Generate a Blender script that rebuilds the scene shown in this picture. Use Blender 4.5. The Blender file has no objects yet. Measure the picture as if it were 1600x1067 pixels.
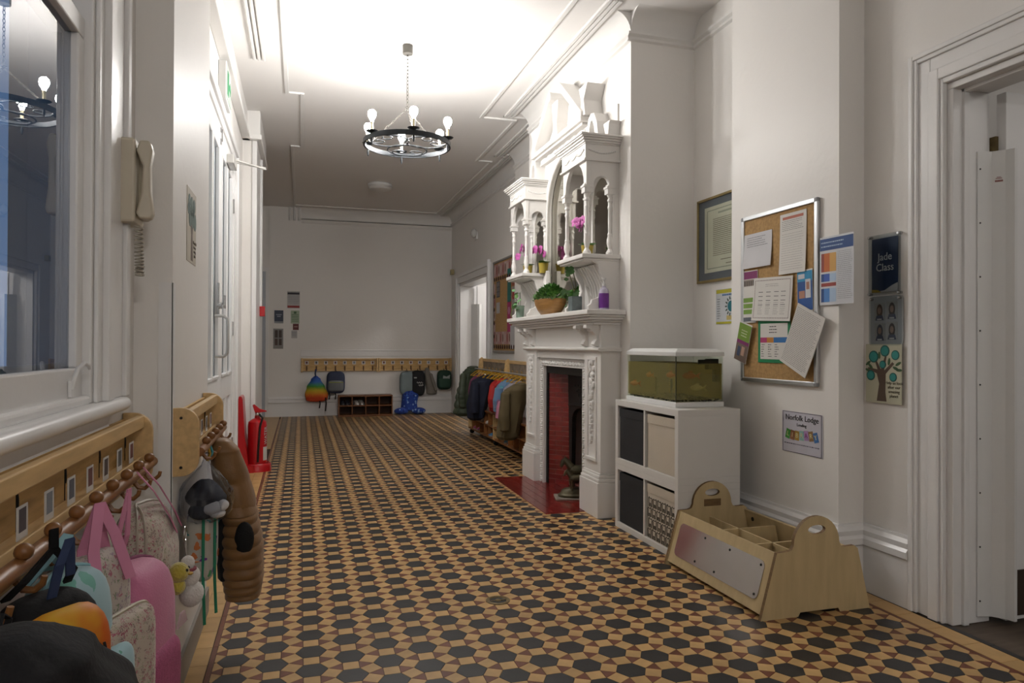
import bpy, bmesh, math, random
from mathutils import Vector, Matrix
random.seed(7)
D = bpy.data
SC = bpy.context.scene
COL = SC.collection
PI = math.pi
R = math.radians

# ------------------------------------------------------------------ camera
CAM_H = 1.2273
def set_camera():
    yaw, pit, rol = 0.292403, 0.0052187, -0.0042325
    r = Vector((math.cos(yaw), -math.sin(yaw), 0)); f0 = Vector((math.sin(yaw), math.cos(yaw), 0)); u0 = Vector((0, 0, 1))
    fw = f0 * math.cos(pit) + u0 * math.sin(pit)
    up = u0 * math.cos(pit) - f0 * math.sin(pit)
    r2 = r * math.cos(rol) - up * math.sin(rol)
    up2 = r * math.sin(rol) + up * math.cos(rol)
    m = Matrix((r2, up2, -fw)).transposed().to_4x4()
    m.translation = Vector((0, 0, CAM_H))
    c = D.cameras.new('camera'); o = D.objects.new('camera', c); COL.objects.link(o)
    o.matrix_world = m
    c.sensor_width = 36.0; c.lens = 1096.24 * 36 / 1600; c.clip_start = 0.05; c.clip_end = 100
    SC.camera = o
set_camera()

# ------------------------------------------------------------------ world, light, exposure
EXPOSURE = 0.42
BULB = 315.0          # emission strength of the chandelier bulbs
HALL_LAMP = 46.0      # watts of the pendant behind the viewpoint
ROOM_LAMP = 12.0      # watts of the classroom lamps
w = D.worlds.new('world'); SC.world = w; w.use_nodes = True
w.node_tree.nodes['Background'].inputs[0].default_value = (0.30, 0.42, 0.62, 1)
w.node_tree.nodes['Background'].inputs[1].default_value = 0.9
SC.view_settings.view_transform = 'Standard'; SC.view_settings.look = 'None'
SC.view_settings.gamma = 1.0; SC.view_settings.use_curve_mapping = False
SC.view_settings.exposure = EXPOSURE
SC.display_settings.display_device = 'sRGB'
def point_light(name, loc, power, rad, col=(1, 1, 1), parent=None):
    l = D.lights.new(name, 'POINT'); l.energy = power; l.shadow_soft_size = rad; l.color = col
    o = D.objects.new(name, l); COL.objects.link(o); o.location = loc; o.parent = parent
    return o

# ------------------------------------------------------------------ materials
def lin(h):
    if isinstance(h, str):
        h = h.lstrip('#'); c = [int(h[i:i+2], 16) / 255 for i in (0, 2, 4)]
    else: c = list(h)
    return [x / 12.92 if x <= 0.04045 else ((x + 0.055) / 1.055) ** 2.4 for x in c]
MATS = {}
def mat(name, col, rough=0.5, metal=0.0, vary=0.06, vscale=6.0, bump=0.0, bscale=60.0, spec=0.5, coat=0.0,
        stretch=None, col2=None, emit=0.0, trans=0.0, ior=1.45, alpha=1.0, sheen=0.0, obj_rand=0.0, isl_rand=0.0, lo=0.35, hi=0.65, tex='noise'):
    if name in MATS: return MATS[name]
    m = D.materials.new(name); m.use_nodes = True; MATS[name] = m
    nt = m.node_tree; N = nt.nodes; L = nt.links
    b = N['Principled BSDF']
    c = lin(col)
    c2 = lin(col2) if col2 else [max(0, x * (1 - 2 * vary)) for x in c]
    tc = N.new('ShaderNodeTexCoord'); mp = N.new('ShaderNodeMapping')
    L.new(tc.outputs['Object'], mp.inputs[0])
    if stretch: mp.inputs['Scale'].default_value = stretch
    if tex == 'noise':
        n = N.new('ShaderNodeTexNoise'); n.inputs['Scale'].default_value = vscale; n.inputs['Detail'].default_value = 4
        fac = n.outputs['Fac']
    elif tex == 'wave':
        n = N.new('ShaderNodeTexWave'); n.inputs['Scale'].default_value = vscale; n.inputs['Distortion'].default_value = 6; n.inputs['Detail'].default_value = 3
        n.inputs['Detail Scale'].default_value = 1.2; fac = n.outputs['Fac']
    elif tex == 'voronoi':
        n = N.new('ShaderNodeTexVoronoi'); n.inputs['Scale'].default_value = vscale; fac = n.outputs['Distance']
    L.new(mp.outputs[0], n.inputs['Vector'])
    rp = N.new('ShaderNodeValToRGB'); L.new(fac, rp.inputs[0])
    rp.color_ramp.elements[0].position = lo; rp.color_ramp.elements[1].position = hi
    rp.color_ramp.elements[0].color = (*c2, 1); rp.color_ramp.elements[1].color = (*c, 1)
    out = rp.outputs[0]
    if obj_rand or isl_rand:
        src = []
        if obj_rand:
            oi = N.new('ShaderNodeObjectInfo'); src.append(oi.outputs['Random'])
        if isl_rand:
            g = N.new('ShaderNodeNewGeometry'); src.append(g.outputs['Random Per Island'])
        v = src[0]
        if len(src) == 2:
            a = N.new('ShaderNodeMath'); a.operation = 'ADD'; L.new(src[0], a.inputs[0]); L.new(src[1], a.inputs[1])
            fr = N.new('ShaderNodeMath'); fr.operation = 'FRACT'; L.new(a.outputs[0], fr.inputs[0]); v = fr.outputs[0]
        mr = N.new('ShaderNodeMapRange'); L.new(v, mr.inputs[0]); k = obj_rand or isl_rand
        mr.inputs[3].default_value = 1 - k; mr.inputs[4].default_value = 1 + k
        hs = N.new('ShaderNodeHueSaturation'); L.new(out, hs.inputs['Color']); L.new(mr.outputs[0], hs.inputs['Value']); out = hs.outputs[0]
    L.new(out, b.inputs['Base Color'])
    b.inputs['Roughness'].default_value = rough; b.inputs['Metallic'].default_value = metal
    b.inputs['Specular IOR Level'].default_value = spec; b.inputs['IOR'].default_value = ior
    b.inputs['Coat Weight'].default_value = coat; b.inputs['Transmission Weight'].default_value = trans
    b.inputs['Alpha'].default_value = alpha; b.inputs['Sheen Weight'].default_value = sheen
    if emit:
        b.inputs['Emission Color'].default_value = (*c, 1); b.inputs['Emission Strength'].default_value = emit
    if bump:
        bn = N.new('ShaderNodeTexNoise'); bn.inputs['Scale'].default_value = bscale; bn.inputs['Detail'].default_value = 3
        L.new(mp.outputs[0], bn.inputs['Vector'])
        bp = N.new('ShaderNodeBump'); bp.inputs['Strength'].default_value = bump; bp.inputs['Distance'].default_value = 0.01
        L.new(bn.outputs['Fac'], bp.inputs['Height']); L.new(bp.outputs[0], b.inputs['Normal'])
    return m
def C(hexcol, rough=0.6, **k):
    return mat('paint_%s_%d' % (hexcol.strip('#'), int(rough * 100)), hexcol, rough, **k)
def spots(name, base, cols, scale=30.0, size=0.28, rough=0.8, stretch=None):
    """cloth print: scattered blots of several colours on a base"""
    if name in MATS: return MATS[name]
    m = mat(name, base, rough, vary=0.03, sheen=0.2, stretch=stretch)
    nt = m.node_tree; N = nt.nodes; L = nt.links; b = N['Principled BSDF']
    prev = b.inputs['Base Color'].links[0].from_socket
    mp = [n for n in N if n.type == 'MAPPING'][0]
    vo = N.new('ShaderNodeTexVoronoi'); vo.inputs['Scale'].default_value = scale
    nz = N.new('ShaderNodeTexNoise'); nz.inputs['Scale'].default_value = scale * 2.2
    mx0 = N.new('ShaderNodeMix'); mx0.data_type = 'VECTOR'; mx0.inputs['Factor'].default_value = 0.03
    L.new(mp.outputs[0], nz.inputs['Vector']); L.new(mp.outputs[0], mx0.inputs[4]); L.new(nz.outputs['Color'], mx0.inputs[5])
    L.new(mx0.outputs[1], vo.inputs['Vector'])
    lt = N.new('ShaderNodeMath'); lt.operation = 'LESS_THAN'; lt.inputs[1].default_value = size
    L.new(vo.outputs['Distance'], lt.inputs[0])
    sp = N.new('ShaderNodeSeparateColor'); L.new(vo.outputs['Color'], sp.inputs[0])
    rp = N.new('ShaderNodeValToRGB'); rp.color_ramp.interpolation = 'CONSTANT'
    e = rp.color_ramp.elements
    for i, cc in enumerate(cols):
        el = e[i] if i < 2 else e.new(i / len(cols))
        el.position = i / len(cols); el.color = (*lin(cc), 1)
    L.new(sp.outputs[0], rp.inputs[0])
    mx = N.new('ShaderNodeMix'); mx.data_type = 'RGBA'
    L.new(lt.outputs[0], mx.inputs['Factor']); L.new(prev, mx.inputs[6]); L.new(rp.outputs[0], mx.inputs[7])
    L.new(mx.outputs[2], b.inputs['Base Color'])
    return m
def bands(name, cols, axis=2, z0=0.0, z1=1.0, rough=0.7, noise=0.1, radial=None):
    """dyed cloth: colours that follow one axis of the object, slightly uneven"""
    if name in MATS: return MATS[name]
    m = mat(name, cols[0], rough)
    nt = m.node_tree; N = nt.nodes; L = nt.links; b = N['Principled BSDF']
    tc = [n for n in N if n.type == 'TEX_COORD'][0]
    sx = N.new('ShaderNodeSeparateXYZ'); L.new(tc.outputs['Object'], sx.inputs[0])
    mr = N.new('ShaderNodeMapRange'); L.new(sx.outputs[axis], mr.inputs[0]); mr.inputs[1].default_value = z0; mr.inputs[2].default_value = z1
    nz = N.new('ShaderNodeTexNoise'); nz.inputs['Scale'].default_value = 18; L.new(tc.outputs['Object'], nz.inputs['Vector'])
    ma = N.new('ShaderNodeMath'); ma.operation = 'MULTIPLY_ADD'; L.new(nz.outputs['Fac'], ma.inputs[0]); ma.inputs[1].default_value = noise; L.new(mr.outputs[0], ma.inputs[2])
    rp = N.new('ShaderNodeValToRGB'); e = rp.color_ramp.elements
    for i, cc in enumerate(cols):
        el = e[i] if i < 2 else e.new(i / max(1, len(cols) - 1))
        el.position = i / max(1, len(cols) - 1); el.color = (*lin(cc), 1)
    L.new(ma.outputs[0], rp.inputs[0]); L.new(rp.outputs[0], b.inputs['Base Color'])
    return m
WALL = mat('wall_paint', '#e2dfdb', 0.45, vary=0.012, vscale=1.5, bump=0.12, bscale=25, spec=0.35)
CEIL = mat('ceiling_paint', '#e4e1de', 0.6, vary=0.01, vscale=1.2, bump=0.05, bscale=30)
GLOSS = mat('white_gloss_paint', '#e0dfde', 0.28, vary=0.012, vscale=3, bump=0.06, bscale=40)
PLASTER = mat('white_plaster', '#dedcd9', 0.5, vary=0.01, vscale=4, bump=0.05, bscale=50)
BEECH = mat('beech_wood', '#d2b07c', 0.42, vary=0.1, vscale=5, stretch=(1.2, 9, 9), bump=0.03)
BEECH_DK = mat('brown_dowel_wood', '#8a5c33', 0.4, vary=0.12, vscale=6, stretch=(1.5, 8, 8))
PINE = mat('pine_board', '#cda76c', 0.5, vary=0.14, vscale=6, stretch=(1.2, 10, 10), tex='noise')
BIRCH = mat('birch_plywood', '#c2ac82', 0.42, vary=0.07, vscale=4, stretch=(6, 6, 0.8))
PLYEDGE = mat('plywood_edge', '#7f6340', 0.6, vary=0.2, vscale=40, stretch=(1, 1, 8))
WALNUT = mat('brown_laminate', '#7a4b28', 0.45, vary=0.12, vscale=5, stretch=(1, 6, 6))
IRON = mat('cast_iron', '#23211f', 0.55, metal=0.3, vary=0.15, vscale=20, bump=0.15)
CHROME = mat('brushed_steel', '#b9b9b9', 0.25, metal=1.0, vary=0.03)
ALU = mat('aluminium', '#c4c6c8', 0.35, metal=0.9, vary=0.03)
CORK = mat('cork', '#b18d5c', 0.85, vary=0.12, vscale=60, bump=0.1, bscale=120)
WHITE_PL = mat('white_plastic', '#d8d8d6', 0.35, vary=0.01)
LAMINATE = mat('white_laminate', '#d4d1cc', 0.4, vary=0.012)
BLACK = mat('black_cloth', '#0f0f12', 0.85, vary=0.15, vscale=15, bump=0.2, bscale=90)
MIRROR = mat('mirror_glass', '#c9cbc8', 0.03, metal=1.0, vary=0.0)
def glass(name, col='#ffffff', rough=0.0, ior=1.45):
    if name in MATS: return MATS[name]
    m = D.materials.new(name); m.use_nodes = True; MATS[name] = m
    nt = m.node_tree; N = nt.nodes; L = nt.links; N.remove(N['Principled BSDF'])
    tr = N.new('ShaderNodeBsdfTransparent'); tr.inputs[0].default_value = (*lin(col), 1)
    gl = N.new('ShaderNodeBsdfGlossy'); gl.inputs['Roughness'].default_value = rough; gl.inputs[0].default_value = (1, 1, 1, 1)
    fr = N.new('ShaderNodeFresnel'); fr.inputs[0].default_value = ior
    ge = N.new('ShaderNodeNewGeometry'); sb = N.new('ShaderNodeMath'); sb.operation = 'SUBTRACT'; sb.inputs[0].default_value = 1.0; L.new(ge.outputs['Backfacing'], sb.inputs[1])
    mu = N.new('ShaderNodeMath'); mu.operation = 'MULTIPLY'; L.new(fr.outputs[0], mu.inputs[0]); L.new(sb.outputs[0], mu.inputs[1])
    mx = N.new('ShaderNodeMixShader'); L.new(mu.outputs[0], mx.inputs[0]); L.new(tr.outputs[0], mx.inputs[1]); L.new(gl.outputs[0], mx.inputs[2])
    L.new(mx.outputs[0], N['Material Output'].inputs[0])
    return m
GLASS = glass('clear_glass', '#eef2f2')

# ------------------------------------------------------------------ mesh building
class MB:
    def __init__(s): s.v = []; s.f = []; s.mi = []; s.m = 0
    def add(s, vs, fs, m=None):
        k = len(s.v); s.v.extend([tuple(p) for p in vs]); s.f.extend([tuple(i + k for i in f) for f in fs])
        s.mi.extend([s.m if m is None else m] * len(fs)); return s
    def box(s, x0, y0, z0, x1, y1, z1, m=None):
        if x1 < x0: x0, x1 = x1, x0
        if y1 < y0: y0, y1 = y1, y0
        if z1 < z0: z0, z1 = z1, z0
        return s.add([(x0,y0,z0),(x1,y0,z0),(x1,y1,z0),(x0,y1,z0),(x0,y0,z1),(x1,y0,z1),(x1,y1,z1),(x0,y1,z1)],
                     [(0,3,2,1),(4,5,6,7),(0,1,5,4),(1,2,6,5),(2,3,7,6),(3,0,4,7)], m)
    def quad(s, a, b, c, d, m=None): return s.add([a, b, c, d], [(0, 1, 2, 3)], m)
    def prism(s, pts, axis, a, b, m=None):
        n = len(pts)
        ar = sum(pts[i][0] * pts[(i+1) % n][1] - pts[(i+1) % n][0] * pts[i][1] for i in range(n))
        if ar < 0: pts = pts[::-1]
        if a > b: a, b = b, a
        if axis == 'x': P = lambda p, t: (t, p[0], p[1]); flip = False
        elif axis == 'y': P = lambda p, t: (p[0], t, p[1]); flip = True
        else: P = lambda p, t: (p[0], p[1], t); flip = False
        vs = [P(p, a) for p in pts] + [P(p, b) for p in pts]
        fs = [tuple(range(n))[::-1], tuple(range(n, 2*n))] + [(i, (i+1) % n, n + (i+1) % n, n + i) for i in range(n)]
        if flip: fs = [f[::-1] for f in fs]
        return s.add(vs, fs, m)
    def tube(s, pts, r, n=8, closed=False, m=None, flat=1.0):
        pts = [Vector(p) for p in pts]; k = len(pts)
        rs = r if isinstance(r, (list, tuple)) else [r] * k
        vs = []; nrm = None
        for i, p in enumerate(pts):
            if closed: t = pts[(i+1) % k] - pts[i-1]
            else: t = pts[min(i+1, k-1)] - pts[max(i-1, 0)]
            t.normalize()
            if nrm is None:
                nrm = Vector((0, 0, 1)) if abs(t.z) < 0.9 else Vector((1, 0, 0))
            nrm = (nrm - t * nrm.dot(t)).normalized(); bi = t.cross(nrm)
            for j in range(n):
                a = 2 * PI * j / n
                vs.append(p + (nrm * math.cos(a) * flat + bi * math.sin(a)) * rs[i])
        fs = []
        for i in range(k if closed else k - 1):
            for j in range(n):
                a = i * n + j; b = i * n + (j+1) % n; c = ((i+1) % k) * n + (j+1) % n; d = ((i+1) % k) * n + j
                fs.append((a, b, c, d))
        if not closed: fs += [tuple(range(n))[::-1], tuple(range((k-1)*n, k*n))]
        return s.add(vs, fs, m)
    def lathe(s, prof, n=16, c=(0, 0, 0), m=None, axis='z', cap=True):
        vs = []; c = Vector(c)
        for (r, z) in prof:
            for j in range(n):
                a = 2 * PI * j / n; x, y = r * math.cos(a), r * math.sin(a)
                vs.append(c + Vector({'z': (x, y, z), 'y': (x, -z, y), 'x': (z, x, y)}[axis]))
        k = len(prof); fs = []
        for i in range(k - 1):
            for j in range(n): fs.append((i*n+j, i*n+(j+1) % n, (i+1)*n+(j+1) % n, (i+1)*n+j))
        if cap and prof[0][0] > 1e-5: fs.append(tuple(range(n))[::-1])
        if cap and prof[-1][0] > 1e-5: fs.append(tuple(range((k-1)*n, k*n)))
        return s.add(vs, fs, m)
    def ell(s, c, r, nu=14, nv=9, e1=1.0, e2=1.0, m=None, fn=None):
        sp = lambda x, e: math.copysign(abs(x) ** e, x)
        vs = []
        for i in range(nv + 1):
            ph = -PI/2 + PI * i / nv
            for j in range(nu):
                th = 2 * PI * j / nu
                p = [r[0]*sp(math.cos(ph), e1)*sp(math.cos(th), e2), r[1]*sp(math.cos(ph), e1)*sp(math.sin(th), e2), r[2]*sp(math.sin(ph), e1)]
                if fn: p = fn(*p)
                vs.append((c[0]+p[0], c[1]+p[1], c[2]+p[2]))
        fs = []
        for i in range(nv):
            for j in range(nu): fs.append((i*nu+j, i*nu+(j+1) % nu, (i+1)*nu+(j+1) % nu, (i+1)*nu+j))
        return s.add(vs, fs, m)
    def loft(s, rings, m=None, cap=True):
        n = len(rings[0]); vs = [p for r in rings for p in r]; fs = []
        for i in range(len(rings) - 1):
            for j in range(n): fs.append((i*n+j, i*n+(j+1) % n, (i+1)*n+(j+1) % n, (i+1)*n+j))
        if cap: fs += [tuple(range(n))[::-1], tuple(range((len(rings)-1)*n, len(rings)*n))]
        return s.add(vs, fs, m)
    def ribbon(s, pts, w, t, wd, m=None):
        pts = [Vector(p) for p in pts]; k = len(pts); wd = Vector(wd).normalized(); vs = []
        for i, p in enumerate(pts):
            tg = (pts[min(i+1, k-1)] - pts[max(i-1, 0)]).normalized(); nn = tg.cross(wd).normalized()
            for a, b in ((-1, -1), (1, -1), (1, 1), (-1, 1)): vs.append(p + wd * (a * w / 2) + nn * (b * t / 2))
        fs = []
        for i in range(k - 1):
            for j in range(4): fs.append((i*4+j, i*4+(j+1) % 4, i*4+4+(j+1) % 4, i*4+4+j))
        fs += [(3, 2, 1, 0), tuple(range(4*k-4, 4*k))]
        return s.add(vs, fs, m)
    def xf(s, M):
        s.v = [tuple(M @ Vector(p)) for p in s.v]; return s
    def mesh(s, name, mats, smooth=False, ang=35):
        me = D.meshes.new(name); me.from_pydata(s.v, [], s.f)
        for mm in (mats if isinstance(mats, (list, tuple)) else [mats]): me.materials.append(mm)
        me.polygons.foreach_set('material_index', s.mi)
        bm = bmesh.new(); bm.from_mesh(me)
        if smooth: bmesh.ops.remove_doubles(bm, verts=bm.verts, dist=1e-6)
        bmesh.ops.recalc_face_normals(bm, faces=bm.faces)
        bm.to_mesh(me); bm.free()
        if smooth:
            me.polygons.foreach_set('use_smooth', [True] * len(me.polygons)); me.set_sharp_from_angle(angle=R(ang))
        me.update()
        return me
    def build(s, name, mats, parent=None, smooth=False, bevel=0.0, loc=None, rot=None, ang=35, seg=2):
        o = D.objects.new(name, s.mesh(name, mats, smooth, ang)); COL.objects.link(o)
        if parent: o.parent = parent
        if loc: o.location = loc
        if rot: o.rotation_euler = rot
        if bevel:
            b = o.modifiers.new('bevel', 'BEVEL'); b.width = bevel; b.segments = seg; b.limit_method = 'ANGLE'; b.angle_limit = R(40)
        return o
def tag(o, label, cat, group=None, kind=None):
    o['label'] = label; o['category'] = cat
    if group: o['group'] = group
    if kind: o['kind'] = kind
    return o
def thing(name, label, cat, loc=(0, 0, 0), rz=0.0, group=None):
    o = D.objects.new(name, None); COL.objects.link(o); o.location = loc; o.rotation_euler = (0, 0, rz)
    o.empty_display_size = 0.05
    return tag(o, label, cat, group)
def struct(o, label=None):
    o['kind'] = 'structure'
    if label: o['label'] = label
    return o
def bx(name, m, x0, y0, z0, x1, y1, z1, parent=None, bevel=0.0):
    return MB().box(x0, y0, z0, x1, y1, z1).build(name, m, parent, bevel=bevel)
def dup(o, parent, loc=None, rot=None, data=None):
    c = o.copy(); COL.objects.link(c); c.parent = parent
    if loc is not None: c.location = loc
    if rot is not None: c.rotation_euler = rot
    return c
def text_mesh(name, s, size, m, parent, loc, rot=(PI/2, 0, 0), align='CENTER', depth=0.0006, sx=1.0):
    cu = D.curves.new('lettering', 'FONT'); cu.body = s; cu.size = size; cu.align_x = align; cu.align_y = 'CENTER'; cu.extrude = depth
    cu.space_line = 1.0; cu.resolution_u = 3
    t = D.objects.new('lettering', cu); COL.objects.link(t)
    bpy.context.view_layer.update()
    me = D.meshes.new_from_object(t.evaluated_get(bpy.context.evaluated_depsgraph_get()))
    D.objects.remove(t); D.curves.remove(cu)
    me.materials.clear(); me.materials.append(m)
    o = D.objects.new(name, me); COL.objects.link(o); o.parent = parent; o.location = loc; o.rotation_euler = rot; o.scale = (sx, 1, 1)
    return o
LEFT, RIGHT, FAR = PI/2, -PI/2, 0.0     # facing +X, facing -X, facing -Y
def arc(cx, cz, r, a0, a1, n, rz=None):
    rz = r if rz is None else rz
    return [(cx + r * math.cos(R(a0 + (a1 - a0) * i / n)), cz + rz * math.sin(R(a0 + (a1 - a0) * i / n))) for i in range(n + 1)]
# ------------------------------------------------------------------ room shell
ZC = 3.56
XL_WIN, XL_PIER, XL_DOOR, XL_P2 = -0.525, -0.41, -0.57, -0.444
YF = 12.53
def wall(name, boxes, m=WALL, label=None):
    b = MB()
    for q in boxes: b.box(*q)
    return struct(b.build(name, m), label)
GROUT = mat('dark_grout', '#3a3029', 0.8, vary=0.1)
floor = struct(bx('floor', GROUT, -1.4, -3.0, -0.12, 2.749, 12.75, -0.004), 'victorian geometric tiled hall floor')
ceiling = struct(bx('ceiling', CEIL, -1.5, -3.2, ZC, 5.5, 13.6, ZC + 0.12), 'white plaster ceiling')
wall('wall_back', [(-1.4, -3.2, 0, 5.4, -3.0, ZC)])
wall('wall_left_window', [(-0.72, -3.0, 0, XL_WIN, -0.4, ZC), (-0.72, -0.4, 0, XL_WIN, 2.09, 1.05), (-0.72, -0.4, 2.95, XL_WIN, 2.09, ZC), (-0.72, 2.09, 0, XL_WIN, 2.56, ZC)], label='white painted wall around the sash window')
wall('wall_left_pier', [(-0.72, 2.56, 0, XL_PIER, 3.5, ZC)], label='white pier beside the sash window')
wall('wall_left_door', [(-0.74, 3.5, 0, XL_DOOR, 4.55, ZC), (-0.74, 4.55, 2.87, XL_DOOR, 6.72, ZC), (-0.74, 6.72, 0, XL_DOOR, 7.5, ZC)], label='white wall holding the double doors')
wall('wall_left_far_pier', [(-1.35, 7.5, 0, XL_P2, 8.67, ZC)], label='white pier behind the fire extinguisher')
wall('wall_left_recess', [(-1.4, 8.67, 0, -1.25, 12.53, ZC)])
wall('wall_far', [(-1.4, YF, 0, 2.9, YF + 0.2, ZC), (-0.52, YF - 0.03, 0, 0.0, YF, ZC)], label='far end wall of the hall')
wall('wall_right_far', [(2.62, 8.2, 0, 2.87, 9.9, ZC), (2.62, 9.9, 2.28, 2.87, 11.85, ZC), (2.62, 11.85, 0, 2.87, YF, ZC), (2.5, 6.73, 0, 2.87, 8.2, ZC)], label='right hand wall at the far end')
FY = 5.46                     # centre of the fireplace along the hall
wall('wall_right_chimney', [(2.2, 4.45, 0, 3.0, FY - 0.5, ZC), (2.2, FY + 0.5, 0, 3.0, 6.73, ZC), (2.2, FY - 0.5, 1.1, 3.0, FY + 0.5, ZC), (2.75, FY - 0.5, 0, 3.0, FY + 0.5, 1.1)], label='chimney breast wall')
wall('wall_right_alcove', [(2.70, 3.83, 0, 3.0, 4.45, ZC)], label='alcove wall between chimney breast and pier')
wall('wall_right_pier', [(2.595, 2.91, 0, 3.0, 3.83, ZC)], label='pier wall carrying the cork noticeboard')
wall('wall_right_door', [(2.75, 2.43, 0, 2.965, 2.91, ZC), (2.75, 1.33, 2.40, 2.965, 2.43, ZC), (2.75, -3.0, 0, 2.965, 1.33, ZC)], label='wall around the classroom doorway')
# rooms seen through the two doorways on the right
WOODFL = mat('grey_brown_wood_floor', '#5d5044', 0.5, vary=0.2, vscale=4, stretch=(1, 8, 1))
struct(bx('floor_classroom', WOODFL, 2.75, -1.0, -0.12, 5.4, 2.91, -0.002))
wall('wall_classroom', [(5.3, -1.0, 0, 5.4, 3.0, ZC), (2.965, 2.91, 0, 5.4, 3.02, ZC), (2.965, -1.1, 0, 5.4, -1.0, ZC)])
struct(bx('floor_far_classroom', WOODFL, 2.62, 8.9, -0.12, 5.4, 13.3, -0.002))
wall('wall_far_classroom', [(5.3, 8.9, 0, 5.4, 13.4, ZC), (2.87, 13.2, 0, 5.4, 13.4, ZC), (2.87, 8.9, 0, 5.4, 9.0, ZC)])

# ------------------------------------------------------------------ ceiling mouldings, cornices, rails
def trim(name, b, m=PLASTER, bevel=0.0, smooth=False): return struct(b.build(name, m, bevel=bevel, smooth=smooth))
def strip(b, pts, w, t, z=ZC):          # flat raised strip on the ceiling, along axis-aligned runs
    for (x0, y0), (x1, y1) in zip(pts, pts[1:]):
        e = w/2 if x0 == x1 else -w/2
        b.box(min(x0, x1) - (w/2 if x0 == x1 else e), min(y0, y1) - (e if x0 == x1 else w/2), z - t, max(x0, x1) + (w/2 if x0 == x1 else e), max(y0, y1) + (e if x0 == x1 else w/2), z + 0.01)
b = MB(); strip(b, [(-0.135, -2.5), (-0.135, 6.8), (0.0, 6.8), (0.0, 8.62), (-0.11, 8.62), (-0.11, 12.25), (2.3, 12.25), (2.3, 8.6), (2.115, 8.6), (2.115, 6.95), (1.755, 6.95), (1.755, -2.5)], 0.035, 0.016)
trim('trim_ceiling_panel', b, bevel=0.005)
b = MB()
for k in range(3): b.box(-0.385 + k * 0.036, -2.5, ZC - 0.02, -0.385 + k * 0.036 + 0.024, 6.08, ZC)
trim('trim_ceiling_reeds_left', b, bevel=0.006)
def cove(b, xw, xr, y0, y1, zl=3.40):
    b.prism([(xw + 0.01, ZC + 0.01), (xw + 0.01, zl)] + arc(xr, zl, xw - xr, 0, 90, 8, ZC - zl) + [(xr, ZC + 0.01)], 'y', y0, y1)
for n, (xw, xr, y0, y1) in enumerate([(2.2, 2.07, 4.3, 6.86), (2.5, 2.37, 6.73, 8.33), (2.62, 2.5, 8.2, YF)]):
    b = MB(); cove(b, xw, xr, y0 if n else 4.45, y1 if n == 2 else y1 - 0.13)
    for k in range(3): b.box(xr - 0.105 + k * 0.036, y0, ZC - 0.02, xr - 0.08 + k * 0.036, y1, ZC)
    b.box(xr - 0.105, y1 - 0.03, ZC - 0.018, xw, y1, ZC)
    trim('trim_cornice_right_%d' % (n + 1), b, smooth=True)
    b = MB(); yy0, yy1 = ((4.45, 6.73), (6.73, 8.2), (8.2, YF))[n]
    b.prism([(xw, 3.355), (xw - 0.018, 3.365), (xw - 0.012, 3.385), (xw - 0.03, 3.40), (xw - 0.03, 3.415), (xw, 3.42)], 'y', yy0, yy1)
    trim('trim_picture_rail_right_%d' % (n + 1), b)
# return of the chimney breast
b = MB(); b.prism([(4.45, 3.355), (4.432, 3.365), (4.438, 3.385), (4.42, 3.40), (4.42, 3.415), (4.45, 3.42)], 'x', 2.17, 2.70)
b.prism([(2.70, 3.355), (2.682, 3.365), (2.688, 3.385), (2.67, 3.40), (2.67, 3.415), (2.70, 3.42)], 'y', 3.83, 4.45)
trim('trim_picture_rail_alcove', b)
b = MB(); b.prism([(4.46, ZC + 0.01), (4.46, 3.42)] + [(4.32 + (p[0] - 4.32), p[1]) for p in arc(4.32, 3.42, 0.13, 0, 90, 8, ZC - 3.42)] + [(4.32, ZC + 0.01)], 'x', 2.2, 2.70)
trim('trim_cornice_alcove', b, smooth=True)
# far wall cornice and dado band
b = MB(); b.prism([(YF, ZC), (YF, 3.36)] + arc(YF - 0.13, 3.38, 0.13, 0, 90, 8, ZC - 3.38) + [(YF - 0.13, ZC)], 'x', 0.0, 2.62)
b.prism([(YF, 3.30), (YF - 0.02, 3.32), (YF - 0.03, 3.36), (YF, 3.37)], 'x', 0.0, 2.62)
trim('trim_cornice_far', b, smooth=True)
b = MB(); b.box(0.0, YF - 0.012, 1.02, 2.62, YF, 1.13); b.box(0.0, YF - 0.02, 1.115, 2.62, YF, 1.135)
trim('trim_dado_far', b, GLOSS, bevel=0.003)
# frieze along the left door wall with the pier capital
b = MB(); b.box(XL_DOOR, 3.5, 3.30, XL_DOOR + 0.05, 7.5, ZC); b.box(XL_DOOR, 3.5, 3.27, XL_DOOR + 0.075, 7.5, 3.31)
trim('trim_frieze_left', b, bevel=0.006)
b = MB(); b.box(XL_DOOR - 0.02, 7.44, 3.30, -0.40, 8.7, ZC); b.box(XL_DOOR - 0.02, 7.42, 3.27, -0.385, 8.72, 3.32)
trim('trim_capital_left', b, bevel=0.008)
trim('trim_pier_edge_left', MB().box(XL_P2 - 0.035, 7.485, 0, XL_P2 + 0.012, 8.68, 3.27), GLOSS, bevel=0.006)
# plastic corner guard on the near left pier
trim('trim_corner_guard', MB().box(-0.45, 2.553, 0.0, -0.407, 2.56, 1.43).box(-0.41, 2.553, 0.0, -0.405, 2.59, 1.43), GLOSS)
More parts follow.
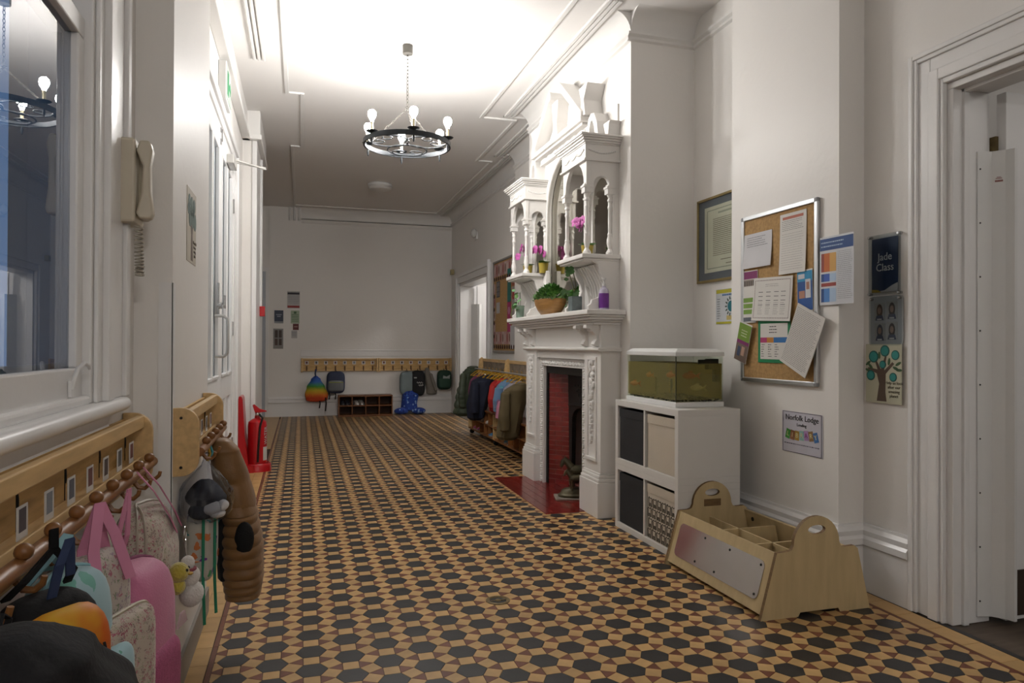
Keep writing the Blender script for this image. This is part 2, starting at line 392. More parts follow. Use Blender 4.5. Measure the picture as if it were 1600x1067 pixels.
# ------------------------------------------------------------------ baseboards
def skirt_prof(x, d, h=0.335):           # (offset, z) profile, d = direction of the room
    return [(x, 0), (x + d * 0.028, 0), (x + d * 0.028, h - 0.11), (x + d * 0.042, h - 0.10), (x + d * 0.042, h - 0.07), (x + d * 0.030, h - 0.055),
            (x + d * 0.034, h - 0.03), (x + d * 0.018, h - 0.012), (x + d * 0.016, h), (x, h)]
def base(name, path, m=GLOSS):          # path of wall corners; the room lies on the left of the path
    prof = skirt_prof(0, 1); n = len(prof); P = [Vector(p) for p in path]; b = MB(); rings = []
    for i, p in enumerate(P):
        nn = []
        for q0, q1 in ((i - 1, i), (i, i + 1)):
            if q0 >= 0 and q1 < len(P):
                t = (P[q1] - P[q0]).normalized(); nn.append(Vector((-t.y, t.x)))
        mv = nn[0] if len(nn) == 1 else (nn[0] + nn[1]) / (1 + nn[0].dot(nn[1]))
        rings.append([(p.x + mv.x * o, p.y + mv.y * o, z) for o, z in prof])
    b.loft(rings)
    return struct(b.build(name, m))
base('baseboard_right', [(2.75, 2.609), (2.75, 2.91), (2.595, 2.91), (2.595, 3.83), (2.70, 3.83), (2.70, 4.45), (2.2, 4.45)])
base('baseboard_far', [(2.62, YF), (0, YF), (0, YF - 0.03), (-0.52, YF - 0.03)])
base('baseboard_right_far', [(2.5, 6.73), (2.5, 8.2), (2.62, 8.2), (2.62, 9.72)])
bd = MB(); bd.box(XL_PIER, 2.56, 0, XL_PIER + 0.012, 3.5, 0.11)
struct(bd.build('baseboard_left', mat('grey_skirting', '#8f8a83', 0.5)))

# ------------------------------------------------------------------ tiled floor
d_ = 0.167; a_ = d_ / (1 + math.sqrt(3)); HX0, HY0 = -0.2427, 2.752
FX0, FX1, FYN, FYF = -0.312, 2.592, -0.6, YF
TILE_K = mat('black_floor_tile', '#2b2a2b', 0.38, vary=0.1, vscale=14, bump=0.03, bscale=30, obj_rand=0.18, isl_rand=0.18)
TILE_Y = mat('buff_floor_tile', '#c29d68', 0.38, vary=0.07, vscale=14, bump=0.03, bscale=30, obj_rand=0.11, isl_rand=0.11)
TILE_B = mat('red_brown_floor_tile', '#74432f', 0.42, vary=0.08, vscale=14, bump=0.03, bscale=30, obj_rand=0.12, isl_rand=0.12)
def regpoly(n, rad, a0): return [(rad * math.cos(R(a0 + 360 * i / n)), rad * math.sin(R(a0 + 360 * i / n))) for i in range(n)]
G = 0.978
HEX = regpoly(6, a_ * G, 0); SQ = regpoly(4, a_ / math.sqrt(2) * 0.965, 45); TR = regpoly(3, a_ / math.sqrt(3) * 0.95, 180)
def clip(poly):
    for ax, lim, sgn in ((0, FX0, 1), (0, FX1, -1), (1, FYF - 0.02, -1)):
        out = []
        for i in range(len(poly)):
            p, q = poly[i-1], poly[i]; pi_, qi = (p[ax] - lim) * sgn >= 0, (q[ax] - lim) * sgn >= 0
            if pi_ != qi:
                t = (lim - p[ax]) / (q[ax] - p[ax]); out.append((p[0] + t * (q[0] - p[0]), p[1] + t * (q[1] - p[1])))
            if qi: out.append(q)
        poly = out
        if len(poly) < 3: return []
    return poly
def hidden(x, y):   # below the fireplace, hearth, storage cubes
    if x > 1.80 and 4.90 < y < 6.17: return True
    if x > 2.15 and 3.65 < y < 6.4: return True
    return False
def sees(x, y):     # roughly inside the picture and not behind furniture
    yaw = 0.2924; fw = x * math.sin(yaw) + y * math.cos(yaw); r = x * math.cos(yaw) - y * math.sin(yaw)
    if fw < 0.5: return False
    u = 800 + 1096 * r / fw; v = 538 + 1096 * CAM_H / fw
    if not (330 < u < 1595 and v < 1064): return False
    if 1.9 < x < 2.6 and 2.62 < y < 3.6: return False
    return True
kinds = {'hexagon_tile': (HEX, TILE_K), 'square_tile': (SQ, TILE_Y), 'triangle_tile': (TR, TILE_B)}
spots_ = {k: [] for k in kinds}
for i in range(-2, 24):
    for j in range(-22, 62):
        cx = HX0 + i * d_ * math.cos(R(30)); cy = HY0 + (j + 0.5 * (i % 2)) * d_
        spots_['hexagon_tile'].append((cx, cy, 0))
        for an in (30, 90, 150): spots_['square_tile'].append((cx + d_/2 * math.cos(R(an)), cy + d_/2 * math.sin(R(an)), an))
        for an in (0, 60): spots_['triangle_tile'].append((cx + d_/math.sqrt(3) * math.cos(R(an)), cy + d_/math.sqrt(3) * math.sin(R(an)), an))
DRAIN = (HX0 + 8 * d_ * math.cos(R(30)), HY0 + 3 * d_)
TT = 0.004
for kname, (shape, m) in kinds.items():
    rest = MB(); cand = []; proto = None
    for (cx, cy, an) in spots_[kname]:
        if hidden(cx, cy) or cy < FYN: continue
        if kname == 'hexagon_tile' and math.hypot(cx - DRAIN[0], cy - DRAIN[1]) < 0.02: continue
        ca, sa = math.cos(R(an)), math.sin(R(an))
        poly = [(cx + p[0] * ca - p[1] * sa, cy + p[0] * sa + p[1] * ca) for p in shape]
        cp = clip(poly)
        if not cp: continue
        full = all(FX0 <= p[0] <= FX1 and p[1] <= FYF - 0.02 for p in poly)
        cand.append((math.hypot(cx, cy), cx, cy, an, full, cp))
    cand.sort(key=lambda q: q[0]); n = 0
    for dist, cx, cy, an, full, cp in cand:
        if n < 300 and sees(cx, cy):
            n += 1
            if full:
                if proto is None:
                    proto = MB().prism(shape, 'z', -TT, 0).mesh(kname, m)
                o = D.objects.new(kname, proto); o.rotation_euler = (0, 0, R(an))
            else:
                o = D.objects.new(kname, MB().prism([(p[0] - cx, p[1] - cy) for p in cp], 'z', -TT, 0).mesh(kname, m))
            o.location = (cx, cy, 0); COL.objects.link(o); o.parent = floor
        else: rest.prism(cp, 'z', -TT, 0)
    o = rest.build('distant_' + kname + 's', m, floor); o['kind'] = 'stuff'
# border tiles
def run_tiles(name, m, x0, x1, y0, y1, L_, g=0.0012):
    n = int((y1 - y0) / L_); me = MB().box(x0 + g, g, -TT, x1 - g, L_ - g, 0).mesh(name, m)
    for k in range(n):
        o = D.objects.new(name, me); o.location = (0, y0 + k * L_, 0); COL.objects.link(o); o.parent = floor
run_tiles('brown_border_tile', TILE_B, -0.333, FX0 - 0.0005, 0.4, 12.4, 0.334)
run_tiles('buff_border_tile', TILE_Y, -0.412, -0.334, 0.4, 7.4, d_)
run_tiles('brown_border_tile', TILE_B, FX1 + 0.0005, 2.613, 0.4, 3.6, 0.334)
run_tiles('buff_border_tile', TILE_Y, 2.614, 2.715, 0.4, 3.6, d_)
run_tiles('black_border_tile', TILE_K, 2.716, 2.749, 0.4, 2.6, 0.3)
b = MB(); b.box(-1.25, 8.7, -TT, -0.335, 12.5, -0.0005); b.box(-0.57, 7.4, -TT, -0.413, 7.5, -0.0005); b.box(-0.57, 3.5, -TT, -0.413, 7.4, -0.0005); b.box(-0.53, 0.3, -TT, -0.413, 2.56, -0.0005)
b.build('buff_edge_paving', TILE_Y, floor)
# floor drain in place of one hexagon
dr = thing('floor_drain', 'small round brass floor drain sunk among the tiles', 'drain', (DRAIN[0], DRAIN[1], 0))
BRASS = mat('old_brass', '#7a6844', 0.4, metal=0.5, vary=0.2, vscale=30)
b = MB(); b.prism(HEX, 'z', -0.003, -0.0005); b.build('surround', TILE_B, dr)
MB().lathe([(0.058, -0.002), (0.058, 0.003), (0.045, 0.005), (0.040, 0.001), (0.040, -0.003), (0.057, -0.003)], 28, cap=False).build('rim', BRASS, dr, smooth=True)
MB().lathe([(0.0, 0.0012), (0.040, 0.0012), (0.040, -0.002)], 24).build('cup', mat('black_drain', '#0c0b0a', 0.6), dr)
MB().lathe([(0.0, 0.006), (0.012, 0.005), (0.016, 0.001), (0.016, 0)], 16).box(-0.037, -0.004, 0.001, 0.037, 0.004, 0.003).build('plug', BRASS, dr, smooth=True)

# ------------------------------------------------------------------ sash window on the left
W = struct(D.objects.new('window_1', None), 'white sash window with dark glass reflecting the hall'); COL.objects.link(W)
W.location = (XL_WIN, 0, 0)
b = MB()   # architrave, stepped
for y0, y1, t in ((2.33, 2.37, 0.030), (2.20, 2.33, 0.018), (2.14, 2.20, 0.028), (2.09, 2.14, 0.012)): b.box(0, y0, 1.07, t, y1, 3.2)
b.box(-0.15, 2.075, 1.07, 0.0, 2.092, 3.0)
b.box(0, -0.5, 2.95, 0.028, 2.09, 3.2)
b.build('architrave', GLOSS, W, bevel=0.004)
b = MB(); b.box(-0.055, 2.025, 1.165, -0.02, 2.075, 2.02); b.box(-0.055, -0.4, 1.075, -0.02, 2.075, 1.165); b.box(-0.055, -0.4, 2.02, -0.02, 2.075, 2.075); b.box(-0.06, -0.4, 1.165, -0.045, 2.025, 1.18)
b.build('lower_sash', GLOSS, W, bevel=0.005)
b = MB(); b.box(-0.10, 2.035, 2.08, -0.065, 2.075, 2.88); b.box(-0.10, -0.4, 2.03, -0.065, 2.075, 2.08); b.box(-0.10, -0.4, 2.88, -0.065, 2.075, 2.95)
b.build('upper_sash', GLOSS, W, bevel=0.005)
WGL = glass('window_glass', '#b9c6d2', 0.0, 2.6)
bx('pane', WGL, -0.042, -0.4, 1.165, -0.038, 2.025, 2.02, W)
bx('pane', WGL, -0.085, -0.4, 2.08, -0.081, 2.035, 2.88, W)
b = MB(); b.prism([(-0.06, 1.03), (0.022, 1.03)] + arc(0.022, 1.05, 0.020, -90, 90, 8) + [(-0.06, 1.07)], 'y', -0.6, 2.33)
b.build('sill', GLOSS, W, smooth=True)
b = MB(); b.prism([(0, 0.985), (0.012, 0.99), (0.008, 1.0), (0.012, 1.03), (0, 1.03)], 'y', -0.6, 2.22)
b.build('apron', GLOSS, W)
b = MB(); b.box(-0.06, -0.4, 1.068, -0.0, 2.075, 1.092); b.build('sill_bead', GLOSS, W, bevel=0.008)
b = MB(); b.box(-0.019, 1.955, 1.095, -0.012, 1.985, 1.135)
b.tube([(-0.012, 1.962, 1.115), (-0.006, 1.958, 1.14), (0.0, 1.965, 1.165), (0.008, 1.985, 1.178), (0.012, 2.005, 1.172), (0.012, 2.015, 1.163)], [0.006, 0.006, 0.006, 0.0055, 0.005, 0.004], 8)
b.build('sash_lift', GLOSS, W, smooth=True)
# something pale outdoors so that the pane is not a void: a garden wall in dusk
struct(bx('wall_outside', mat('dusk_render', '#5f6b7c', 0.8, vary=0.1), -3.2, -4.0, -0.1, -3.0, 7.0, 4.0))
struct(bx('ground_outside', mat('dusk_paving', '#4c5058', 0.8, vary=0.1), -3.2, -4.0, -0.2, -0.74, 7.2, -0.13))

# ------------------------------------------------------------------ classroom doorway on the right (door_1)
d1 = struct(D.objects.new('door_1', None), 'white panelled classroom door standing open'); COL.objects.link(d1)
b = MB()
def architrave_right(b, x, y0, y1, zt, steps):     # opening y0..y1 (y1 far), head at zt, wall plane x facing -X
    for o0, o1, t in steps:
        b.box(x - t, y1 + o0, 0, x, y1 + o1, zt + o1); b.box(x - t, y0 - o1, 0, x, y0 - o0, zt + o1); b.box(x - t, y0 - o0, zt + o0, x, y1 + o0, zt + o1)
architrave_right(b, 2.75, 1.33, 2.43, 2.40, ((0.155, 0.178, 0.034), (0.137, 0.157, 0.026), (0.075, 0.139, 0.014), (0.025, 0.077, 0.026), (0.010, 0.027, 0.016), (0.0, 0.012, 0.022)))
b.build('architrave', GLOSS, d1, bevel=0.004)
b = MB(); b.box(2.752, 2.40, 0, 2.963, 2.43, 2.37); b.box(2.752, 1.33, 2.37, 2.963, 2.43, 2.40); b.box(2.752, 1.33, 0, 2.963, 1.36, 2.37)
b.box(2.80, 2.385, 0, 2.83, 2.405, 2.385); b.box(2.80, 1.33, 2.355, 2.83, 2.40, 2.372)
b.build('jamb', GLOSS, d1, bevel=0.003)
lf = MB(); lf.box(2.985, 2.34, 0.02, 3.86, 2.385, 2.36)
leaf = lf.build('leaf', GLOSS, d1, bevel=0.003)
b = MB()
for z0, z1 in ((0.42, 0.62), (0.72, 1.20), (1.32, 2.2)):
    for x0, x1 in ((3.10, 3.42), (3.50, 3.80)):
        b.box(x0, 2.332, z0, x1, 2.342, z0 + 0.025); b.box(x0, 2.332, z1 - 0.025, x1, 2.342, z1); b.box(x0, 2.332, z0, x0 + 0.025, 2.342, z1); b.box(x1 - 0.025, 2.332, z0, x1, 2.342, z1)
b.build('panel_moulding', GLOSS, leaf, bevel=0.004)
bx('kick_plate', mat('dark_kick_plate', '#4b3f36', 0.4, metal=0.4), 3.03, 2.334, 0.04, 3.83, 2.341, 0.24, leaf)
b = MB(); b.prism([(2.885, 2.40), (2.885, 2.392), (2.945, 2.375), (2.975, 2.335), (2.985, 2.30), (3.0, 2.30), (3.03, 2.333), (3.03, 2.34), (2.985, 2.34), (2.955, 2.40)], 'z', 0.03, 2.10)
fg = b.build('finger_guard', WHITE_PL, d1, bevel=0.002)
b = MB()
for k in range(9):
    z = 0.10 + k * 0.24
    b.lathe([(0.004, 0), (0.004, 0.002), (0, 0.003)], 8, (2.893, 2.388, z), axis='y'); b.lathe([(0.004, 0), (0.004, 0.002), (0, 0.003)], 8, (3.022, 2.325, z), axis='y')
b.build('screw', IRON, fg)
gm = MB()
for q in range(6): gm.box(-0.014 + q * 0.005, -0.0005, -0.004, -0.0105 + q * 0.005, 0, 0.004)
gm.box(-0.012, -0.0005, 0.010, 0.012, 0, 0.0125); gm.box(-0.008, -0.0005, 0.016, 0.008, 0, 0.018)
gm.build('guard_marking', C('#8a4038'), fg, loc=(2.9595, 2.3535, 1.965), rot=(0, 0, -0.93))
bx('hinge', BRASS, 2.968, 2.375, 2.10, 2.984, 2.405, 2.17, d1)

# ------------------------------------------------------------------ far classroom doorway (door_2)
d2 = struct(D.objects.new('door_2', None), 'white doorway at the far right of the hall'); COL.objects.link(d2)
b = MB(); architrave_right(b, 2.62, 9.9, 11.85, 2.28, ((0.10, 0.15, 0.045), (0.03, 0.10, 0.025), (0.0, 0.03, 0.035)))
b.build('architrave', GLOSS, d2, bevel=0.004)
b = MB(); b.box(2.62, 11.81, 0, 2.87, 11.85, 2.28); b.box(2.62, 9.9, 2.24, 2.87, 11.85, 2.28); b.box(2.62, 9.9, 0, 2.87, 9.94, 2.28)
b.build('jamb', GLOSS, d2, bevel=0.003)
leaf = MB().box(2.90, 11.72, 0.02, 3.85, 11.765, 2.24).build('leaf', GLOSS, d2, bevel=0.003)
MB().prism([(2.82, 11.80), (2.90, 11.70), (2.93, 11.68), (2.98, 11.72), (2.90, 11.81)], 'z', 0.03, 1.93).build('finger_guard', WHITE_PL, d2, bevel=0.002)
bx('guard_board', GLOSS, 2.555, 9.72, 0.0, 2.60, 9.76, 2.46, d2, 0.004)
# far left door, seen edge on past the pier
d3 = struct(D.objects.new('door_3', None), 'pale blue grey door at the far left end'); COL.objects.link(d3)
PALEB = mat('pale_blue_gloss', '#aeb4bd', 0.35, vary=0.02)
MB().box(-1.2, YF - 0.04, 0.01, -0.57, YF - 0.001, 2.45).build('leaf', PALEB, d3, bevel=0.003)
b = MB(); b.box(-0.57, YF - 0.05, 0, -0.52, YF - 0.001, 2.45); b.box(-1.25, YF - 0.05, 2.45, -0.52, YF - 0.001, 2.52); b.build('architrave', GLOSS, d3, bevel=0.004)

# ------------------------------------------------------------------ double doors on the left (door_4)
d4 = struct(D.objects.new('door_4', None), 'white glazed double doors with steel furniture'); COL.objects.link(d4); d4.location = (XL_DOOR, 0, 0)
b = MB(); b.box(-0.17, 4.50, 0, 0.012, 4.57, 2.83); b.box(-0.17, 6.52, 0, 0.012, 6.60, 2.83); b.box(-0.17, 4.50, 2.83, 0.012, 6.74, 2.90); b.box(-0.17, 6.66, 0, 0.012, 6.74, 2.83)
b.box(-0.02, 4.44, 0, 0.03, 4.50, 2.90); b.box(-0.02, 6.74, 0, 0.03, 6.80, 2.90); b.box(-0.02, 4.44, 2.90, 0.03, 6.80, 2.97)
b.box(-0.06, 6.60, 0, -0.02, 6.66, 1.0); b.box(-0.06, 6.60, 2.6, -0.02, 6.66, 2.83)
b.build('frame', GLOSS, d4, bevel=0.004)
FROST = mat('frosted_pane', '#b4bdc4', 0.25, vary=0.05, vscale=3)
bx('side_pane', FROST, -0.045, 6.60, 1.0, -0.04, 6.66, 2.6, d4)
for k, (y0, y1) in enumerate(((4.57, 5.54), (5.545, 6.52))):
    w_ = y1 - y0; b = MB(); zb, zt = 0.98, 2.64
    b.box(-0.05, y0, 0.01, 0, y0 + 0.11, 2.83); b.box(-0.05, y1 - 0.11, 0.01, 0, y1, 2.83)
    for z0, z1 in ((zt, 2.83), (0.80, zb), (0.01, 0.22)): b.box(-0.05, y0 + 0.11, z0, 0, y1 - 0.11, z1)
    ym = (y0 + y1) / 2; b.box(-0.05, ym - 0.035, 0.22, 0, ym + 0.035, 0.80); b.box(-0.05, ym - 0.035, zb, 0, ym + 0.035, zt)
    lf = b.build('leaf', GLOSS, d4, bevel=0.006)
    for (p0, p1) in ((y0 + 0.11, ym - 0.035), (ym + 0.035, y1 - 0.11)):
        bx('pane', FROST, -0.03, p0, zb, -0.025, p1, zt, lf)
        bx('panel', GLOSS, -0.035, p0, 0.22, -0.02, p1, 0.80, lf)
        bb = MB(); bb.box(-0.02, p0, zb, 0.012, p1, zb + 0.02); bb.box(-0.02, p0, zb, 0.004, p0 + 0.014, zt); bb.box(-0.02, p1 - 0.014, zb, 0.004, p1, zt)
        bb.build('glazing_bead', GLOSS, lf, bevel=0.003)
    if k == 0:
        h = MB(); h.tube([(0, 5.22, 1.42), (0.06, 5.22, 1.42), (0.082, 5.22, 1.40), (0.085, 5.22, 1.36), (0.085, 5.22, 1.20), (0.082, 5.22, 1.16), (0.06, 5.22, 1.14), (0, 5.22, 1.14)], 0.011, 8)
        h.build('pull_handle', mat('satin_white_metal', '#cfcfcd', 0.3, metal=0.6), lf, smooth=True)
        h = MB(); h.box(0, 5.36, 1.44, 0.012, 5.40, 1.66); h.lathe([(0.024, 0), (0.024, 0.03), (0.016, 0.034)], 12, (0.0, 5.38, 1.50), axis='x'); h.box(0.03, 5.36, 1.485, 0.045, 5.50, 1.505); h.box(0.03, 5.49, 1.485, 0.045, 5.505, 1.58)
        h.build('lock', CHROME, lf, smooth=True)
    h = MB(); 
    for z in (2.36, 1.3, 0.3): h.box(0, y1 - 0.012 if k else y0 - 0.006, z, 0.012, y1 + 0.012 if k else y0 + 0.012, z + 0.12)
    h.build('hinge', CHROME, lf)
b = MB(); b.lathe([(0.006, 0), (0.006, 0.09), (0.0, 0.092)], 8, (0.012, 5.50, 2.70)); b.box(0, 5.485, 2.68, 0.01, 5.515, 2.72); b.box(0, 5.485, 2.77, 0.01, 5.515, 2.80)
b.build('bolt', CHROME, d4, smooth=True)
b = MB(); b.box(0.0, 5.95, 2.66, 0.055, 6.22, 2.73); b.build('closer', mat('closer_silver', '#c9c7c2', 0.35, metal=0.4), d4, bevel=0.006)
b = MB(); b.tube([(0.03, 6.16, 2.74), (0.27, 6.45, 2.745)], 0.009, 6); b.tube([(0.27, 6.45, 2.755), (0.01, 6.5, 2.80)], 0.009, 6); b.lathe([(0.015, 0), (0.015, 0.03), (0, 0.03)], 10, (0.03, 6.16, 2.72))
b.build('closer_arm', mat('closer_silver', '#c9c7c2'), d4)
# ------------------------------------------------------------------ coat racks on the left
CARDW = C('#c9c6c2', 0.6); CARDD = [C(h, 0.6) for h in ('#6b3a36', '#54504c', '#4a3a34', '#6e4440', '#5b5d66', '#7a7f86', '#4c4448')]
def rounded_end(y0, y1, z0, z1, r):   # profile (y, z); front is y0 (negative)
    return [(y1, z0), (y1, z1)] + arc(y0 + r, z1 - r, r, 90, 180, 6) + arc(y0 + r, z0 + r, r, 180, 270, 6)
def coat_rack(label, loc, length, knobs, pitch, k0, cards, group, z0=0.79, z1=1.005):
    t = thing('coat_rack', label, 'coat rack', loc, LEFT, group)
    for x in (-length/2, length/2 - 0.02):
        p = MB().prism(rounded_end(-0.085, -0.002, z0 - 0.005, z1 + 0.008, 0.055), 'x', x, x + 0.02).build('end_panel', BEECH, t, bevel=0.002)
        [MB().lathe([(0, -0.002), (0.005, -0.002), (0.005, 0.001)], 8, (x, -0.03, zz), axis='x').build('screw', IRON, p) for zz in (z1 - 0.025, z0 + 0.025)]
    xi0, xi1 = -length/2 + 0.02, length/2 - 0.02
    bx('back_board', PINE, xi0, -0.012, z0 + 0.06, xi1, -0.002, z1 - 0.01, t)
    bx('top_rail', BEECH, xi0, -0.062, z1 - 0.038, xi1, -0.04, z1, t, 0.003)
    b = MB().prism([(-0.066, z0 + 0.028), (-0.046, z0 + 0.022), (-0.046, z0 + 0.085), (-0.058, z0 + 0.09)], 'x', xi0, xi1)
    b.build('lower_rail', BEECH, t, bevel=0.003)
    bx('card_ledge', BEECH, xi0, -0.046, z0 + 0.07, xi1, -0.012, z0 + 0.078, t)
    MB().tube([(xi0, -0.086, z0 + 0.072), (xi1, -0.086, z0 + 0.072)], 0.0155, 12).build('dowel', BEECH_DK, t, smooth=True)
    kp = None
    for k in range(knobs):
        x = k0 - k * pitch
        if kp is None:
            b = MB(); b.ell((0, -0.008, 0.016), (0.015, 0.015, 0.014), 12, 8)
            b.tube([(0, 0.004, -0.012), (0, 0.004, -0.03), (0, -0.008, -0.046), (0, -0.024, -0.048), (0, -0.035, -0.038), (0, -0.038, -0.026)], [0.0075, 0.007, 0.0065, 0.006, 0.0055, 0.005], 8)
            kp = b.build('peg', BEECH_DK, t, smooth=True)
            kp.location = (x, -0.085, z0 + 0.08)
        else: dup(kp, t, (x, -0.085, z0 + 0.08))
    for k, x in enumerate(cards):
        b = MB(); b.box(x - 0.026, -0.046, z0 + 0.085, x + 0.026, -0.0445, z0 + 0.145, 0); b.box(x - 0.017, -0.0464, z0 + 0.098, x + 0.017, -0.0459, z0 + 0.14, 1)
        b.build('name_card', [CARDW, CARDD[k % 7]], t)
    for x in [c + pitch * 0.5 for c in cards[::2]]:
        MB().box(x - 0.0015, -0.0135, z0 + 0.08, x + 0.0015, -0.0115, z1 - 0.04).ell((x + 0.003, -0.014, z0 + 0.135), (0.004, 0.002, 0.018), 8, 6).build('cupboard_slot', IRON, t)
    return t
rack1 = coat_rack('long beech coat rack with photo cards under the window sill', (XL_WIN, 1.62, 0), 1.62, 10, 0.142, 0.705, [0.70 - 0.142 * k for k in range(10)], 'coat racks on the left wall')
rack2 = coat_rack('short beech coat rack holding the brown puffer coat', (XL_PIER, 2.945, 0), 0.78, 5, 0.14, 0.30, [0.28 - 0.14 * k for k in range(5)], 'coat racks on the left wall')

# ------------------------------------------------------------------ hanging bags and coats
def garment(b, path, hw, hd, wd=(0, 1, 0), n=22, quilt=0.0, qn=9, q0=0.0, fold=0.08, fk=4, m=None, steps=None, seed=0):
    """cloth hanging along a path; hw/hd half width and half depth at each path point"""
    rnd = random.Random(seed); ph = rnd.random() * 6
    P = [Vector(p) for p in path]; k = len(P); S = steps or 40; rings = []
    wd = Vector(wd).normalized(); dd = wd.cross(Vector((0, 0, 1))).normalized()
    def lerp(arr, t):
        x = t * (k - 1); i = min(int(x), k - 2); f = x - i; f = f * f * (3 - 2 * f) if not isinstance(arr[0], Vector) else f
        return arr[i] * (1 - f) + arr[i+1] * f
    for s_ in range(S + 1):
        t = s_ / S; c = lerp(P, t); w_, d__ = lerp(hw, t), lerp(hd, t)
        q = 1.0
        if quilt and t > q0: q = 1 - quilt + quilt * abs(math.sin(PI * (t - q0) / (1 - q0) * qn)) ** 0.6
        if t < 0.04: w_ *= 0.55 + t * 11; d__ *= 0.55 + t * 11
        if t > 0.96: w_ *= 1 - (t - 0.96) * 9; d__ *= 1 - (t - 0.96) * 9
        ring = []
        for j in range(n):
            a = 2 * PI * j / n; f = 1 + fold * math.sin(fk * a + ph + 3 * t) * (0.4 + 0.6 * t)
            ca, sa = math.cos(a), math.sin(a); se = lambda x: math.copysign(abs(x) ** 0.75, x)
            ring.append(c + (wd * (se(ca) * w_) + dd * (se(sa) * d__)) * f * q)
        rings.append(ring)
    b.loft(rings, m)
def bag_shape(b, c, r, m=None, flat=0.4, sag=0.0, e1=0.45, e2=0.5, nu=24, nv=14, wr=0.0, seed=1):
    rnd = random.Random(seed); p1, p2 = rnd.random() * 6, rnd.random() * 6
    def fn(x, y, z):
        t = z / r[2]
        k = 1 + sag * (-t) * 0.5
        if y > 0: y *= flat
        w_ = 1 + wr * math.sin(9 * x / r[0] + p1 + 4 * t) * math.cos(5 * t + p2)
        return (x * k * w_, y * k * w_, z)
    b.ell(c, r, nu, nv, e1, e2, m, fn)
def arc_zip(b, cx, cz, w_, h, y, r=0.004, n=16, a0=0, a1=180, m=None):
    b.tube([(cx + w_ * math.cos(R(a0 + (a1 - a0) * i / n)), y, cz + h * math.sin(R(a0 + (a1 - a0) * i / n))) for i in range(n + 1)], r, 6, m=m)
LX = XL_WIN
def zipline(b, c, rr, e1, e2, f, rad=0.0035, a0=-40, a1=220, n=30, both=False):
    """zip lying on a rounded bag: the outline of its cross-section at depth fraction f"""
    sp = lambda x, e: math.copysign(abs(x) ** e, x)
    k = max(0.05, 1 - f ** (2 / e2)) ** (e2 / 2)
    P = []
    for i in range(n + 1):
        a = R(a0 + (a1 - a0) * i / n); ca = sp(math.cos(a), e1)
        P.append((c[0] + rr[0] * k * ca * 1.012, c[1] - rr[1] * f * abs(math.cos(a)) ** e1 * 1.02, c[2] + rr[2] * sp(math.sin(a), e1) * 1.012))
    b.tube(P, rad, 6)
# floral print, dino print etc.
FLORAL = spots('ditsy_floral_cloth', '#b3a799', ['#8d4458', '#7d6a68', '#7e8468', '#a35a6c'], 95, 0.40)
FLORAL2 = spots('rose_floral_cloth', '#b0a69c', ['#9a5a6a', '#8c7a84', '#6f7a62'], 75, 0.38)
DINO = spots('pale_blue_dino_cloth', '#8fb0b8', ['#41679a', '#5c9a8c', '#7ba9b6', '#4f8a78'], 17, 0.36)
DINOW = spots('white_dino_cloth', '#aaa79e', ['#1f7d7b', '#6a2b84', '#b3693a', '#3f8a55'], 24, 0.30)
PINK = mat('rose_pink_nylon', '#c06f92', 0.6, vary=0.05, bump=0.15, bscale=200, sheen=0.2)
PINK_D = mat('deep_pink_mesh', '#a8557a', 0.7, vary=0.1, vscale=120, bump=0.3, bscale=300)
PINKSTR = mat('pink_strap', '#c5809c', 0.7, vary=0.05)
LBLUE = mat('light_blue_trim', '#86b0ba', 0.6)
NAVY = mat('navy_webbing', '#2b3a5c', 0.7)
FLAME = bands('flame_print', ['#8a1c0c', '#d14a10', '#e07818', '#c99a20', '#c05a14'], 0, -0.12, 0.12, 0.55, 0.5)
def knob_y(k): return 1.62 + 0.705 - 0.142 * k
HZ = 0.865
def bag_at(name, label, cat, y, x, z, rz=90):       # local frame of a left wall item: +x along the hall, -y into the room
    return thing(name, label, cat, (x, y, z), R(rz), None)
# back floral holdall with pink straps
t = bag_at('floral_bag', 'floral holdall on pink handles, the farthest bag on the window rack', 'bag', 2.06, -0.415, 0.645)
b = MB(); bag_shape(b, (0, 0, 0), (0.15, 0.085, 0.155), e1=0.55, e2=0.6, wr=0.03); b.build('body', FLORAL, t, smooth=True)
b = MB(); bag_shape(b, (0.02, -0.035, -0.02), (0.11, 0.06, 0.10), e1=0.5, wr=0.02); b.build('front_pocket', FLORAL, t, smooth=True)
b = MB(); zipline(b, (0, 0, 0), (0.15, 0.085, 0.155), 0.55, 0.6, 0.4); zipline(b, (0, 0, 0), (0.15, 0.085, 0.155), 0.55, 0.6, 0.62); b.build('zip', C('#a59a8c', 0.5), t, smooth=True)
for dx in (-0.02, 0.055):
    MB().ribbon([(dx - 0.05, -0.02, 0.25), (dx - 0.02, -0.05, 0.20), (dx + 0.03, -0.08, 0.12), (dx + 0.07, -0.09, 0.07)], 0.022, 0.003, (1, 0.6, 0.5)).build('handle', PINKSTR, t)
b = MB(); garment(b, [(0, 0.0, -0.10), (0.0, -0.01, -0.25), (0.01, -0.02, -0.42)], [0.13, 0.14, 0.15], [0.06, 0.065, 0.06], wd=(1, 0, 0), fold=0.06); b.build('lower_pouch', FLORAL2, t, smooth=True)
b = MB(); b.tube([(0.07 + 0.02 * math.cos(a), -0.11, 0.055 + 0.02 * math.sin(a)) for a in [2 * PI * i / 14 for i in range(14)]], 0.0022, 6, closed=True)
b.tube([(0.07, -0.11, 0.035), (0.07, -0.115, -0.01)], 0.004, 6); b.build('key_ring', CHROME, t, smooth=True)
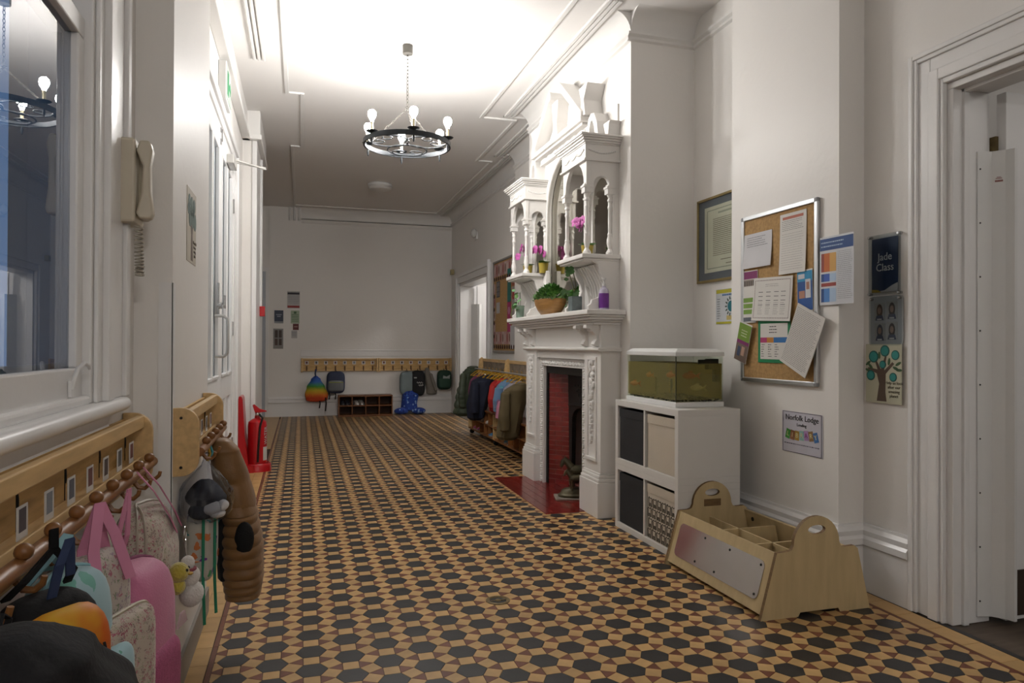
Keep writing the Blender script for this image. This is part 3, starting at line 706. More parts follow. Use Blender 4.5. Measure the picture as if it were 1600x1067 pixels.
# plush key rings
t = bag_at('plush_duck', 'small yellow plush duck key charm on the floral holdall', 'toy', 1.99, -0.30, 0.635)
YEL = mat('yellow_plush', '#b3a340', 0.95, vary=0.1, bump=0.5, bscale=150, sheen=0.5); WPL = mat('white_plush', '#c9c4bf', 0.95, vary=0.06, bump=0.5, bscale=150, sheen=0.5)
MB().ell((0, 0, 0), (0.028, 0.026, 0.026), 14, 10).build('head', YEL, t, smooth=True)
MB().ell((0.0, 0.002, -0.035), (0.022, 0.02, 0.022), 12, 8).build('body', YEL, t, smooth=True)
MB().ell((-0.012, -0.022, 0.008), (0.004, 0.004, 0.004), 8, 6).ell((0.012, -0.022, 0.008), (0.004, 0.004, 0.004), 8, 6).build('eye', IRON, t, smooth=True)
MB().ell((0, -0.028, -0.004), (0.010, 0.008, 0.004), 8, 6).build('beak', C('#a8842c'), t, smooth=True)
t = bag_at('plush_snowman', 'white plush snowman key charm hanging by the pink backpack', 'toy', 2.04, -0.285, 0.615); t.scale = (0.82, 0.82, 0.82)
b = MB(); b.ell((0, 0, 0.035), (0.024, 0.022, 0.024), 12, 9); b.ell((0.01, -0.005, -0.01), (0.036, 0.032, 0.034), 14, 9); b.ell((0.015, -0.01, -0.07), (0.044, 0.038, 0.042), 14, 9); b.build('body', WPL, t, smooth=True)
MB().lathe([(0.004, 0), (0, 0.018)], 8, (0, -0.022, 0.036), axis='y').build('nose', C('#b06a3a'), t)
MB().tube([(0.024 * math.cos(a), 0.022 * math.sin(a), 0.016) for a in [2 * PI * i / 12 for i in range(12)]], 0.006, 6, closed=True).build('scarf', C('#8a4a55', 0.9), t, smooth=True)
# pink backpack
t = bag_at('pink_backpack', 'pink school backpack with mesh pocket hanging in the window rack row', 'backpack', 1.84, -0.40, 0.53, 78)
b = MB(); bag_shape(b, (0, 0, 0.0), (0.115, 0.10, 0.185), e1=0.55, e2=0.5); b.build('body', PINK, t, smooth=True)
b = MB(); bag_shape(b, (0.0, -0.065, -0.09), (0.095, 0.05, 0.085), e1=0.45, e2=0.5); b.build('front_pocket', PINK_D, t, smooth=True)
b = MB(); bag_shape(b, (-0.115, -0.025, -0.10), (0.025, 0.06, 0.075), flat=1, e1=0.6, e2=0.6); b.build('side_pocket', PINK_D, t, smooth=True)
b = MB(); zipline(b, (0, 0, 0), (0.115, 0.10, 0.185), 0.55, 0.5, 0.35); zipline(b, (0, 0, 0), (0.115, 0.10, 0.185), 0.55, 0.5, 0.52)
b.build('zip', C('#8c4f6c', 0.5), t, smooth=True)
bx('zip_pull', IRON, -0.127, -0.075, -0.06, -0.121, -0.067, -0.015, t)
MB().ribbon([(0.03, 0.02, 0.17), (0.03, -0.0, 0.24), (0.06, 0.01, 0.345)], 0.02, 0.004, (1, 0, 0)).ribbon([(-0.03, 0.02, 0.17), (-0.02, 0.0, 0.24), (0.06, 0.01, 0.34)], 0.02, 0.004, (1, 0, 0)).build('hang_loop', PINKSTR, t)
MB().prism([(-0.03, 0), (0.03, 0), (0.012, 0.03), (-0.012, 0.03)], 'y', -0.126, -0.122).build('bow_tab', C('#b9a0a4', 0.8), t, loc=(0.04, 0, 0.02))
# floral tote with flat pouch
t = bag_at('floral_tote', 'cream floral tote with zipped pouch and two pink straps', 'bag', 1.54, -0.41, 0.61, 70)
b = MB(); bag_shape(b, (0, 0, 0.02), (0.10, 0.06, 0.19), e1=0.35, e2=0.4, wr=0.02); b.build('body', FLORAL2, t, smooth=True)
b = MB(); bag_shape(b, (0.025, -0.068, -0.035), (0.085, 0.036, 0.125), e1=0.3, e2=0.4); b.build('pouch', FLORAL, t, smooth=True)
b = MB(); zipline(b, (0.025, -0.068, -0.035), (0.085, 0.036, 0.125), 0.3, 0.4, 0.35, 0.004, -60, 180); b.build('zip', C('#a89d86', 0.5), t, smooth=True)
for x0, x1, y in ((-0.05, 0.05, -0.075), (-0.02, 0.07, -0.02)):
    MB().ribbon([(x0, y, 0.14), (x0 * 0.6 + 0.01, y * 0.6, 0.22), (0.02, -0.03, 0.305), (x1 * 0.7, y * 0.7, 0.24), (x1, y, 0.15)], 0.022, 0.003, (1, -0.5, 0)).build('strap', PINKSTR, t)
# pale blue dinosaur backpack
t = bag_at('dinosaur_backpack', 'pale blue small backpack printed with blue and green dinosaurs', 'backpack', 1.435, -0.415, 0.67, 78)
b = MB(); bag_shape(b, (0, 0, 0), (0.095, 0.072, 0.15), e1=0.55, e2=0.55); b.build('body', DINO, t, smooth=True)
b = MB(); bag_shape(b, (0.03, -0.065, -0.075), (0.07, 0.038, 0.07), e1=0.45, e2=0.5); b.build('front_pocket', DINO, t, smooth=True)
b = MB(); zipline(b, (0, 0, 0), (0.095, 0.072, 0.15), 0.55, 0.55, 0.30); zipline(b, (0, 0, 0), (0.095, 0.072, 0.15), 0.55, 0.55, 0.50); zipline(b, (0.03, -0.065, -0.075), (0.07, 0.038, 0.07), 0.45, 0.5, 0.4); b.build('zip', LBLUE, t, smooth=True)
MB().ribbon([(-0.04, 0.03, 0.14), (-0.03, 0.0, 0.18), (-0.0, -0.02, 0.215), (0.03, 0.0, 0.18), (0.03, 0.03, 0.14)], 0.018, 0.003, (0, 1, 0.2)).build('hang_loop', LBLUE, t)
for s_, cy, cz, h in ((0.032, -0.028, 0.035, '#3a5f9c'), (0.028, -0.02, -0.06, '#4f8f7c'), (0.024, 0.02, 0.075, '#5a9a90')):
    pts = [(-1, .1), (-.6, .25), (-.3, .5), (.1, .55), (.4, .35), (.6, .45), (.9, .4), (1, .2), (.7, .1), (.45, .05), (.4, -.4), (.25, -.4), (.2, -.05), (-.2, -.05), (-.25, -.4), (-.4, -.4), (-.45, .0)]
    MB().prism([(cy + p[0] * s_ * 0.9, cz + p[1] * s_ * 1.2) for p in pts], 'x', -0.0985, -0.094).build('printed_dinosaur', C(h, 0.8), t)
# orange flame backpack
t = bag_at('flame_backpack', 'black backpack with orange and yellow flame print front', 'backpack', 1.325, -0.405, 0.69, 50)
b = MB(); bag_shape(b, (0, 0, 0), (0.085, 0.065, 0.13), e1=0.6, e2=0.6); b.build('body', BLACK, t, smooth=True)
b = MB(); bag_shape(b, (0, -0.035, 0.0), (0.08, 0.055, 0.112), e1=0.6, e2=0.65); b.build('front_panel', FLAME, t, smooth=True)
b = MB()
for q in range(5): b.tube([(-0.055 + 0.024 * q, -0.089, -0.03 + 0.02 * (q % 2)), (-0.045 + 0.024 * q, -0.0905, 0.02), (-0.05 + 0.024 * q, -0.089, 0.045 + 0.012 * (q % 2))], 0.0025, 5)
b.build('flame_outline', BLACK, t)
MB().ribbon([(-0.05, -0.07, 0.09), (-0.02, -0.092, 0.02), (0.02, -0.094, -0.06)], 0.022, 0.004, (1, 0, 0.5)).build('strap', BLACK, t)
bx('name_patch', C('#b9b8bc'), -0.02, -0.092, 0.055, 0.015, -0.084, 0.072, t)
for dx in (-0.05, 0.05):
    MB().ribbon([(dx, 0.01, 0.13), (dx * 0.8, -0.02, 0.16), (0.0, -0.03, 0.205), (0.01, -0.015, 0.232)], 0.014, 0.005, (1, 0, 0)).build('shoulder_strap', BLACK, t)
MB().ribbon([(-0.004, -0.03, 0.12), (0.0, -0.045, 0.18), (0.02, -0.04, 0.216), (0.035, -0.02, 0.15)], 0.016, 0.003, (1, 0, 0)).build('lanyard', NAVY, t)
# black coat lowest left
t = bag_at('black_coat', 'bulky black padded coat hanging nearest on the window rack', 'coat', 1.12, -0.36, 0.0)
b = MB(); garment(b, [(-0.12, -0.02, 0.875), (-0.10, -0.02, 0.825), (-0.05, -0.03, 0.735), (0.02, -0.03, 0.60), (0.02, -0.03, 0.44)], [0.05, 0.095, 0.14, 0.17, 0.17], [0.04, 0.085, 0.115, 0.13, 0.12], wd=(1, 0, 0), fold=0.09, fk=7, seed=4, steps=36, n=34); b.build('body', BLACK, t, smooth=True)
b = MB(); garment(b, [(-0.02, -0.10, 0.74), (0.0, -0.13, 0.66), (0.02, -0.14, 0.54), (0.02, -0.13, 0.42)], [0.05, 0.08, 0.075, 0.07], [0.04, 0.05, 0.05, 0.05], wd=(1, 0, 0), fold=0.06, seed=5); b.build('sleeve', BLACK, t, smooth=True)
MB().ribbon([(-0.09, 0.0, 0.84), (-0.06, -0.0, 0.87), (-0.085, 0.0, 0.885), (-0.12, 0.0, 0.84)], 0.008, 0.003, (0, 1, 0)).build('hang_loop', BLACK, t)

# --- on the short rack
t = bag_at('clear_carrier_bag', 'see-through plastic bag with dark clothes tied to the short rack', 'bag', 2.74, -0.325, 0.685)
CLEAR = glass('thin_plastic_film', '#dfe2e8', 0.12, 1.35)
CLOTH_D = mat('charcoal_clothes', '#3c3d44', 0.85, vary=0.2, vscale=12)
crumple = lambda k: (lambda x, y, z: (x * (1 + 0.10 * math.sin(90 * z + k)), y * (1 + 0.10 * math.sin(70 * z + 2 * k)), z * (1 + 0.10 * math.sin(80 * x + k))))
b = MB(); b.ell((-0.02, 0.0, 0.0), (0.075, 0.06, 0.055), 20, 12, fn=crumple(1)); b.ell((0.035, -0.01, -0.03), (0.06, 0.058, 0.045), 18, 10, fn=crumple(3)); b.ell((-0.035, 0.005, -0.045), (0.055, 0.05, 0.035), 18, 10, fn=crumple(5)); b.build('dark_clothes', CLOTH_D, t, smooth=True)
b = MB(); b.ell((-0.066, -0.03, -0.035), (0.03, 0.034, 0.024), 14, 9, fn=crumple(2)); b.ell((-0.05, -0.062, -0.03), (0.035, 0.02, 0.02), 14, 9, fn=crumple(4)); b.ell((-0.06, -0.045, -0.058), (0.03, 0.03, 0.016), 14, 9, fn=crumple(6)); b.build('white_socks', C('#c4c2c2', 0.85), t, smooth=True)
b = MB(); b.loft([[(r_ * math.cos(2 * PI * j / 40) * 1.12 * (1 + 0.07 * math.sin(j * 2.3 + z * 40) + 0.04 * math.sin(j * 0.9)), r_ * math.sin(2 * PI * j / 40) * 0.92 * (1 + 0.07 * math.sin(j * 1.7 + z * 60)), z + 0.004 * math.sin(j * 1.3)) for j in range(40)] for r_, z in ((0.016, 0.15), (0.010, 0.125), (0.018, 0.105), (0.045, 0.08), (0.078, 0.045), (0.096, 0.01), (0.10, -0.025), (0.095, -0.055), (0.075, -0.082), (0.03, -0.095))]); b.build('film', CLEAR, t, smooth=True)
MB().tube([(0.0, -0.005, 0.12), (0.006, -0.012, 0.145), (0.0, -0.008, 0.17)], 0.006, 6).build('tie', C('#b58b2a'), t, smooth=True)
MB().tube([(0.012, -0.01, 0.12), (0.016, -0.02, 0.15), (0.008, -0.012, 0.175)], 0.005, 6).build('cord', C('#3f8f9a'), t, smooth=True)
t = bag_at('dinosaur_drawstring_bag', 'white drawstring bag with coloured dinosaurs and green cords', 'bag', 2.80, -0.345, 0.505)
b = MB(); bag_shape(b, (0, 0, 0), (0.12, 0.05, 0.125), flat=0.8, e1=0.3, e2=0.4, wr=0.03); b.build('body', DINOW, t, smooth=True)
GRN = mat('green_cord', '#1d7a5c', 0.7)
for x, dy, z1 in ((-0.115, -0.02, -0.27), (-0.09, -0.055, -0.24)):
    MB().ribbon([(x, dy, 0.16), (x - 0.006, dy, 0.02), (x, dy, -0.12), (x + 0.004, dy - 0.005, z1)], 0.010, 0.003, (0.8, -1, 0)).build('cord', GRN, t)
def dino(b, s, cx, cz, y):   # flat printed motif
    pts = [(-1, .1), (-.6, .25), (-.3, .5), (.1, .55), (.4, .35), (.6, .45), (.9, .4), (1, .2), (.7, .1), (.45, .05), (.4, -.4), (.25, -.4), (.2, -.05), (-.2, -.05), (-.25, -.4), (-.4, -.4), (-.45, .0)]
    b.prism([(cx + p[0] * s, cz + p[1] * s * 1.1) for p in pts], 'y', y - 0.0015, y)
for s, cx, cz, h in ((0.026, -0.03, 0.005, '#5a2478'), (0.022, 0.055, 0.06, '#1f7d7b'), (0.02, -0.05, 0.075, '#1c6b55'), (0.024, 0.04, -0.06, '#a85c2c'), (0.026, -0.055, -0.075, '#14666e')):
    b = MB(); dino(b, s, cx, cz, -0.0515); b.build('printed_dinosaur', C(h, 0.8), t)
# brown puffer
t = bag_at('brown_puffer_coat', 'brown quilted puffer coat hanging low from the short rack', 'coat', 3.0, -0.29, 0.0)
PUFF = mat('brown_puffer_nylon', '#7d5a33', 0.5, vary=0.08, vscale=10, bump=0.2, bscale=40, sheen=0.1)
b = MB(); garment(b, [(-0.02, 0.01, 0.855), (-0.01, -0.005, 0.80), (0.02, -0.03, 0.68), (0.02, -0.055, 0.56)], [0.045, 0.075, 0.10, 0.105], [0.035, 0.058, 0.068, 0.070], wd=(1, 0, 0), fold=0.05, quilt=0.06, qn=3, steps=30, seed=2); b.build('hood', PUFF, t, smooth=True)
b = MB(); garment(b, [(0.02, -0.045, 0.62), (0.02, -0.06, 0.54), (0.02, -0.07, 0.42), (0.02, -0.075, 0.30), (0.02, -0.075, 0.215)], [0.10, 0.12, 0.135, 0.13, 0.115], [0.055, 0.070, 0.080, 0.078, 0.068], wd=(1, 0, 0), fold=0.02, quilt=0.10, qn=9, q0=0.2, steps=100, n=28, seed=3); b.build('body', PUFF, t, smooth=True)
b = MB(); garment(b, [(0.03, -0.0, 0.62), (0.03, -0.005, 0.45), (0.03, -0.01, 0.29)], [0.09, 0.10, 0.09], [0.03, 0.035, 0.03], wd=(1, 0, 0), fold=0.05); b.build('lining', BLACK, t, smooth=True)
b = MB(); b.ell((-0.10, -0.085, 0.475), (0.02, 0.036, 0.065), 16, 10, fn=lambda x, y, z: (x - 0.0, y, z)); b.build('armhole', BLACK, t, smooth=True)

# ------------------------------------------------------------------ wall phone
CREAM = mat('cream_plastic', '#c4bba8', 0.4, vary=0.03)
t = thing('entry_phone', 'cream wall intercom phone with coiled cord beside the window', 'telephone', (XL_WIN + 0.02, 2.345, 1.585), LEFT)
MB().box(-0.05, -0.035, 0.0, 0.075, 0.03, 0.25).build('base_plate', CREAM, t, bevel=0.008)
b = MB(); b.loft([[(x, -y0, z), (x, -y1, z), (x + 0.04, -y1, z), (x + 0.04, -y0, z)] for x, y0, y1, z in ((-0.045, 0.045, 0.075, 0.012), (-0.045, 0.036, 0.082, 0.03), (-0.045, 0.05, 0.075, 0.09), (-0.045, 0.053, 0.073, 0.17), (-0.045, 0.036, 0.08, 0.215), (-0.045, 0.045, 0.072, 0.245))])
b.build('handset', CREAM, t, bevel=0.006, smooth=True)
MB().box(0.005, -0.055, 0.02, 0.07, -0.033, 0.235).build('front_cover', CREAM, t, bevel=0.006)
bx('screen', mat('dark_screen', '#4e5560', 0.2), 0.012, -0.0565, 0.15, 0.064, -0.0545, 0.215, t)
co = []
for i in range(150):
    s_ = i / 149; a = s_ * 2 * PI * 17; zz = -0.005 - 0.145 * math.sin(s_ * PI * 0.5) if s_ < 0.6 else -0.005 - 0.145 * math.sin(0.6 * PI * 0.5) - 0.03 * math.sin((s_ - 0.6) / 0.4 * PI)
    co.append((-0.02 + 0.02 * s_ + 0.011 * math.cos(a), -0.04 + 0.011 * math.sin(a), zz))
MB().tube(co, 0.0028, 5).build('coiled_cord', mat('grey_cord', '#a8a294', 0.5), t, smooth=True)
# tree picture on the pier
t = thing('tree_print', 'narrow painted tree print taped to the pier beyond the phone', 'picture', (XL_PIER, 2.965, 1.68), LEFT)
PAPER = mat('paper', '#cfccc6', 0.6, vary=0.02)
bx('sheet', mat('warm_paper', '#b3ab9b', 0.6, vary=0.05), -0.115, -0.002, -0.14, 0.115, 0, 0.14, t)
b = MB(); b.prism([(-0.02, -0.13), (0.03, -0.13), (0.018, -0.03), (0.05, 0.05), (0.03, 0.05), (0.005, 0.0), (-0.03, 0.06), (-0.045, 0.05), (-0.01, -0.03)], 'y', -0.003, -0.002); b.build('trunk_drawing', C('#5d4a3a'), t)
b = MB()
for q in range(9): b.prism(regpoly(10, 0.022 + 0.006 * (q % 3), 0), 'y', -0.0032, -0.002, m=None); b.v[-20:] = [(x + (-0.08 + 0.02 * q), y, z + 0.06 + 0.035 * math.sin(q * 2.1)) for x, y, z in b.v[-20:]]
b.build('leaf_drawing', C('#3f5a50'), t)
text_mesh('handwriting', 'Help us look\nafter our\namazing\nplanet', 0.017, C('#5b5347'), t, (0.075, -0.003, -0.08))
# exit sign
t = thing('exit_sign', 'white box exit sign with green face above the double doors', 'sign', (XL_DOOR, 5.50, 3.10), LEFT)
MB().box(-0.16, -0.055, -0.14, 0.16, 0, 0.14).build('case', WHITE_PL, t, bevel=0.006)
bx('face', mat('pale_green_face', '#b9c9bd', 0.3), -0.14, -0.058, -0.12, 0.14, -0.054, 0.12, t)
b = MB(); b.box(-0.11, -0.060, -0.085, -0.03, -0.0575, 0.085); b.prism([(0.0, 0.02), (0.06, 0.02), (0.06, 0.05), (0.11, 0.0), (0.06, -0.05), (0.06, -0.02), (0, -0.02)], 'y', -0.060, -0.0575)
b.build('pictogram', C('#2f8a58'), t)
bx('hanger', WHITE_PL, -0.01, -0.03, 0.14, 0.01, -0.01, 0.20, t)
# fire extinguisher and stand
RED = mat('signal_red', '#b01019', 0.3, vary=0.03, coat=0.3)
t = thing('extinguisher_stand', 'red plastic stand behind and under the fire extinguisher', 'stand', (-0.42, 7.26, 0.0))
b = MB(); b.prism([(-0.145, 0), (-0.05, 0.0), (-0.055, 0.10), (-0.085, 0.35), (-0.105, 0.70), (-0.115, 0.73), (-0.14, 0.73), (-0.145, 0.70)], 'y', -0.15, 0.12); b.build('back_panel', RED, t, bevel=0.006)
b = MB(); b.lathe([(0.0, 0.012), (0.10, 0.012), (0.105, 0.06), (0.118, 0.075), (0.128, 0.06), (0.135, 0.0), (0, 0)], 28, (0.02, 0, 0)); b.box(-0.12, -0.15, 0, 0.0, 0.12, 0.07); b.build('tray', RED, t, smooth=True)
t = thing('fire_extinguisher', 'red fire extinguisher standing by the double doors', 'fire extinguisher', (-0.40, 7.26, 0.0125))
b = MB(); b.lathe([(0.0, 0.0), (0.07, 0.0), (0.088, 0.02), (0.09, 0.03)], 28); b.build('base_ring', IRON, t, smooth=True)
b = MB(); b.lathe([(0.088, 0.03), (0.089, 0.04), (0.089, 0.42), (0.082, 0.46), (0.05, 0.485), (0.026, 0.495), (0.024, 0.52), (0, 0.52)], 28); b.build('cylinder', RED, t, smooth=True)
b = MB(); b.lathe([(0.018, 0.52), (0.02, 0.55), (0, 0.555)], 14); b.lathe([(0.012, 0), (0.012, 0.02), (0, 0.022)], 12, (0.0, -0.02, 0.535), axis='y'); b.build('valve', CHROME, t, smooth=True)
b = MB(); b.prism([(-0.02, 0.545), (0.085, 0.555), (0.085, 0.565), (0.02, 0.585), (-0.03, 0.63), (-0.045, 0.62), (-0.03, 0.57)], 'y', -0.012, 0.012); b.build('lever', RED, t, bevel=0.003)
MB().tube([(0.02, -0.03, 0.53), (0.05, -0.075, 0.50), (0.03, -0.097, 0.42), (0.015, -0.098, 0.2), (0.012, -0.098, 0.08)], 0.010, 8).build('hose', IRON, t, smooth=True)
b = MB(); 
for a0, a1, z0, z1 in ((-50, -5, 0.09, 0.22),): b.loft([[(0.0895 * math.cos(R(a0 + (a1 - a0) * i / 8)), 0.0895 * math.sin(R(a0 + (a1 - a0) * i / 8)), z) for i in range(9)] for z in (z0, z1)], cap=False)
b.build('paper_label', C('#c9c9c4', 0.5), t)
text_mesh('lettering', 'WATER', 0.05, C('#c9c9c4', 0.5), t, (0.079, -0.048, 0.33), (PI/2, -PI/2, 0.95))
# alarm call point with conduit
t = thing('alarm_call_point', 'small red fire alarm call point on the white pier', 'alarm', (XL_P2 + 0.012, 8.15, 1.585), LEFT)
MB().box(-0.05, -0.055, -0.055, 0.05, 0, 0.055).build('case', RED, t, bevel=0.006)
bx('glass_face', C('#c9b9b4', 0.2), -0.03, -0.057, -0.03, 0.03, -0.054, 0.03, t)
MB().box(-0.012, -0.022, 0.055, 0.012, -0.0, 1.66).build('conduit', WHITE_PL, t)
# ------------------------------------------------------------------ fireplace
FW = mat('fireplace_white', '#dddad6', 0.38, vary=0.012, vscale=5, bump=0.04, bscale=40)
FX = 2.2
fp = thing('fireplace', 'white painted carved fireplace surround with red tiled hearth', 'fireplace', (FX, FY, 0), RIGHT)
REDT = mat('red_glazed_tile', '#7d2420', 0.22, vary=0.12, vscale=10, obj_rand=0.16, coat=0.2)
MORT = mat('pale_mortar', '#c08e84', 0.8)
for s_ in (-1, 1):
    x0, x1 = sorted((s_ * 0.56, s_ * 0.86))
    b = MB(); b.box(x0 - 0.02, -0.185, 0, x1 + 0.02, 0, 0.25)
    b.build('plinth', FW, fp, bevel=0.004)
    b = MB(); b.box(x0 - 0.014, -0.178, 0.25, x1 + 0.014, 0, 0.275); b.box(x0 - 0.006, -0.17, 0.275, x1 + 0.006, 0, 0.30); b.box(x0 - 0.001, -0.162, 0.30, x1 + 0.001, 0, 0.315)
    b.build('plinth_moulding', FW, fp, bevel=0.006)
    pl = MB().box(x0, -0.155, 0.315, x1, 0, 1.195).build('pilaster', FW, fp, bevel=0.003)
    # raised frame of the pilaster panel
    px0, px1 = x0 + 0.065, x1 - 0.065
    b = MB(); b.box(px0, -0.165, 0.40, px0 + 0.016, -0.153, 1.14); b.box(px1 - 0.016, -0.165, 0.40, px1, -0.153, 1.14); b.box(px0, -0.167, 1.12, px1, -0.153, 1.145); b.box(px0 - 0.01, -0.172, 0.39, px1 + 0.01, -0.153, 0.415)
    b.build('panel_frame', FW, pl, bevel=0.004)
    # carved garland: leaves, blossoms and berries tapering downwards
    b = MB(); rnd = random.Random(5); xc = (x0 + x1) / 2
    for k in range(46):
        tt = k / 45; z = 1.10 - 0.58 * tt; sp = 0.055 * (1 - 0.75 * tt) * (0.5 + 0.5 * abs(math.sin(tt * 17)))
        for q in range(2):
            r_ = (0.013 + 0.012 * rnd.random()) * (1 - 0.45 * tt)
            b.ell((xc + rnd.uniform(-sp, sp), -0.157, z + rnd.uniform(-0.008, 0.008)), (r_ * rnd.uniform(0.5, 1.1), 0.018, r_ * rnd.uniform(0.6, 1.3)), 7, 5)
    o = b.build('carved_garland', PLASTER, pl, smooth=True); o['kind'] = 'stuff'
# frieze and shelf
b = MB(); b.box(-0.86, -0.155, 1.195, 0.86, 0, 1.375); b.build('frieze', FW, fp, bevel=0.003)
b = MB(); b.prism([(0, 1.185), (-0.175, 1.185), (-0.185, 1.195), (-0.185, 1.205), (-0.165, 1.215), (0, 1.215)], 'x', -0.88, 0.88); b.build('architrave_moulding', FW, fp)
b = MB()
for d0, z0, z1 in ((0.215, 1.375, 1.395), (0.235, 1.395, 1.41), (0.26, 1.41, 1.43), (0.285, 1.43, 1.445), (0.30, 1.445, 1.48)): b.box(-0.74 - d0 + 0.01, -d0, z0, 0.66 + d0 - 0.01, 0, z1)
b.build('mantel_shelf', FW, fp, bevel=0.006)
for x in (-0.82, -0.62, 0.60, 0.80):
    b = MB(); pr = [(-0.15, 1.215), (-0.17, 1.22), (-0.195, 1.235), (-0.19, 1.25), (-0.175, 1.27), (-0.18, 1.30), (-0.205, 1.325), (-0.225, 1.33), (-0.225, 1.345), (-0.255, 1.35), (-0.255, 1.376), (-0.15, 1.376)]
    b.prism(pr, 'x', x - 0.03, x + 0.03); b.build('corbel', FW, fp, bevel=0.004)
# carved inner frame round the opening
b = MB(); b.box(-0.56, -0.12, 0.0, -0.45, 0, 1.05); b.box(0.45, -0.12, 0, 0.56, 0, 1.05); b.box(-0.56, -0.12, 1.05, 0.56, 0, 1.12); b.box(-0.56, -0.145, 1.12, 0.56, 0, 1.195)
b.build('inner_slip', FW, fp)
b = MB(); rnd = random.Random(3)
for sx in (-1, 1):
    for k in range(54): b.ell((sx * 0.492 + 0.012 * math.sin(k * 1.9), -0.122, 0.02 + k * 0.0195), (0.016, 0.017, 0.010), 7, 5)
for k in range(50): b.ell((-0.48 + k * 0.0196, -0.122, 1.075 + 0.006 * math.sin(k * 1.9)), (0.0085, 0.016, 0.015), 7, 5)
o = b.build('carved_moulding', PLASTER, fp, smooth=True); o['kind'] = 'stuff'
b = MB(); b.box(-0.53, -0.13, 0, -0.518, -0.115, 1.108); b.box(0.518, -0.13, 0, 0.53, -0.115, 1.108); b.box(-0.53, -0.13, 1.10, 0.53, -0.115, 1.11); b.box(-0.465, -0.13, 0, -0.455, -0.115, 1.055); b.box(0.455, -0.13, 0, 0.465, -0.115, 1.055); b.box(-0.465, -0.13, 1.048, 0.465, -0.115, 1.058)
b.build('moulding_fillet', FW, fp, bevel=0.002)
# cast iron insert
b = MB(); b.box(-0.45, -0.10, 0.0, -0.425, -0.08, 0.985); b.box(0.425, -0.10, 0, 0.45, -0.08, 0.985); b.box(-0.45, -0.10, 0.985, 0.45, -0.08, 1.05)
b.build('iron_frame', IRON, fp, bevel=0.003)
b = MB(); pts = [(-0.25, 0.0), (-0.22, 0.0), (-0.20, 0.55)] + [(0.20 * math.cos(R(180 - 180 * i / 12)), 0.58 + 0.12 * math.sin(R(180 - 180 * i / 12))) for i in range(13)] + [(0.20, 0.55), (0.22, 0.0), (0.25, 0.0), (0.30, 0.98), (-0.30, 0.98)]
b.prism(pts, 'y', 0.048, 0.088)
ir = b.build('grate_hood', IRON, fp, bevel=0.004)
b = MB()
for k in range(22): b.ell((0.16 * math.sin(k * 1.3) * (k / 22), 0.046, 0.74 + 0.008 * k), (0.016, 0.008, 0.012), 7, 5)
b.tube([(-0.26, 0.042, 0.71), (-0.1, 0.037, 0.725), (0.1, 0.037, 0.725), (0.26, 0.042, 0.71)], 0.01, 6)
b.build('hood_relief', IRON, ir, smooth=True)
b = MB()
for k in range(9): b.tube([(-0.18 + 0.045 * k, 0.20, 0.06), (-0.18 + 0.045 * k, 0.18, 0.16), (-0.18 + 0.045 * k, 0.20, 0.24)], 0.007, 6)
b.tube([(-0.22, 0.2, 0.24), (0.22, 0.2, 0.24)], 0.01, 6); b.tube([(-0.22, 0.2, 0.06), (0.22, 0.2, 0.06)], 0.01, 6)
b.build('fire_bars', IRON, fp, smooth=True)
b = MB(); b.box(-0.46, 0.50, 0, 0.46, 0.53, 1.08); b.box(-0.46, 0.02, 0.99, 0.46, 0.5, 1.05); b.build('fire_back', mat('sooty_brick', '#4b443c', 0.9, vary=0.2, vscale=9), fp)
# tiled cheeks: the far one shows; each course of two glazed bricks
cheek = MB().prism([(-0.435, -0.078), (-0.29, 0.06), (-0.30, 0.072), (-0.445, -0.066)], 'z', 0.0, 0.99).build('tiled_cheek', MORT, fp)
ux, uy = 0.145, 0.138; L_ = math.hypot(ux, uy); ang = math.atan2(uy, ux); H_ = 0.0425
meshes = {}
for k in range(23):
    z0 = 0.003 + k * H_
    cuts = [0.0, 0.62, 1.0] if k % 2 else [0.0, 0.36, 0.98, 1.0][:3] + [1.0]
    cuts = [0.0, 0.66, 1.0] if k % 2 else [0.0, 0.33, 1.0]
    for c0, c1 in zip(cuts, cuts[1:]):
        key = round(c1 - c0, 3)
        if key not in meshes: meshes[key] = MB().box(0.0025, -0.004, 0.0025, (c1 - c0) * L_ - 0.0025, 0.004, H_ - 0.0025).mesh('glazed_brick', REDT)
        o = D.objects.new('glazed_brick', meshes[key]); COL.objects.link(o); o.parent = cheek
        o.location = (-0.435 + ux * c0, -0.078 + uy * c0, z0); o.rotation_euler = (0, 0, ang)
MB().prism([(0.435, -0.078), (0.29, 0.06), (0.30, 0.072), (0.445, -0.066)], 'z', 0.0, 0.99).build('tiled_cheek', REDT, fp)
# hearth
he = MB().box(-0.795, -0.49, 0.0002, 0.65, -0.14, 0.002).box(-0.54, -0.14, 0.0002, 0.54, 0.45, 0.002).build('hearth', mat('dark_red_joint', '#a5675a', 0.7), fp)
HL, HR = -0.795, 0.65
tm = MB().box(0.0015, 0.0015, 0, 0.149, 0.0735, 0.004).mesh('hearth_tile', REDT)
HT = REDT
for i in range(8):
    for j in range(-1, 11):
        y = -0.49 + i * 0.075; x = HL + j * 0.15 + (0.075 if i % 2 else 0)
        l0, l1 = (HL, HR) if y < -0.18 else (-0.535, 0.535)
        x0, x1 = max(x, l0), min(x + 0.15, l1)
        if x1 - x0 < 0.02: continue
        if x0 == x and abs(x1 - x - 0.15) < 1e-6: me = tm
        else: me = MB().box(0.0015, 0.0015, 0, x1 - x0 - 0.0015, 0.0735, 0.004).mesh('hearth_tile', REDT)
        o = D.objects.new('hearth_tile', me); COL.objects.link(o); o.parent = he; o.location = (x0, y, 0.001)
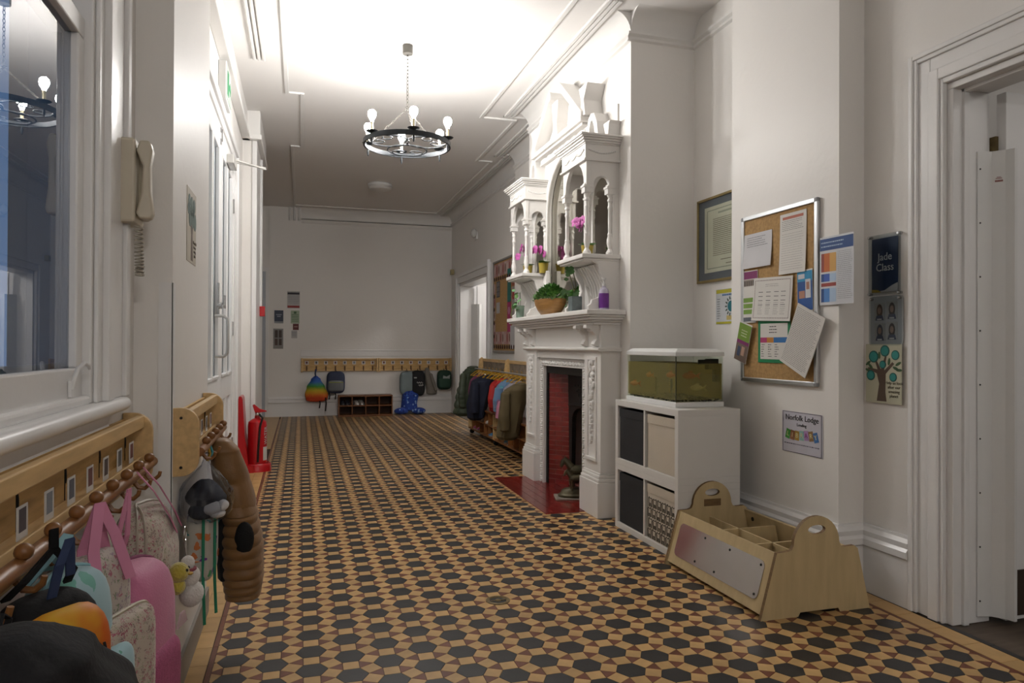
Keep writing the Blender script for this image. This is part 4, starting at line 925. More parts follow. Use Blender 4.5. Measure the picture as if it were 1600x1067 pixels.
# bronze horses in the grate
t = thing('horse_statue', 'greenish bronze mare and foal statue on a rock base in the grate', 'statue', (2.11, 5.25, 0.005), -0.25)
BRZ = mat('green_bronze', '#5d5640', 0.45, metal=0.5, vary=0.25, vscale=18, bump=0.15)
bx('stone_slab', mat('grey_stone_slab', '#8b8175', 0.7), -0.16, -0.10, 0.0, 0.16, 0.10, 0.012, t, 0.003)
MB().lathe([(0.13, 0.012), (0.135, 0.03), (0.12, 0.04), (0.115, 0.045), (0.105, 0.065), (0.08, 0.08), (0, 0.085)], 24).xf(Matrix.Diagonal((1, 0.6, 1, 1))).build('rock_base', BRZ, t, smooth=True)
def horse(b, s, ox, oy, oz, fl=1):
    s0 = s; T = lambda x, y, z: (ox + fl * x * s0, oy + y * s0, oz + z * s0); s = s * 1.22
    b.tube([T(-0.42, 0, 0.62), T(-0.36, 0, 0.64), T(-0.2, 0, 0.63), T(0, 0, 0.60), T(0.2, 0, 0.62), T(0.32, 0, 0.66), T(0.38, 0, 0.66)], [0.06 * s, 0.14 * s, 0.165 * s, 0.165 * s, 0.165 * s, 0.13 * s, 0.05 * s], 12)
    b.tube([T(0.27, 0, 0.70), T(0.40, 0, 0.86), T(0.50, 0, 0.98), T(0.56, 0, 1.02)], [0.12 * s, 0.095 * s, 0.075 * s, 0.055 * s], 10)
    b.tube([T(0.50, 0, 1.02), T(0.57, 0, 0.93), T(0.63, 0, 0.80), T(0.65, 0, 0.74)], [0.05 * s, 0.068 * s, 0.045 * s, 0.032 * s], 10)
    for q in (-1, 1): b.tube([T(0.51, q * 0.03, 1.06), T(0.515, q * 0.04, 1.13)], [0.02 * s, 0.004 * s], 6)
    for x, hind in ((0.28, 0), (0.22, 0), (-0.30, 1), (-0.36, 1)):
        y = 0.07 if x in (0.28, -0.30) else -0.07
        if hind: P = [T(x, y, 0.58), T(x + 0.05, y, 0.42), T(x - 0.06, y, 0.27), T(x - 0.03, y, 0.08), T(x, y, 0.0)]
        else: P = [T(x, y, 0.56), T(x + 0.02, y, 0.38), T(x + 0.03, y, 0.27), T(x + 0.015, y, 0.08), T(x + 0.03, y, 0.0)]
        b.tube(P, [0.085 * s, 0.055 * s, 0.036 * s, 0.026 * s, 0.038 * s], 8)
    b.tube([T(-0.42, 0, 0.66), T(-0.50, 0, 0.58), T(-0.52, 0, 0.40), T(-0.50, 0, 0.28)], [0.03 * s, 0.045 * s, 0.04 * s, 0.01 * s], 8)
    b.tube([T(0.30, 0, 0.84), T(0.42, 0, 0.98), T(0.49, 0, 1.06)], [0.03 * s, 0.035 * s, 0.02 * s], 8)
b = MB(); horse(b, 0.235, 0.045, 0.02, 0.07, -1); b.build('mare', BRZ, t, smooth=True)
b = MB(); horse(b, 0.155, 0.01, -0.05, 0.07, -1); b.build('foal', BRZ, t, smooth=True)

# ------------------------------------------------------------------ overmantel with mirrors and two canopied towers
om = thing('overmantel', 'white ornate overmantel with arched mirrors and two canopied towers', 'overmantel', (FX, 5.56, 1.48), RIGHT)
Z0 = 1.48
MIR = mat('old_mirror', '#c6c3ba', 0.06, metal=1.0, vary=0.05, vscale=3)
def arch_panel(b, x0, x1, z0, zs, zt, r=None, y0=0, y1=0.02, ax='y', n=12, leg=None):
    """flat panel between z0 and zt with an arched opening springing at zs"""
    xm = (x0 + x1) / 2; leg = 0.03 if leg is None else leg; rx = (x1 - x0) / 2 - leg; rz = rx if r is None else r
    pts = [(x0, z0), (x0 + leg, z0)] + [(xm - rx * math.cos(PI * i / n), zs + rz * math.sin(PI * i / n)) for i in range(n + 1)] + [(x1 - leg, z0), (x1, z0), (x1, zt), (x0, zt)]
    b.prism(pts, ax, y0, y1)
# back board with the great arch
b = MB(); arch_panel(b, -0.52, 0.52, 0.0, 0.93, 1.50, r=0.44, y0=-0.06, y1=-0.02, leg=0.075, n=18); b.build('great_arch', FW, om, bevel=0.004)
b = MB(); rr = 0.445
b.tube([(-0.475, -0.064, 0.0), (-0.455, -0.064, 0.25), (-0.447, -0.064, 0.55)] + [(-rr * math.cos(PI * i / 18), -0.064, 0.93 + 0.44 * math.sin(PI * i / 18)) for i in range(19)] + [(0.447, -0.064, 0.55), (0.455, -0.064, 0.25), (0.475, -0.064, 0.0)], 0.012, 8); b.build('arch_bead', FW, om, smooth=True)
bx('great_mirror', MIR, -0.46, -0.018, 0.02, 0.46, -0.014, 1.40, om)
bx('back_board', FW, -0.92, -0.012, 0.0, 0.92, 0.0, 1.50, om)
for s_ in (-1, 1): bx('tower_back', FW, min(s_ * 0.5, s_ * 0.92), -0.038, 0.0, max(s_ * 0.5, s_ * 0.92), -0.012, 1.2, om)
# flaring foot of the arch
for s_ in (-1, 1):
    b = MB(); pts = [(0.40, 0.42), (0.47, 0.42), (0.49, 0.25), (0.58, 0.10), (0.62, 0.0), (0.34, 0.0), (0.375, 0.12), (0.39, 0.25)]
    b.prism([(s_ * x, z) for x, z in pts], 'y', -0.09, -0.05); b.build('arch_foot', FW, om, bevel=0.004)
# entablature and broken pediment
b = MB(); b.box(-0.55, -0.10, 1.39, 0.55, 0, 1.405); b.box(-0.56, -0.09, 1.405, 0.56, 0, 1.46); b.box(-0.60, -0.17, 1.46, 0.60, 0, 1.50); b.box(-0.57, -0.145, 1.44, 0.57, 0, 1.46)
b.build('entablature', FW, om, bevel=0.005)
b = MB(); 
for k in range(40): b.ell((-0.50 + k * 0.0256, -0.092, 1.43 + 0.012 * math.sin(k * 1.1)), (0.012, 0.008, 0.014), 7, 5)
o = b.build('frieze_relief', PLASTER, om, smooth=True); o['kind'] = 'stuff'
for s_ in (-1, 1):
    b = MB(); pts = [(0.60, 1.50), (0.60, 1.535), (0.16, 1.90), (0.115, 1.925), (0.085, 1.88), (0.10, 1.85), (0.15, 1.835), (0.52, 1.53), (0.52, 1.50)]
    b.prism([(s_ * x, z) for x, z in pts], 'y', -0.17, 0.0); b.build('pediment_scroll', FW, om, bevel=0.006)
b = MB(); b.prism([(-0.50, 1.50), (0.50, 1.50), (0.12, 1.82), (0.03, 1.70), (-0.03, 1.70), (-0.12, 1.82)], 'y', -0.06, 0.0); b.build('pediment_board', FW, om)
b = MB(); b.prism([(-0.055, 1.50), (0.055, 1.50), (0.04, 1.62), (0.075, 1.80), (-0.075, 1.80), (-0.04, 1.62)], 'y', -0.16, -0.02); b.build('centre_pedestal', FW, om, bevel=0.006)
# towers
def tower(sx):
    xo, xi = sx * 0.94, sx * 0.47; x0, x1 = sorted((xo, xi)); yf = -0.27
    nm = lambda z: z
    zs, zt = 0.40, 1.245      # shelf and top
    t = om
    # shelf
    b = MB(); b.box(x0 - 0.02, yf - 0.03, zs - 0.03, x1 + 0.02, 0, zs); b.box(x0 - 0.005, yf - 0.015, zs - 0.045, x1 + 0.005, 0, zs - 0.03)
    sh = b.build('tower_shelf', FW, t, bevel=0.005)
    # serpentine bracket below the shelf: two side cheeks and a ribbed curved back
    for xa in (x0 + 0.0, x1 - 0.03):
        b = MB(); pr = [(0, 0.0), (-0.24, 0.0), (-0.245, 0.03), (-0.22, 0.05), (-0.215, 0.075), (-0.17, 0.09), (-0.13, 0.12), (-0.11, 0.17), (-0.12, 0.21), (-0.15, 0.26), (-0.165, 0.30), (-0.17, 0.33), (-0.20, 0.345), (-0.215, 0.356), (0, 0.356)]
        b.prism(pr, 'x', xa, xa + 0.03); b.build('bracket', FW, t, bevel=0.003)
    b = MB()
    for k in range(9):
        xx = x0 + 0.04 + k * (x1 - x0 - 0.08) / 8
        b.tube([(xx, -0.05, 0.0), (xx, -0.045, 0.10), (xx, -0.06, 0.2), (xx, -0.10, 0.28), (xx, -0.14, 0.345)], 0.016, 6)
    b.build('ribbed_back', FW, t, smooth=True)
    # canopy
    b = MB(); b.box(x0, yf, zt - 0.165, x1, 0, zt - 0.06); b.box(x0 - 0.012, yf - 0.012, zt - 0.18, x1 + 0.012, 0, zt - 0.165)
    for d0, z0, z1 in ((0.006, -0.06, -0.05), (0.016, -0.05, -0.035), (0.028, -0.035, -0.02), (0.042, -0.02, -0.008), (0.05, -0.008, 0.006)): b.box(x0 - d0, yf - d0, zt + z0, x1 + d0, 0, zt + z1)
    cn = b.build('canopy', FW, t, bevel=0.003)
    b = MB()
    for k in range(24):
        a = k / 23; b.ell((x0 + 0.03 + a * (x1 - x0 - 0.06), yf - 0.002, zt - 0.10 - 0.022 * abs(math.sin(a * PI * 3))), (0.010, 0.007, 0.009), 6, 4)
    xs = x1 if sx > 0 else x0
    if sx > 0:
        for k in range(16): a = k / 15; b.ell((x1 + 0.002, yf + 0.03 + a * 0.2, zt - 0.10 - 0.02 * math.sin(a * PI)), (0.007, 0.009, 0.008), 6, 4)
    for side in (x0, x1):
        for k in range(12): a = k / 11; b.ell((side, yf + 0.03 + a * 0.2, zt - 0.10 - 0.02 * math.sin(a * PI)), (0.006, 0.009, 0.008), 6, 4)
    o = b.build('swag_relief', PLASTER, cn, smooth=True); o['kind'] = 'stuff'
    # arches: front and both sides
    zsp = 0.905
    b = MB(); arch_panel(b, x0 + 0.005, x1 - 0.005, zsp - 0.06, zsp, zt - 0.165, y0=yf + 0.01, y1=yf + 0.04, leg=0.05); b.build('front_arch', FW, t, bevel=0.002)
    for xa in (x0 + 0.01, x1 - 0.04):
        b = MB(); arch_panel(b, yf + 0.02, -0.03, zsp - 0.06, zsp, zt - 0.165, y0=xa, y1=xa + 0.03, ax='x', leg=0.05); b.build('side_arch', FW, t, bevel=0.002)
    # back board of the tower with arched mirror
    b = MB(); arch_panel(b, x0 + 0.02, x1 - 0.02, zs, 0.86, zt - 0.17, y0=-0.05, y1=-0.038, leg=0.07); b.build('mirror_frame', FW, t, bevel=0.002)
    bx('tower_mirror', MIR, x0 + 0.07, -0.043, zs + 0.02, x1 - 0.07, -0.0395, 1.05, t)
    # turned columns at the front, half columns at the wall
    prof = [(0.030, 0), (0.030, 0.02), (0.022, 0.03), (0.014, 0.045), (0.016, 0.055), (0.024, 0.085), (0.024, 0.11), (0.016, 0.14), (0.019, 0.15), (0.013, 0.165), (0.014, 0.17), (0.015, 0.26), (0.013, 0.33), (0.018, 0.34), (0.018, 0.35), (0.013, 0.36), (0.015, 0.385), (0.020, 0.39), (0.020, 0.40), (0.014, 0.41), (0.018, 0.425), (0.026, 0.44)]
    col = None
    for cx in (x0 + 0.04, x1 - 0.04):
        for cy in (yf + 0.03, -0.06):
            if col is None:
                b = MB(); b.lathe(prof, 14); b.box(-0.030, -0.030, 0.44, 0.030, 0.030, 0.48); b.box(-0.036, -0.036, 0.48, 0.036, 0.036, 0.495); b.box(-0.024, -0.024, 0.495, 0.024, 0.024, 0.51)
                col = b.build('column', FW, t, smooth=True); col.location = (cx, cy, zs)
            else: dup(col, t, (cx, cy, zs))
    # scroll console on top of the canopy against the wall, and flared end blocks
    b = MB(); xx = lambda d: xo - sx * d
    pr = [(0.02, zt), (0.10, zt + 0.02), (0.13, zt + 0.07), (0.15, zt + 0.16), (0.20, zt + 0.235), (0.26, zt + 0.25), (0.31, zt + 0.22), (0.33, zt + 0.15), (0.33, zt)]
    inner = [(0.29, zt), (0.29, zt + 0.14), (0.265, zt + 0.19), (0.235, zt + 0.19), (0.205, zt + 0.14), (0.18, zt + 0.05), (0.15, zt)]
    b.prism([(xx(d), z) for d, z in pr + inner], 'y', -0.12, 0.0); b.build('scroll_console', FW, t, bevel=0.004)
    b = MB(); b.prism([(xx(0.0), zt + 0.10), (xx(-0.02), zt + 0.12), (xx(0.10), zt + 0.12), (xx(0.06), zt + 0.03), (xx(0.02), zt)], 'y', -0.09, 0.0); b.build('end_block', FW, t, bevel=0.003)
    b = MB(); b.prism([(xx(0.30), 1.50), (xx(0.33), 1.62), (xx(0.26), 1.73), (xx(0.43), 1.73), (xx(0.38), 1.62), (xx(0.40), 1.50)], 'y', -0.15, 0.0); b.build('flared_block', FW, t, bevel=0.004)
tower(-1); tower(1)

# ------------------------------------------------------------------ plants and things on the mantel
LEAF = mat('green_leaf', '#6c9c52', 0.45, vary=0.2, vscale=20); LEAF2 = mat('dark_leaf', '#4a7c3c', 0.4, vary=0.2, vscale=20); STEM = mat('plant_stem', '#5a6a38', 0.6)
MAG = mat('magenta_petal', '#bb5ba0', 0.6, vary=0.15, vscale=30); GOLDPOT = mat('mustard_pot', '#a3903e', 0.35, vary=0.04)
def leaf(b, base, tip, w_, m=None, droop=0.2):
    base, tip = Vector(base), Vector(tip); ax = tip - base; sd = ax.cross(Vector((0, 0, 1)))
    if sd.length < 1e-5: sd = Vector((1, 0, 0))
    sd.normalize(); n = 5; vs = []
    for i in range(n + 1):
        t = i / n; c = base + ax * t + Vector((0, 0, -droop * ax.length * t * t)); ww = w_ * math.sin(PI * min(0.98, 0.06 + t * 0.92)) ** 0.8
        vs += [c - sd * ww, c + Vector((0, 0, -0.12 * ww)), c + sd * ww]
    fs = []
    for i in range(n):
        a = i * 3; fs += [(a, a+1, a+4, a+3), (a+1, a+2, a+5, a+4)]
    b.add(vs, fs, m)
def mantel(name, label, cat, lx, ly, z): # local fireplace coordinates -> world thing
    return thing(name, label, cat, (FX + ly, 5.54 - lx, z), RIGHT)
def orchid(label, lx, ly, z, seed, nf=7, lean=0.05, h=0.17):
    rnd = random.Random(seed); t = mantel('potted_orchid', label, 'plant', lx, ly, z); t['group'] = 'pink orchids in the overmantel'
    MB().lathe([(0.036, 0), (0.046, 0.085), (0.048, 0.09), (0.042, 0.09), (0.04, 0.075), (0, 0.075)], 18).build('pot', GOLDPOT, t, smooth=True)
    for a, l_ in ((0.2, 0.14), (2.9, 0.14), (4.0, 0.10), (5.3, 0.09)):
        b = MB(); leaf(b, (0, 0, 0.08), (l_ * math.cos(a), l_ * math.sin(a) * 0.6, 0.08 + 0.055), 0.034, droop=0.3); b.build('leaf', LEAF2, t, smooth=True)
    st = [(0, 0, 0.08), (-0.01, 0, 0.08 + h * 0.5), (-0.02 - lean * 0.4, -0.01, 0.08 + h * 0.9), (-0.02 - lean, -0.02, 0.08 + h), (-0.03 - lean * 1.8, -0.03, 0.07 + h * 0.95)]
    MB().tube(st, 0.003, 6).build('stem', STEM, t, smooth=True)
    for k in range(nf):
        f = k / nf; c = Vector(st[2]).lerp(Vector(st[4]), f) + Vector((rnd.uniform(-0.055, 0.055), rnd.uniform(-0.05, 0.01), rnd.uniform(-0.055, 0.045)))
        b = MB()
        for q in range(5):
            a = q * 2 * PI / 5 + rnd.random(); b.ell((0.019 * math.cos(a), -0.002, 0.019 * math.sin(a)), (0.017 + 0.003 * abs(math.cos(a)), 0.003, 0.017 + 0.003 * abs(math.sin(a))), 8, 5)
        b.ell((0, -0.006, 0), (0.005, 0.006, 0.005), 6, 5)
        b.build('blossom', MAG, t, smooth=True, loc=c, rot=(rnd.uniform(-0.4, 0.2), 0, rnd.uniform(-0.6, 0.6)))
SHZ = Z0 + 0.40
orchid('pink orchid in mustard pot between the far tower columns', -0.70, -0.17, SHZ, 1, 8, 0.02)
orchid('pink orchid in mustard pot at the inner side of the far tower', -0.46, -0.10, SHZ, 2, 6, 0.0, 0.16)
orchid('pink orchid in mustard pot under the near tower canopy', 0.70, -0.16, SHZ, 3, 7, 0.06, 0.19)
# bowl of greenery
t = mantel('planted_bowl', 'round wooden bowl filled with small leaved greenery on the mantel', 'plant', -0.08, -0.17, Z0)
BOWL = mat('turned_bowl_wood', '#a87c46', 0.35, vary=0.15, vscale=5, stretch=(2, 2, 12))
MB().lathe([(0.085, 0.0), (0.11, 0.01), (0.15, 0.05), (0.178, 0.10), (0.185, 0.135), (0.178, 0.135), (0.17, 0.11), (0, 0.10)], 30).xf(Matrix.Diagonal((1.22, 0.66, 1, 1))).build('bowl', BOWL, t, smooth=True)
b = MB(); rnd = random.Random(9)
for k in range(900):
    a = rnd.random() * 2 * PI; rr = math.sqrt(rnd.random()); x, y = rr * 0.235 * math.cos(a), rr * 0.12 * math.sin(a); z = 0.115 + (1 - rr * rr) * 0.105 + rnd.uniform(0, 0.035)
    d0 = Vector((x * 1.2, y * 1.2, 0.12 + rnd.random() * 0.1)).normalized() * rnd.uniform(0.024, 0.038) + Vector((rnd.uniform(-.012, .012), rnd.uniform(-.012, .012), 0))
    leaf(b, (x, y, z), (x + d0.x, y + d0.y, z + d0.z), rnd.uniform(0.008, 0.012), m=k % 2, droop=0.1)
o = b.build('foliage', [LEAF, LEAF2], t, smooth=True); o['kind'] = 'stuff'
t = mantel('bushy_plant', 'small bushy plant behind the wooden bowl against the mirror', 'plant', 0.20, -0.085, Z0)
MB().lathe([(0.03, 0), (0.04, 0.07), (0.036, 0.07), (0, 0.06)], 14).build('pot', C('#6d6252', 0.5), t, smooth=True)
b = MB()
for k in range(160):
    a = rnd.random() * 2 * PI; e = rnd.uniform(-0.2, 1.4); r0 = 0.06 * rnd.random() ** 0.5; d0 = Vector((math.cos(a) * math.cos(e), math.sin(a) * math.cos(e) * 0.5, math.sin(e)))
    p = Vector((0, 0, 0.13)) + d0 * r0; q = p + d0 * 0.028; leaf(b, p, q, 0.008, m=k % 2)
o = b.build('foliage', [LEAF, LEAF2], t, smooth=True); o['kind'] = 'stuff'
# money plant in grey pot
t = mantel('money_plant', 'round leaved plant in a grey cube pot under the near tower', 'plant', 0.56, -0.20, Z0)
GREYP = mat('grey_marbled_pot', '#6d7878', 0.4, vary=0.2, vscale=12)
MB().prism([(-0.042, -0.042), (0.042, -0.042), (0.042, 0.042), (-0.042, 0.042)], 'z', 0, 0.12).build('pot', GREYP, t, bevel=0.006)
stems = [[(0, 0, 0.11), (-0.01, -0.01, 0.19), (-0.05, -0.02, 0.27), (-0.075, -0.02, 0.33)], [(0, 0, 0.11), (0.05, -0.01, 0.15), (0.09, -0.02, 0.14)], [(0, 0, 0.11), (0.01, 0, 0.22), (0.0, -0.02, 0.32)]]
b = MB()
for s_ in stems: b.tube(s_, 0.004, 6)
b.build('stem', C('#4d4a2c'), t, smooth=True)
b = MB(); rnd = random.Random(4)
for (x, y, z, r_) in ((-0.08, -0.03, 0.34, .02), (-0.06, -0.03, 0.31, .022), (-0.09, -0.02, 0.29, .02), (0.0, -0.03, 0.33, .024), (0.05, -0.05, 0.30, .028), (-0.07, -0.06, 0.16, .026), (0.02, -0.06, 0.15, .018), (0.10, -0.02, 0.15, .02), (0.085, -0.03, 0.13, .02), (0.115, -0.03, 0.13, .02), (-0.075, -0.04, 0.255, .018), (-0.12, -0.05, 0.14, .012)):
    b = MB(); leaf(b, (x - r_ * 0.6, y, z - r_ * 0.6), (x + r_ * 0.8, y - 0.01, z + r_ * 0.8), r_, droop=0); b.build('leaf', LEAF2, t, smooth=True)
# trailing plant in a glass at the far end
t = mantel('trailing_plant', 'trailing leafy cutting in a glass jar at the far mantel end', 'plant', -0.78, -0.22, Z0)
MB().lathe([(0.035, 0), (0.042, 0.10), (0.045, 0.12), (0.041, 0.12), (0.038, 0.10), (0.032, 0.006), (0, 0.006)], 16).build('jar', mat('pale_green_jar', '#a9bfae', 0.15, vary=0.05, trans=0.5), t, smooth=True)
b = MB()
for s_ in ([(0, 0, 0.02), (0.01, 0, 0.15), (0.03, -0.01, 0.24)], [(0, 0, 0.02), (-0.02, -0.01, 0.16), (-0.06, -0.03, 0.20)], [(-0.04, -0.05, 0.12), (-0.06, -0.07, 0.05), (-0.06, -0.075, 0.02)]): b.tube(s_, 0.003, 6)
b.build('stem', STEM, t, smooth=True)
for k in range(24):
    b = MB(); x, z = rnd.uniform(-0.08, 0.07), rnd.uniform(0.08, 0.26); a = rnd.random() * 6; leaf(b, (x, -0.03 + rnd.uniform(-0.03, 0.03), z), (x + 0.04 * math.cos(a), -0.05, z + 0.035 * math.sin(a)), 0.018); b.build('leaf', [LEAF, C('#6d9a66', 0.5)][k % 2], t, smooth=True)
# soap bottle
t = mantel('soap_bottle', 'clear pump bottle of purple hand wash at the near mantel end', 'bottle', 0.935, -0.13, Z0)
MB().lathe([(0.032, 0.0), (0.036, 0.006), (0.036, 0.13), (0.03, 0.15), (0.014, 0.162), (0.014, 0.172), (0, 0.172)], 20).build('bottle', mat('clear_bottle_plastic', '#b9b3c6', 0.15, vary=0.03), t, smooth=True)
MB().lathe([(0.0366, 0.015), (0.0368, 0.016), (0.0368, 0.118), (0.0366, 0.119)], 20).build('purple_label', mat('purple_label', '#6c2a8c', 0.4, vary=0.12, vscale=14), t, smooth=True)
b = MB(); b.lathe([(0.013, 0.172), (0.013, 0.19), (0.006, 0.195), (0.006, 0.215), (0.016, 0.218), (0.016, 0.228), (0, 0.23)], 14); b.tube([(0, 0, 0.224), (-0.03, -0.01, 0.224), (-0.036, -0.012, 0.214)], 0.005, 6); b.build('pump', WHITE_PL, t, smooth=True)
b = MB(); b.prism([(-0.012, 0.095), (0.012, 0.095), (0.012, 0.08), (0.0, 0.062), (-0.012, 0.08)], 'y', -0.0385, -0.037); b.build('shield_emblem', C('#c9c2d0'), t, rot=(0, 0, -0.5))
# ------------------------------------------------------------------ storage cubes
KX, KY0, KY1, KD = 2.06, 3.555, 4.385, 0.41        # front plane, near end, far end, depth
kc = (KY0 + KY1) / 2; KW = (KY1 - KY0); KH = 0.43
BINK = mat('black_felt_bin', '#26272a', 0.75, vary=0.08, bump=0.1, bscale=80); BINW = mat('cream_canvas_bin', '#c2b7a6', 0.85, vary=0.03, bump=0.2, bscale=220)
def cube_unit(label, z):
    t = thing('storage_cube_unit', label, 'shelf unit', (KX, kc, z), RIGHT, 'stacked white cube shelves')
    w2 = KW / 2; T = 0.038
    for x in (-w2, w2 - T): bx('side_panel', LAMINATE, x, 0, T, x + T, KD, KH - T, t, 0.0015)
    bx('top_panel', LAMINATE, -w2, 0, KH - T, w2, KD, KH, t, 0.0015); bx('bottom_panel', LAMINATE, -w2, 0, 0, w2, KD, T, t, 0.0015)
    bx('divider', LAMINATE, -0.009, 0.002, T, 0.009, KD, KH - T, t)
    bx('back_panel', LAMINATE, -w2 + T, KD - 0.006, T, w2 - T, KD, KH - T, t)
    return t
cube_unit('lower white cube shelf unit standing on the tiles', 0.0)
cube_unit('upper white cube shelf unit beneath the fish tank', KH)
def cube_bin(label, lx, z, m, band=None):
    t = thing('storage_bin', label, 'storage box', (KX + 0.012, kc - lx, z), RIGHT)
    w2, h, d = 0.168, 0.335, 0.37
    b = MB(); b.box(-w2, 0, 0, w2, 0.006, h); b.box(-w2, d - 0.006, 0, w2, d, h); b.box(-w2, 0, 0, -w2 + 0.006, d, h); b.box(w2 - 0.006, 0, 0, w2, d, h); b.box(-w2, 0, 0, w2, d, 0.006)
    b.build('box', m, t, bevel=0.003)
    bx('rim_band', band or m, -w2 - 0.001, -0.003, h - 0.055, w2 + 0.001, 0.001, h - 0.002, t, 0.001)
    return t
lxk = KW / 4
cube_bin('black bin in the upper far cube, left below the tank', -lxk + 0.01, KH + 0.0385, BINK)
cube_bin('plain cream bin in the upper near cube', lxk - 0.01, KH + 0.0385, BINW)
cube_bin('black bin in the lower far cube at floor level', -lxk + 0.01, 0.0385, BINK)
t = cube_bin('cream bin printed with black animal outlines in lower near cube', lxk - 0.01, 0.0385, BINW)
b = MB()
def outline(cx, cz, s, flip):
    pts = [(-.4, -.5), (-.4, .1), (-.5, .3), (-.3, .45), (-.1, .35), (.1, .35), (.3, .5), (.45, .35), (.4, .1), (.4, -.5), (.15, -.5), (.12, -.15), (-.12, -.15), (-.15, -.5)]
    P = [(cx + p[0] * s * (-1 if flip else 1), -0.0015, cz + p[1] * s * 1.2) for p in pts]
    b.tube(P, 0.0022, 4, closed=True)
for i in range(6):
    for j in range(4): outline(-0.14 + i * 0.056 + 0.01 * (j % 2), 0.035 + j * 0.064, 0.048, (i + j) % 2)
b.build('animal_print', IRON, t)['kind'] = 'stuff'

# ------------------------------------------------------------------ fish tank
TY0, TY1, TX0, TX1, TZ = 3.69, 4.34, 2.12, 2.45, 2 * KH
t = thing('fish_tank', 'white rimmed glass aquarium of greenish water on the cube shelves', 'aquarium', ((TX0), (TY0 + TY1) / 2, TZ), RIGHT)
w2, dp = (TY1 - TY0) / 2, TX1 - TX0
b = MB(); b.box(-w2, 0, 0, w2, dp, 0.032); b.build('base_frame', WHITE_PL, t, bevel=0.004)
b = MB(); b.loft([[(-w2 - o, -o, z), (w2 + o, -o, z), (w2 + o, dp + o, z), (-w2 - o, dp + o, z)] for o, z in ((0, 0.305), (0.001, 0.31), (0.001, 0.33), (-0.03, 0.35))]); b.build('lid', WHITE_PL, t, bevel=0.003)
g0, g1 = 0.004, 0.009
TG = glass('tank_glass', '#f6f8f4', 0.0, 1.3)
bx('front_pane', TG, -w2 + g0, g0, 0.032, w2 - g0, g1, 0.305, t); bx('back_pane', TG, -w2 + g0, dp - g1, 0.032, w2 - g0, dp - g0, 0.305, t)
bx('side_pane', TG, -w2 + g0, g1, 0.032, -w2 + g1, dp - g1, 0.305, t); bx('side_pane', TG, w2 - g1, g1, 0.032, w2 - g0, dp - g1, 0.305, t)
bx('corner_seal', mat('dark_seal', '#2c2f1c', 0.4), w2 - 0.0095, 0.0045, 0.033, w2 - 0.0045, 0.0095, 0.304, t)
# murky water as a scattering body
m = D.materials.new('murky_water'); m.use_nodes = True; MATS['murky_water'] = m
nt = m.node_tree; nt.nodes.remove(nt.nodes['Principled BSDF'])
tr = nt.nodes.new('ShaderNodeBsdfTransparent'); tr.inputs[0].default_value = (*lin('#efe6c0'), 1); df = nt.nodes.new('ShaderNodeBsdfDiffuse')
nz = nt.nodes.new('ShaderNodeTexNoise'); nz.inputs['Scale'].default_value = 4; rp = nt.nodes.new('ShaderNodeValToRGB')
rp.color_ramp.elements[0].color = (*lin('#a3965a'), 1); rp.color_ramp.elements[1].color = (*lin('#bdb07a'), 1)
nt.links.new(nz.outputs['Fac'], rp.inputs[0]); nt.links.new(rp.outputs[0], df.inputs[0])
mx = nt.nodes.new('ShaderNodeMixShader'); mx.inputs[0].default_value = 0.4
nt.links.new(tr.outputs[0], mx.inputs[1]); nt.links.new(df.outputs[0], mx.inputs[2]); nt.links.new(mx.outputs[0], nt.nodes['Material Output'].inputs[0])
bx('water', m, -w2 + 0.0095, 0.0095, 0.045, w2 - 0.0095, dp - 0.0095, 0.262, t)
bx('algae_back', mat('algae_film', '#a99c60', 0.7, vary=0.1, vscale=5), -w2 + 0.012, dp - 0.016, 0.045, w2 - 0.012, dp - 0.0105, 0.258, t)
b = MB(); rnd = random.Random(2)
for k in range(420): b.ell((rnd.uniform(-w2 + 0.02, w2 - 0.02), rnd.uniform(0.018, dp - 0.02), 0.036 + rnd.random() * 0.012), (0.008, 0.007, 0.006), 6, 4)
b.build('gravel', mat('dark_gravel', '#3a3540', 0.7, vary=0.2, isl_rand=0.5), t)['kind'] = 'stuff'
for px_, py_ in ((0.20, 0.045), (-0.02, 0.06)):
    b = MB()
    for k in range(26):
        z = 0.05 + k * 0.0045; a = rnd.random() * 6; leaf(b, (px_, py_, z), (px_ + 0.03 * math.cos(a), py_ + 0.02 * math.sin(a), z + 0.012), 0.009)
    b.tube([(px_, py_, 0.04), (px_, py_, 0.165)], 0.006, 6); b.build('water_plant', C('#3f4a2a'), t)
b = MB(); b.box(w2 - 0.055, dp - 0.10, 0.225, w2 - 0.012, dp - 0.03, 0.29); b.box(w2 - 0.045, dp - 0.055, 0.15, w2 - 0.015, dp - 0.02, 0.25); b.box(w2 - 0.02, 0.16, 0.255, w2 - 0.012, 0.24, 0.285); b.build('filter', IRON, t, bevel=0.003)
def fish(label, lx, ly, z, col, s=1.0, rz=0.3):
    f = thing('goldfish', label, 'fish', (TX0 + ly, (TY0 + TY1) / 2 - lx, TZ + z), RIGHT + rz); m_ = mat('fish_' + col, col, 0.4, vary=0.12, vscale=40)
    MB().ell((0, 0, 0), (0.032 * s, 0.010 * s, 0.015 * s), 14, 8, fn=lambda x, y, zz: (x, y * (1 - 8 * max(0, x) * 0.4 / s), zz)).build('body', m_, f, smooth=True)
    MB().prism([(0.026 * s, 0), (0.055 * s, 0.018 * s), (0.046 * s, 0), (0.055 * s, -0.018 * s)], 'y', -0.001, 0.001).build('tail', m_, f)
    MB().prism([(-0.01 * s, 0.012 * s), (0.015 * s, 0.012 * s), (0.018 * s, 0.024 * s), (0, 0.022 * s)], 'y', -0.001, 0.001).build('fin', m_, f)
fish('pale cream goldfish near the tank end pane', w2 - 0.05, 0.17, 0.115, '#e0d6b0', 1.2, 1.3)
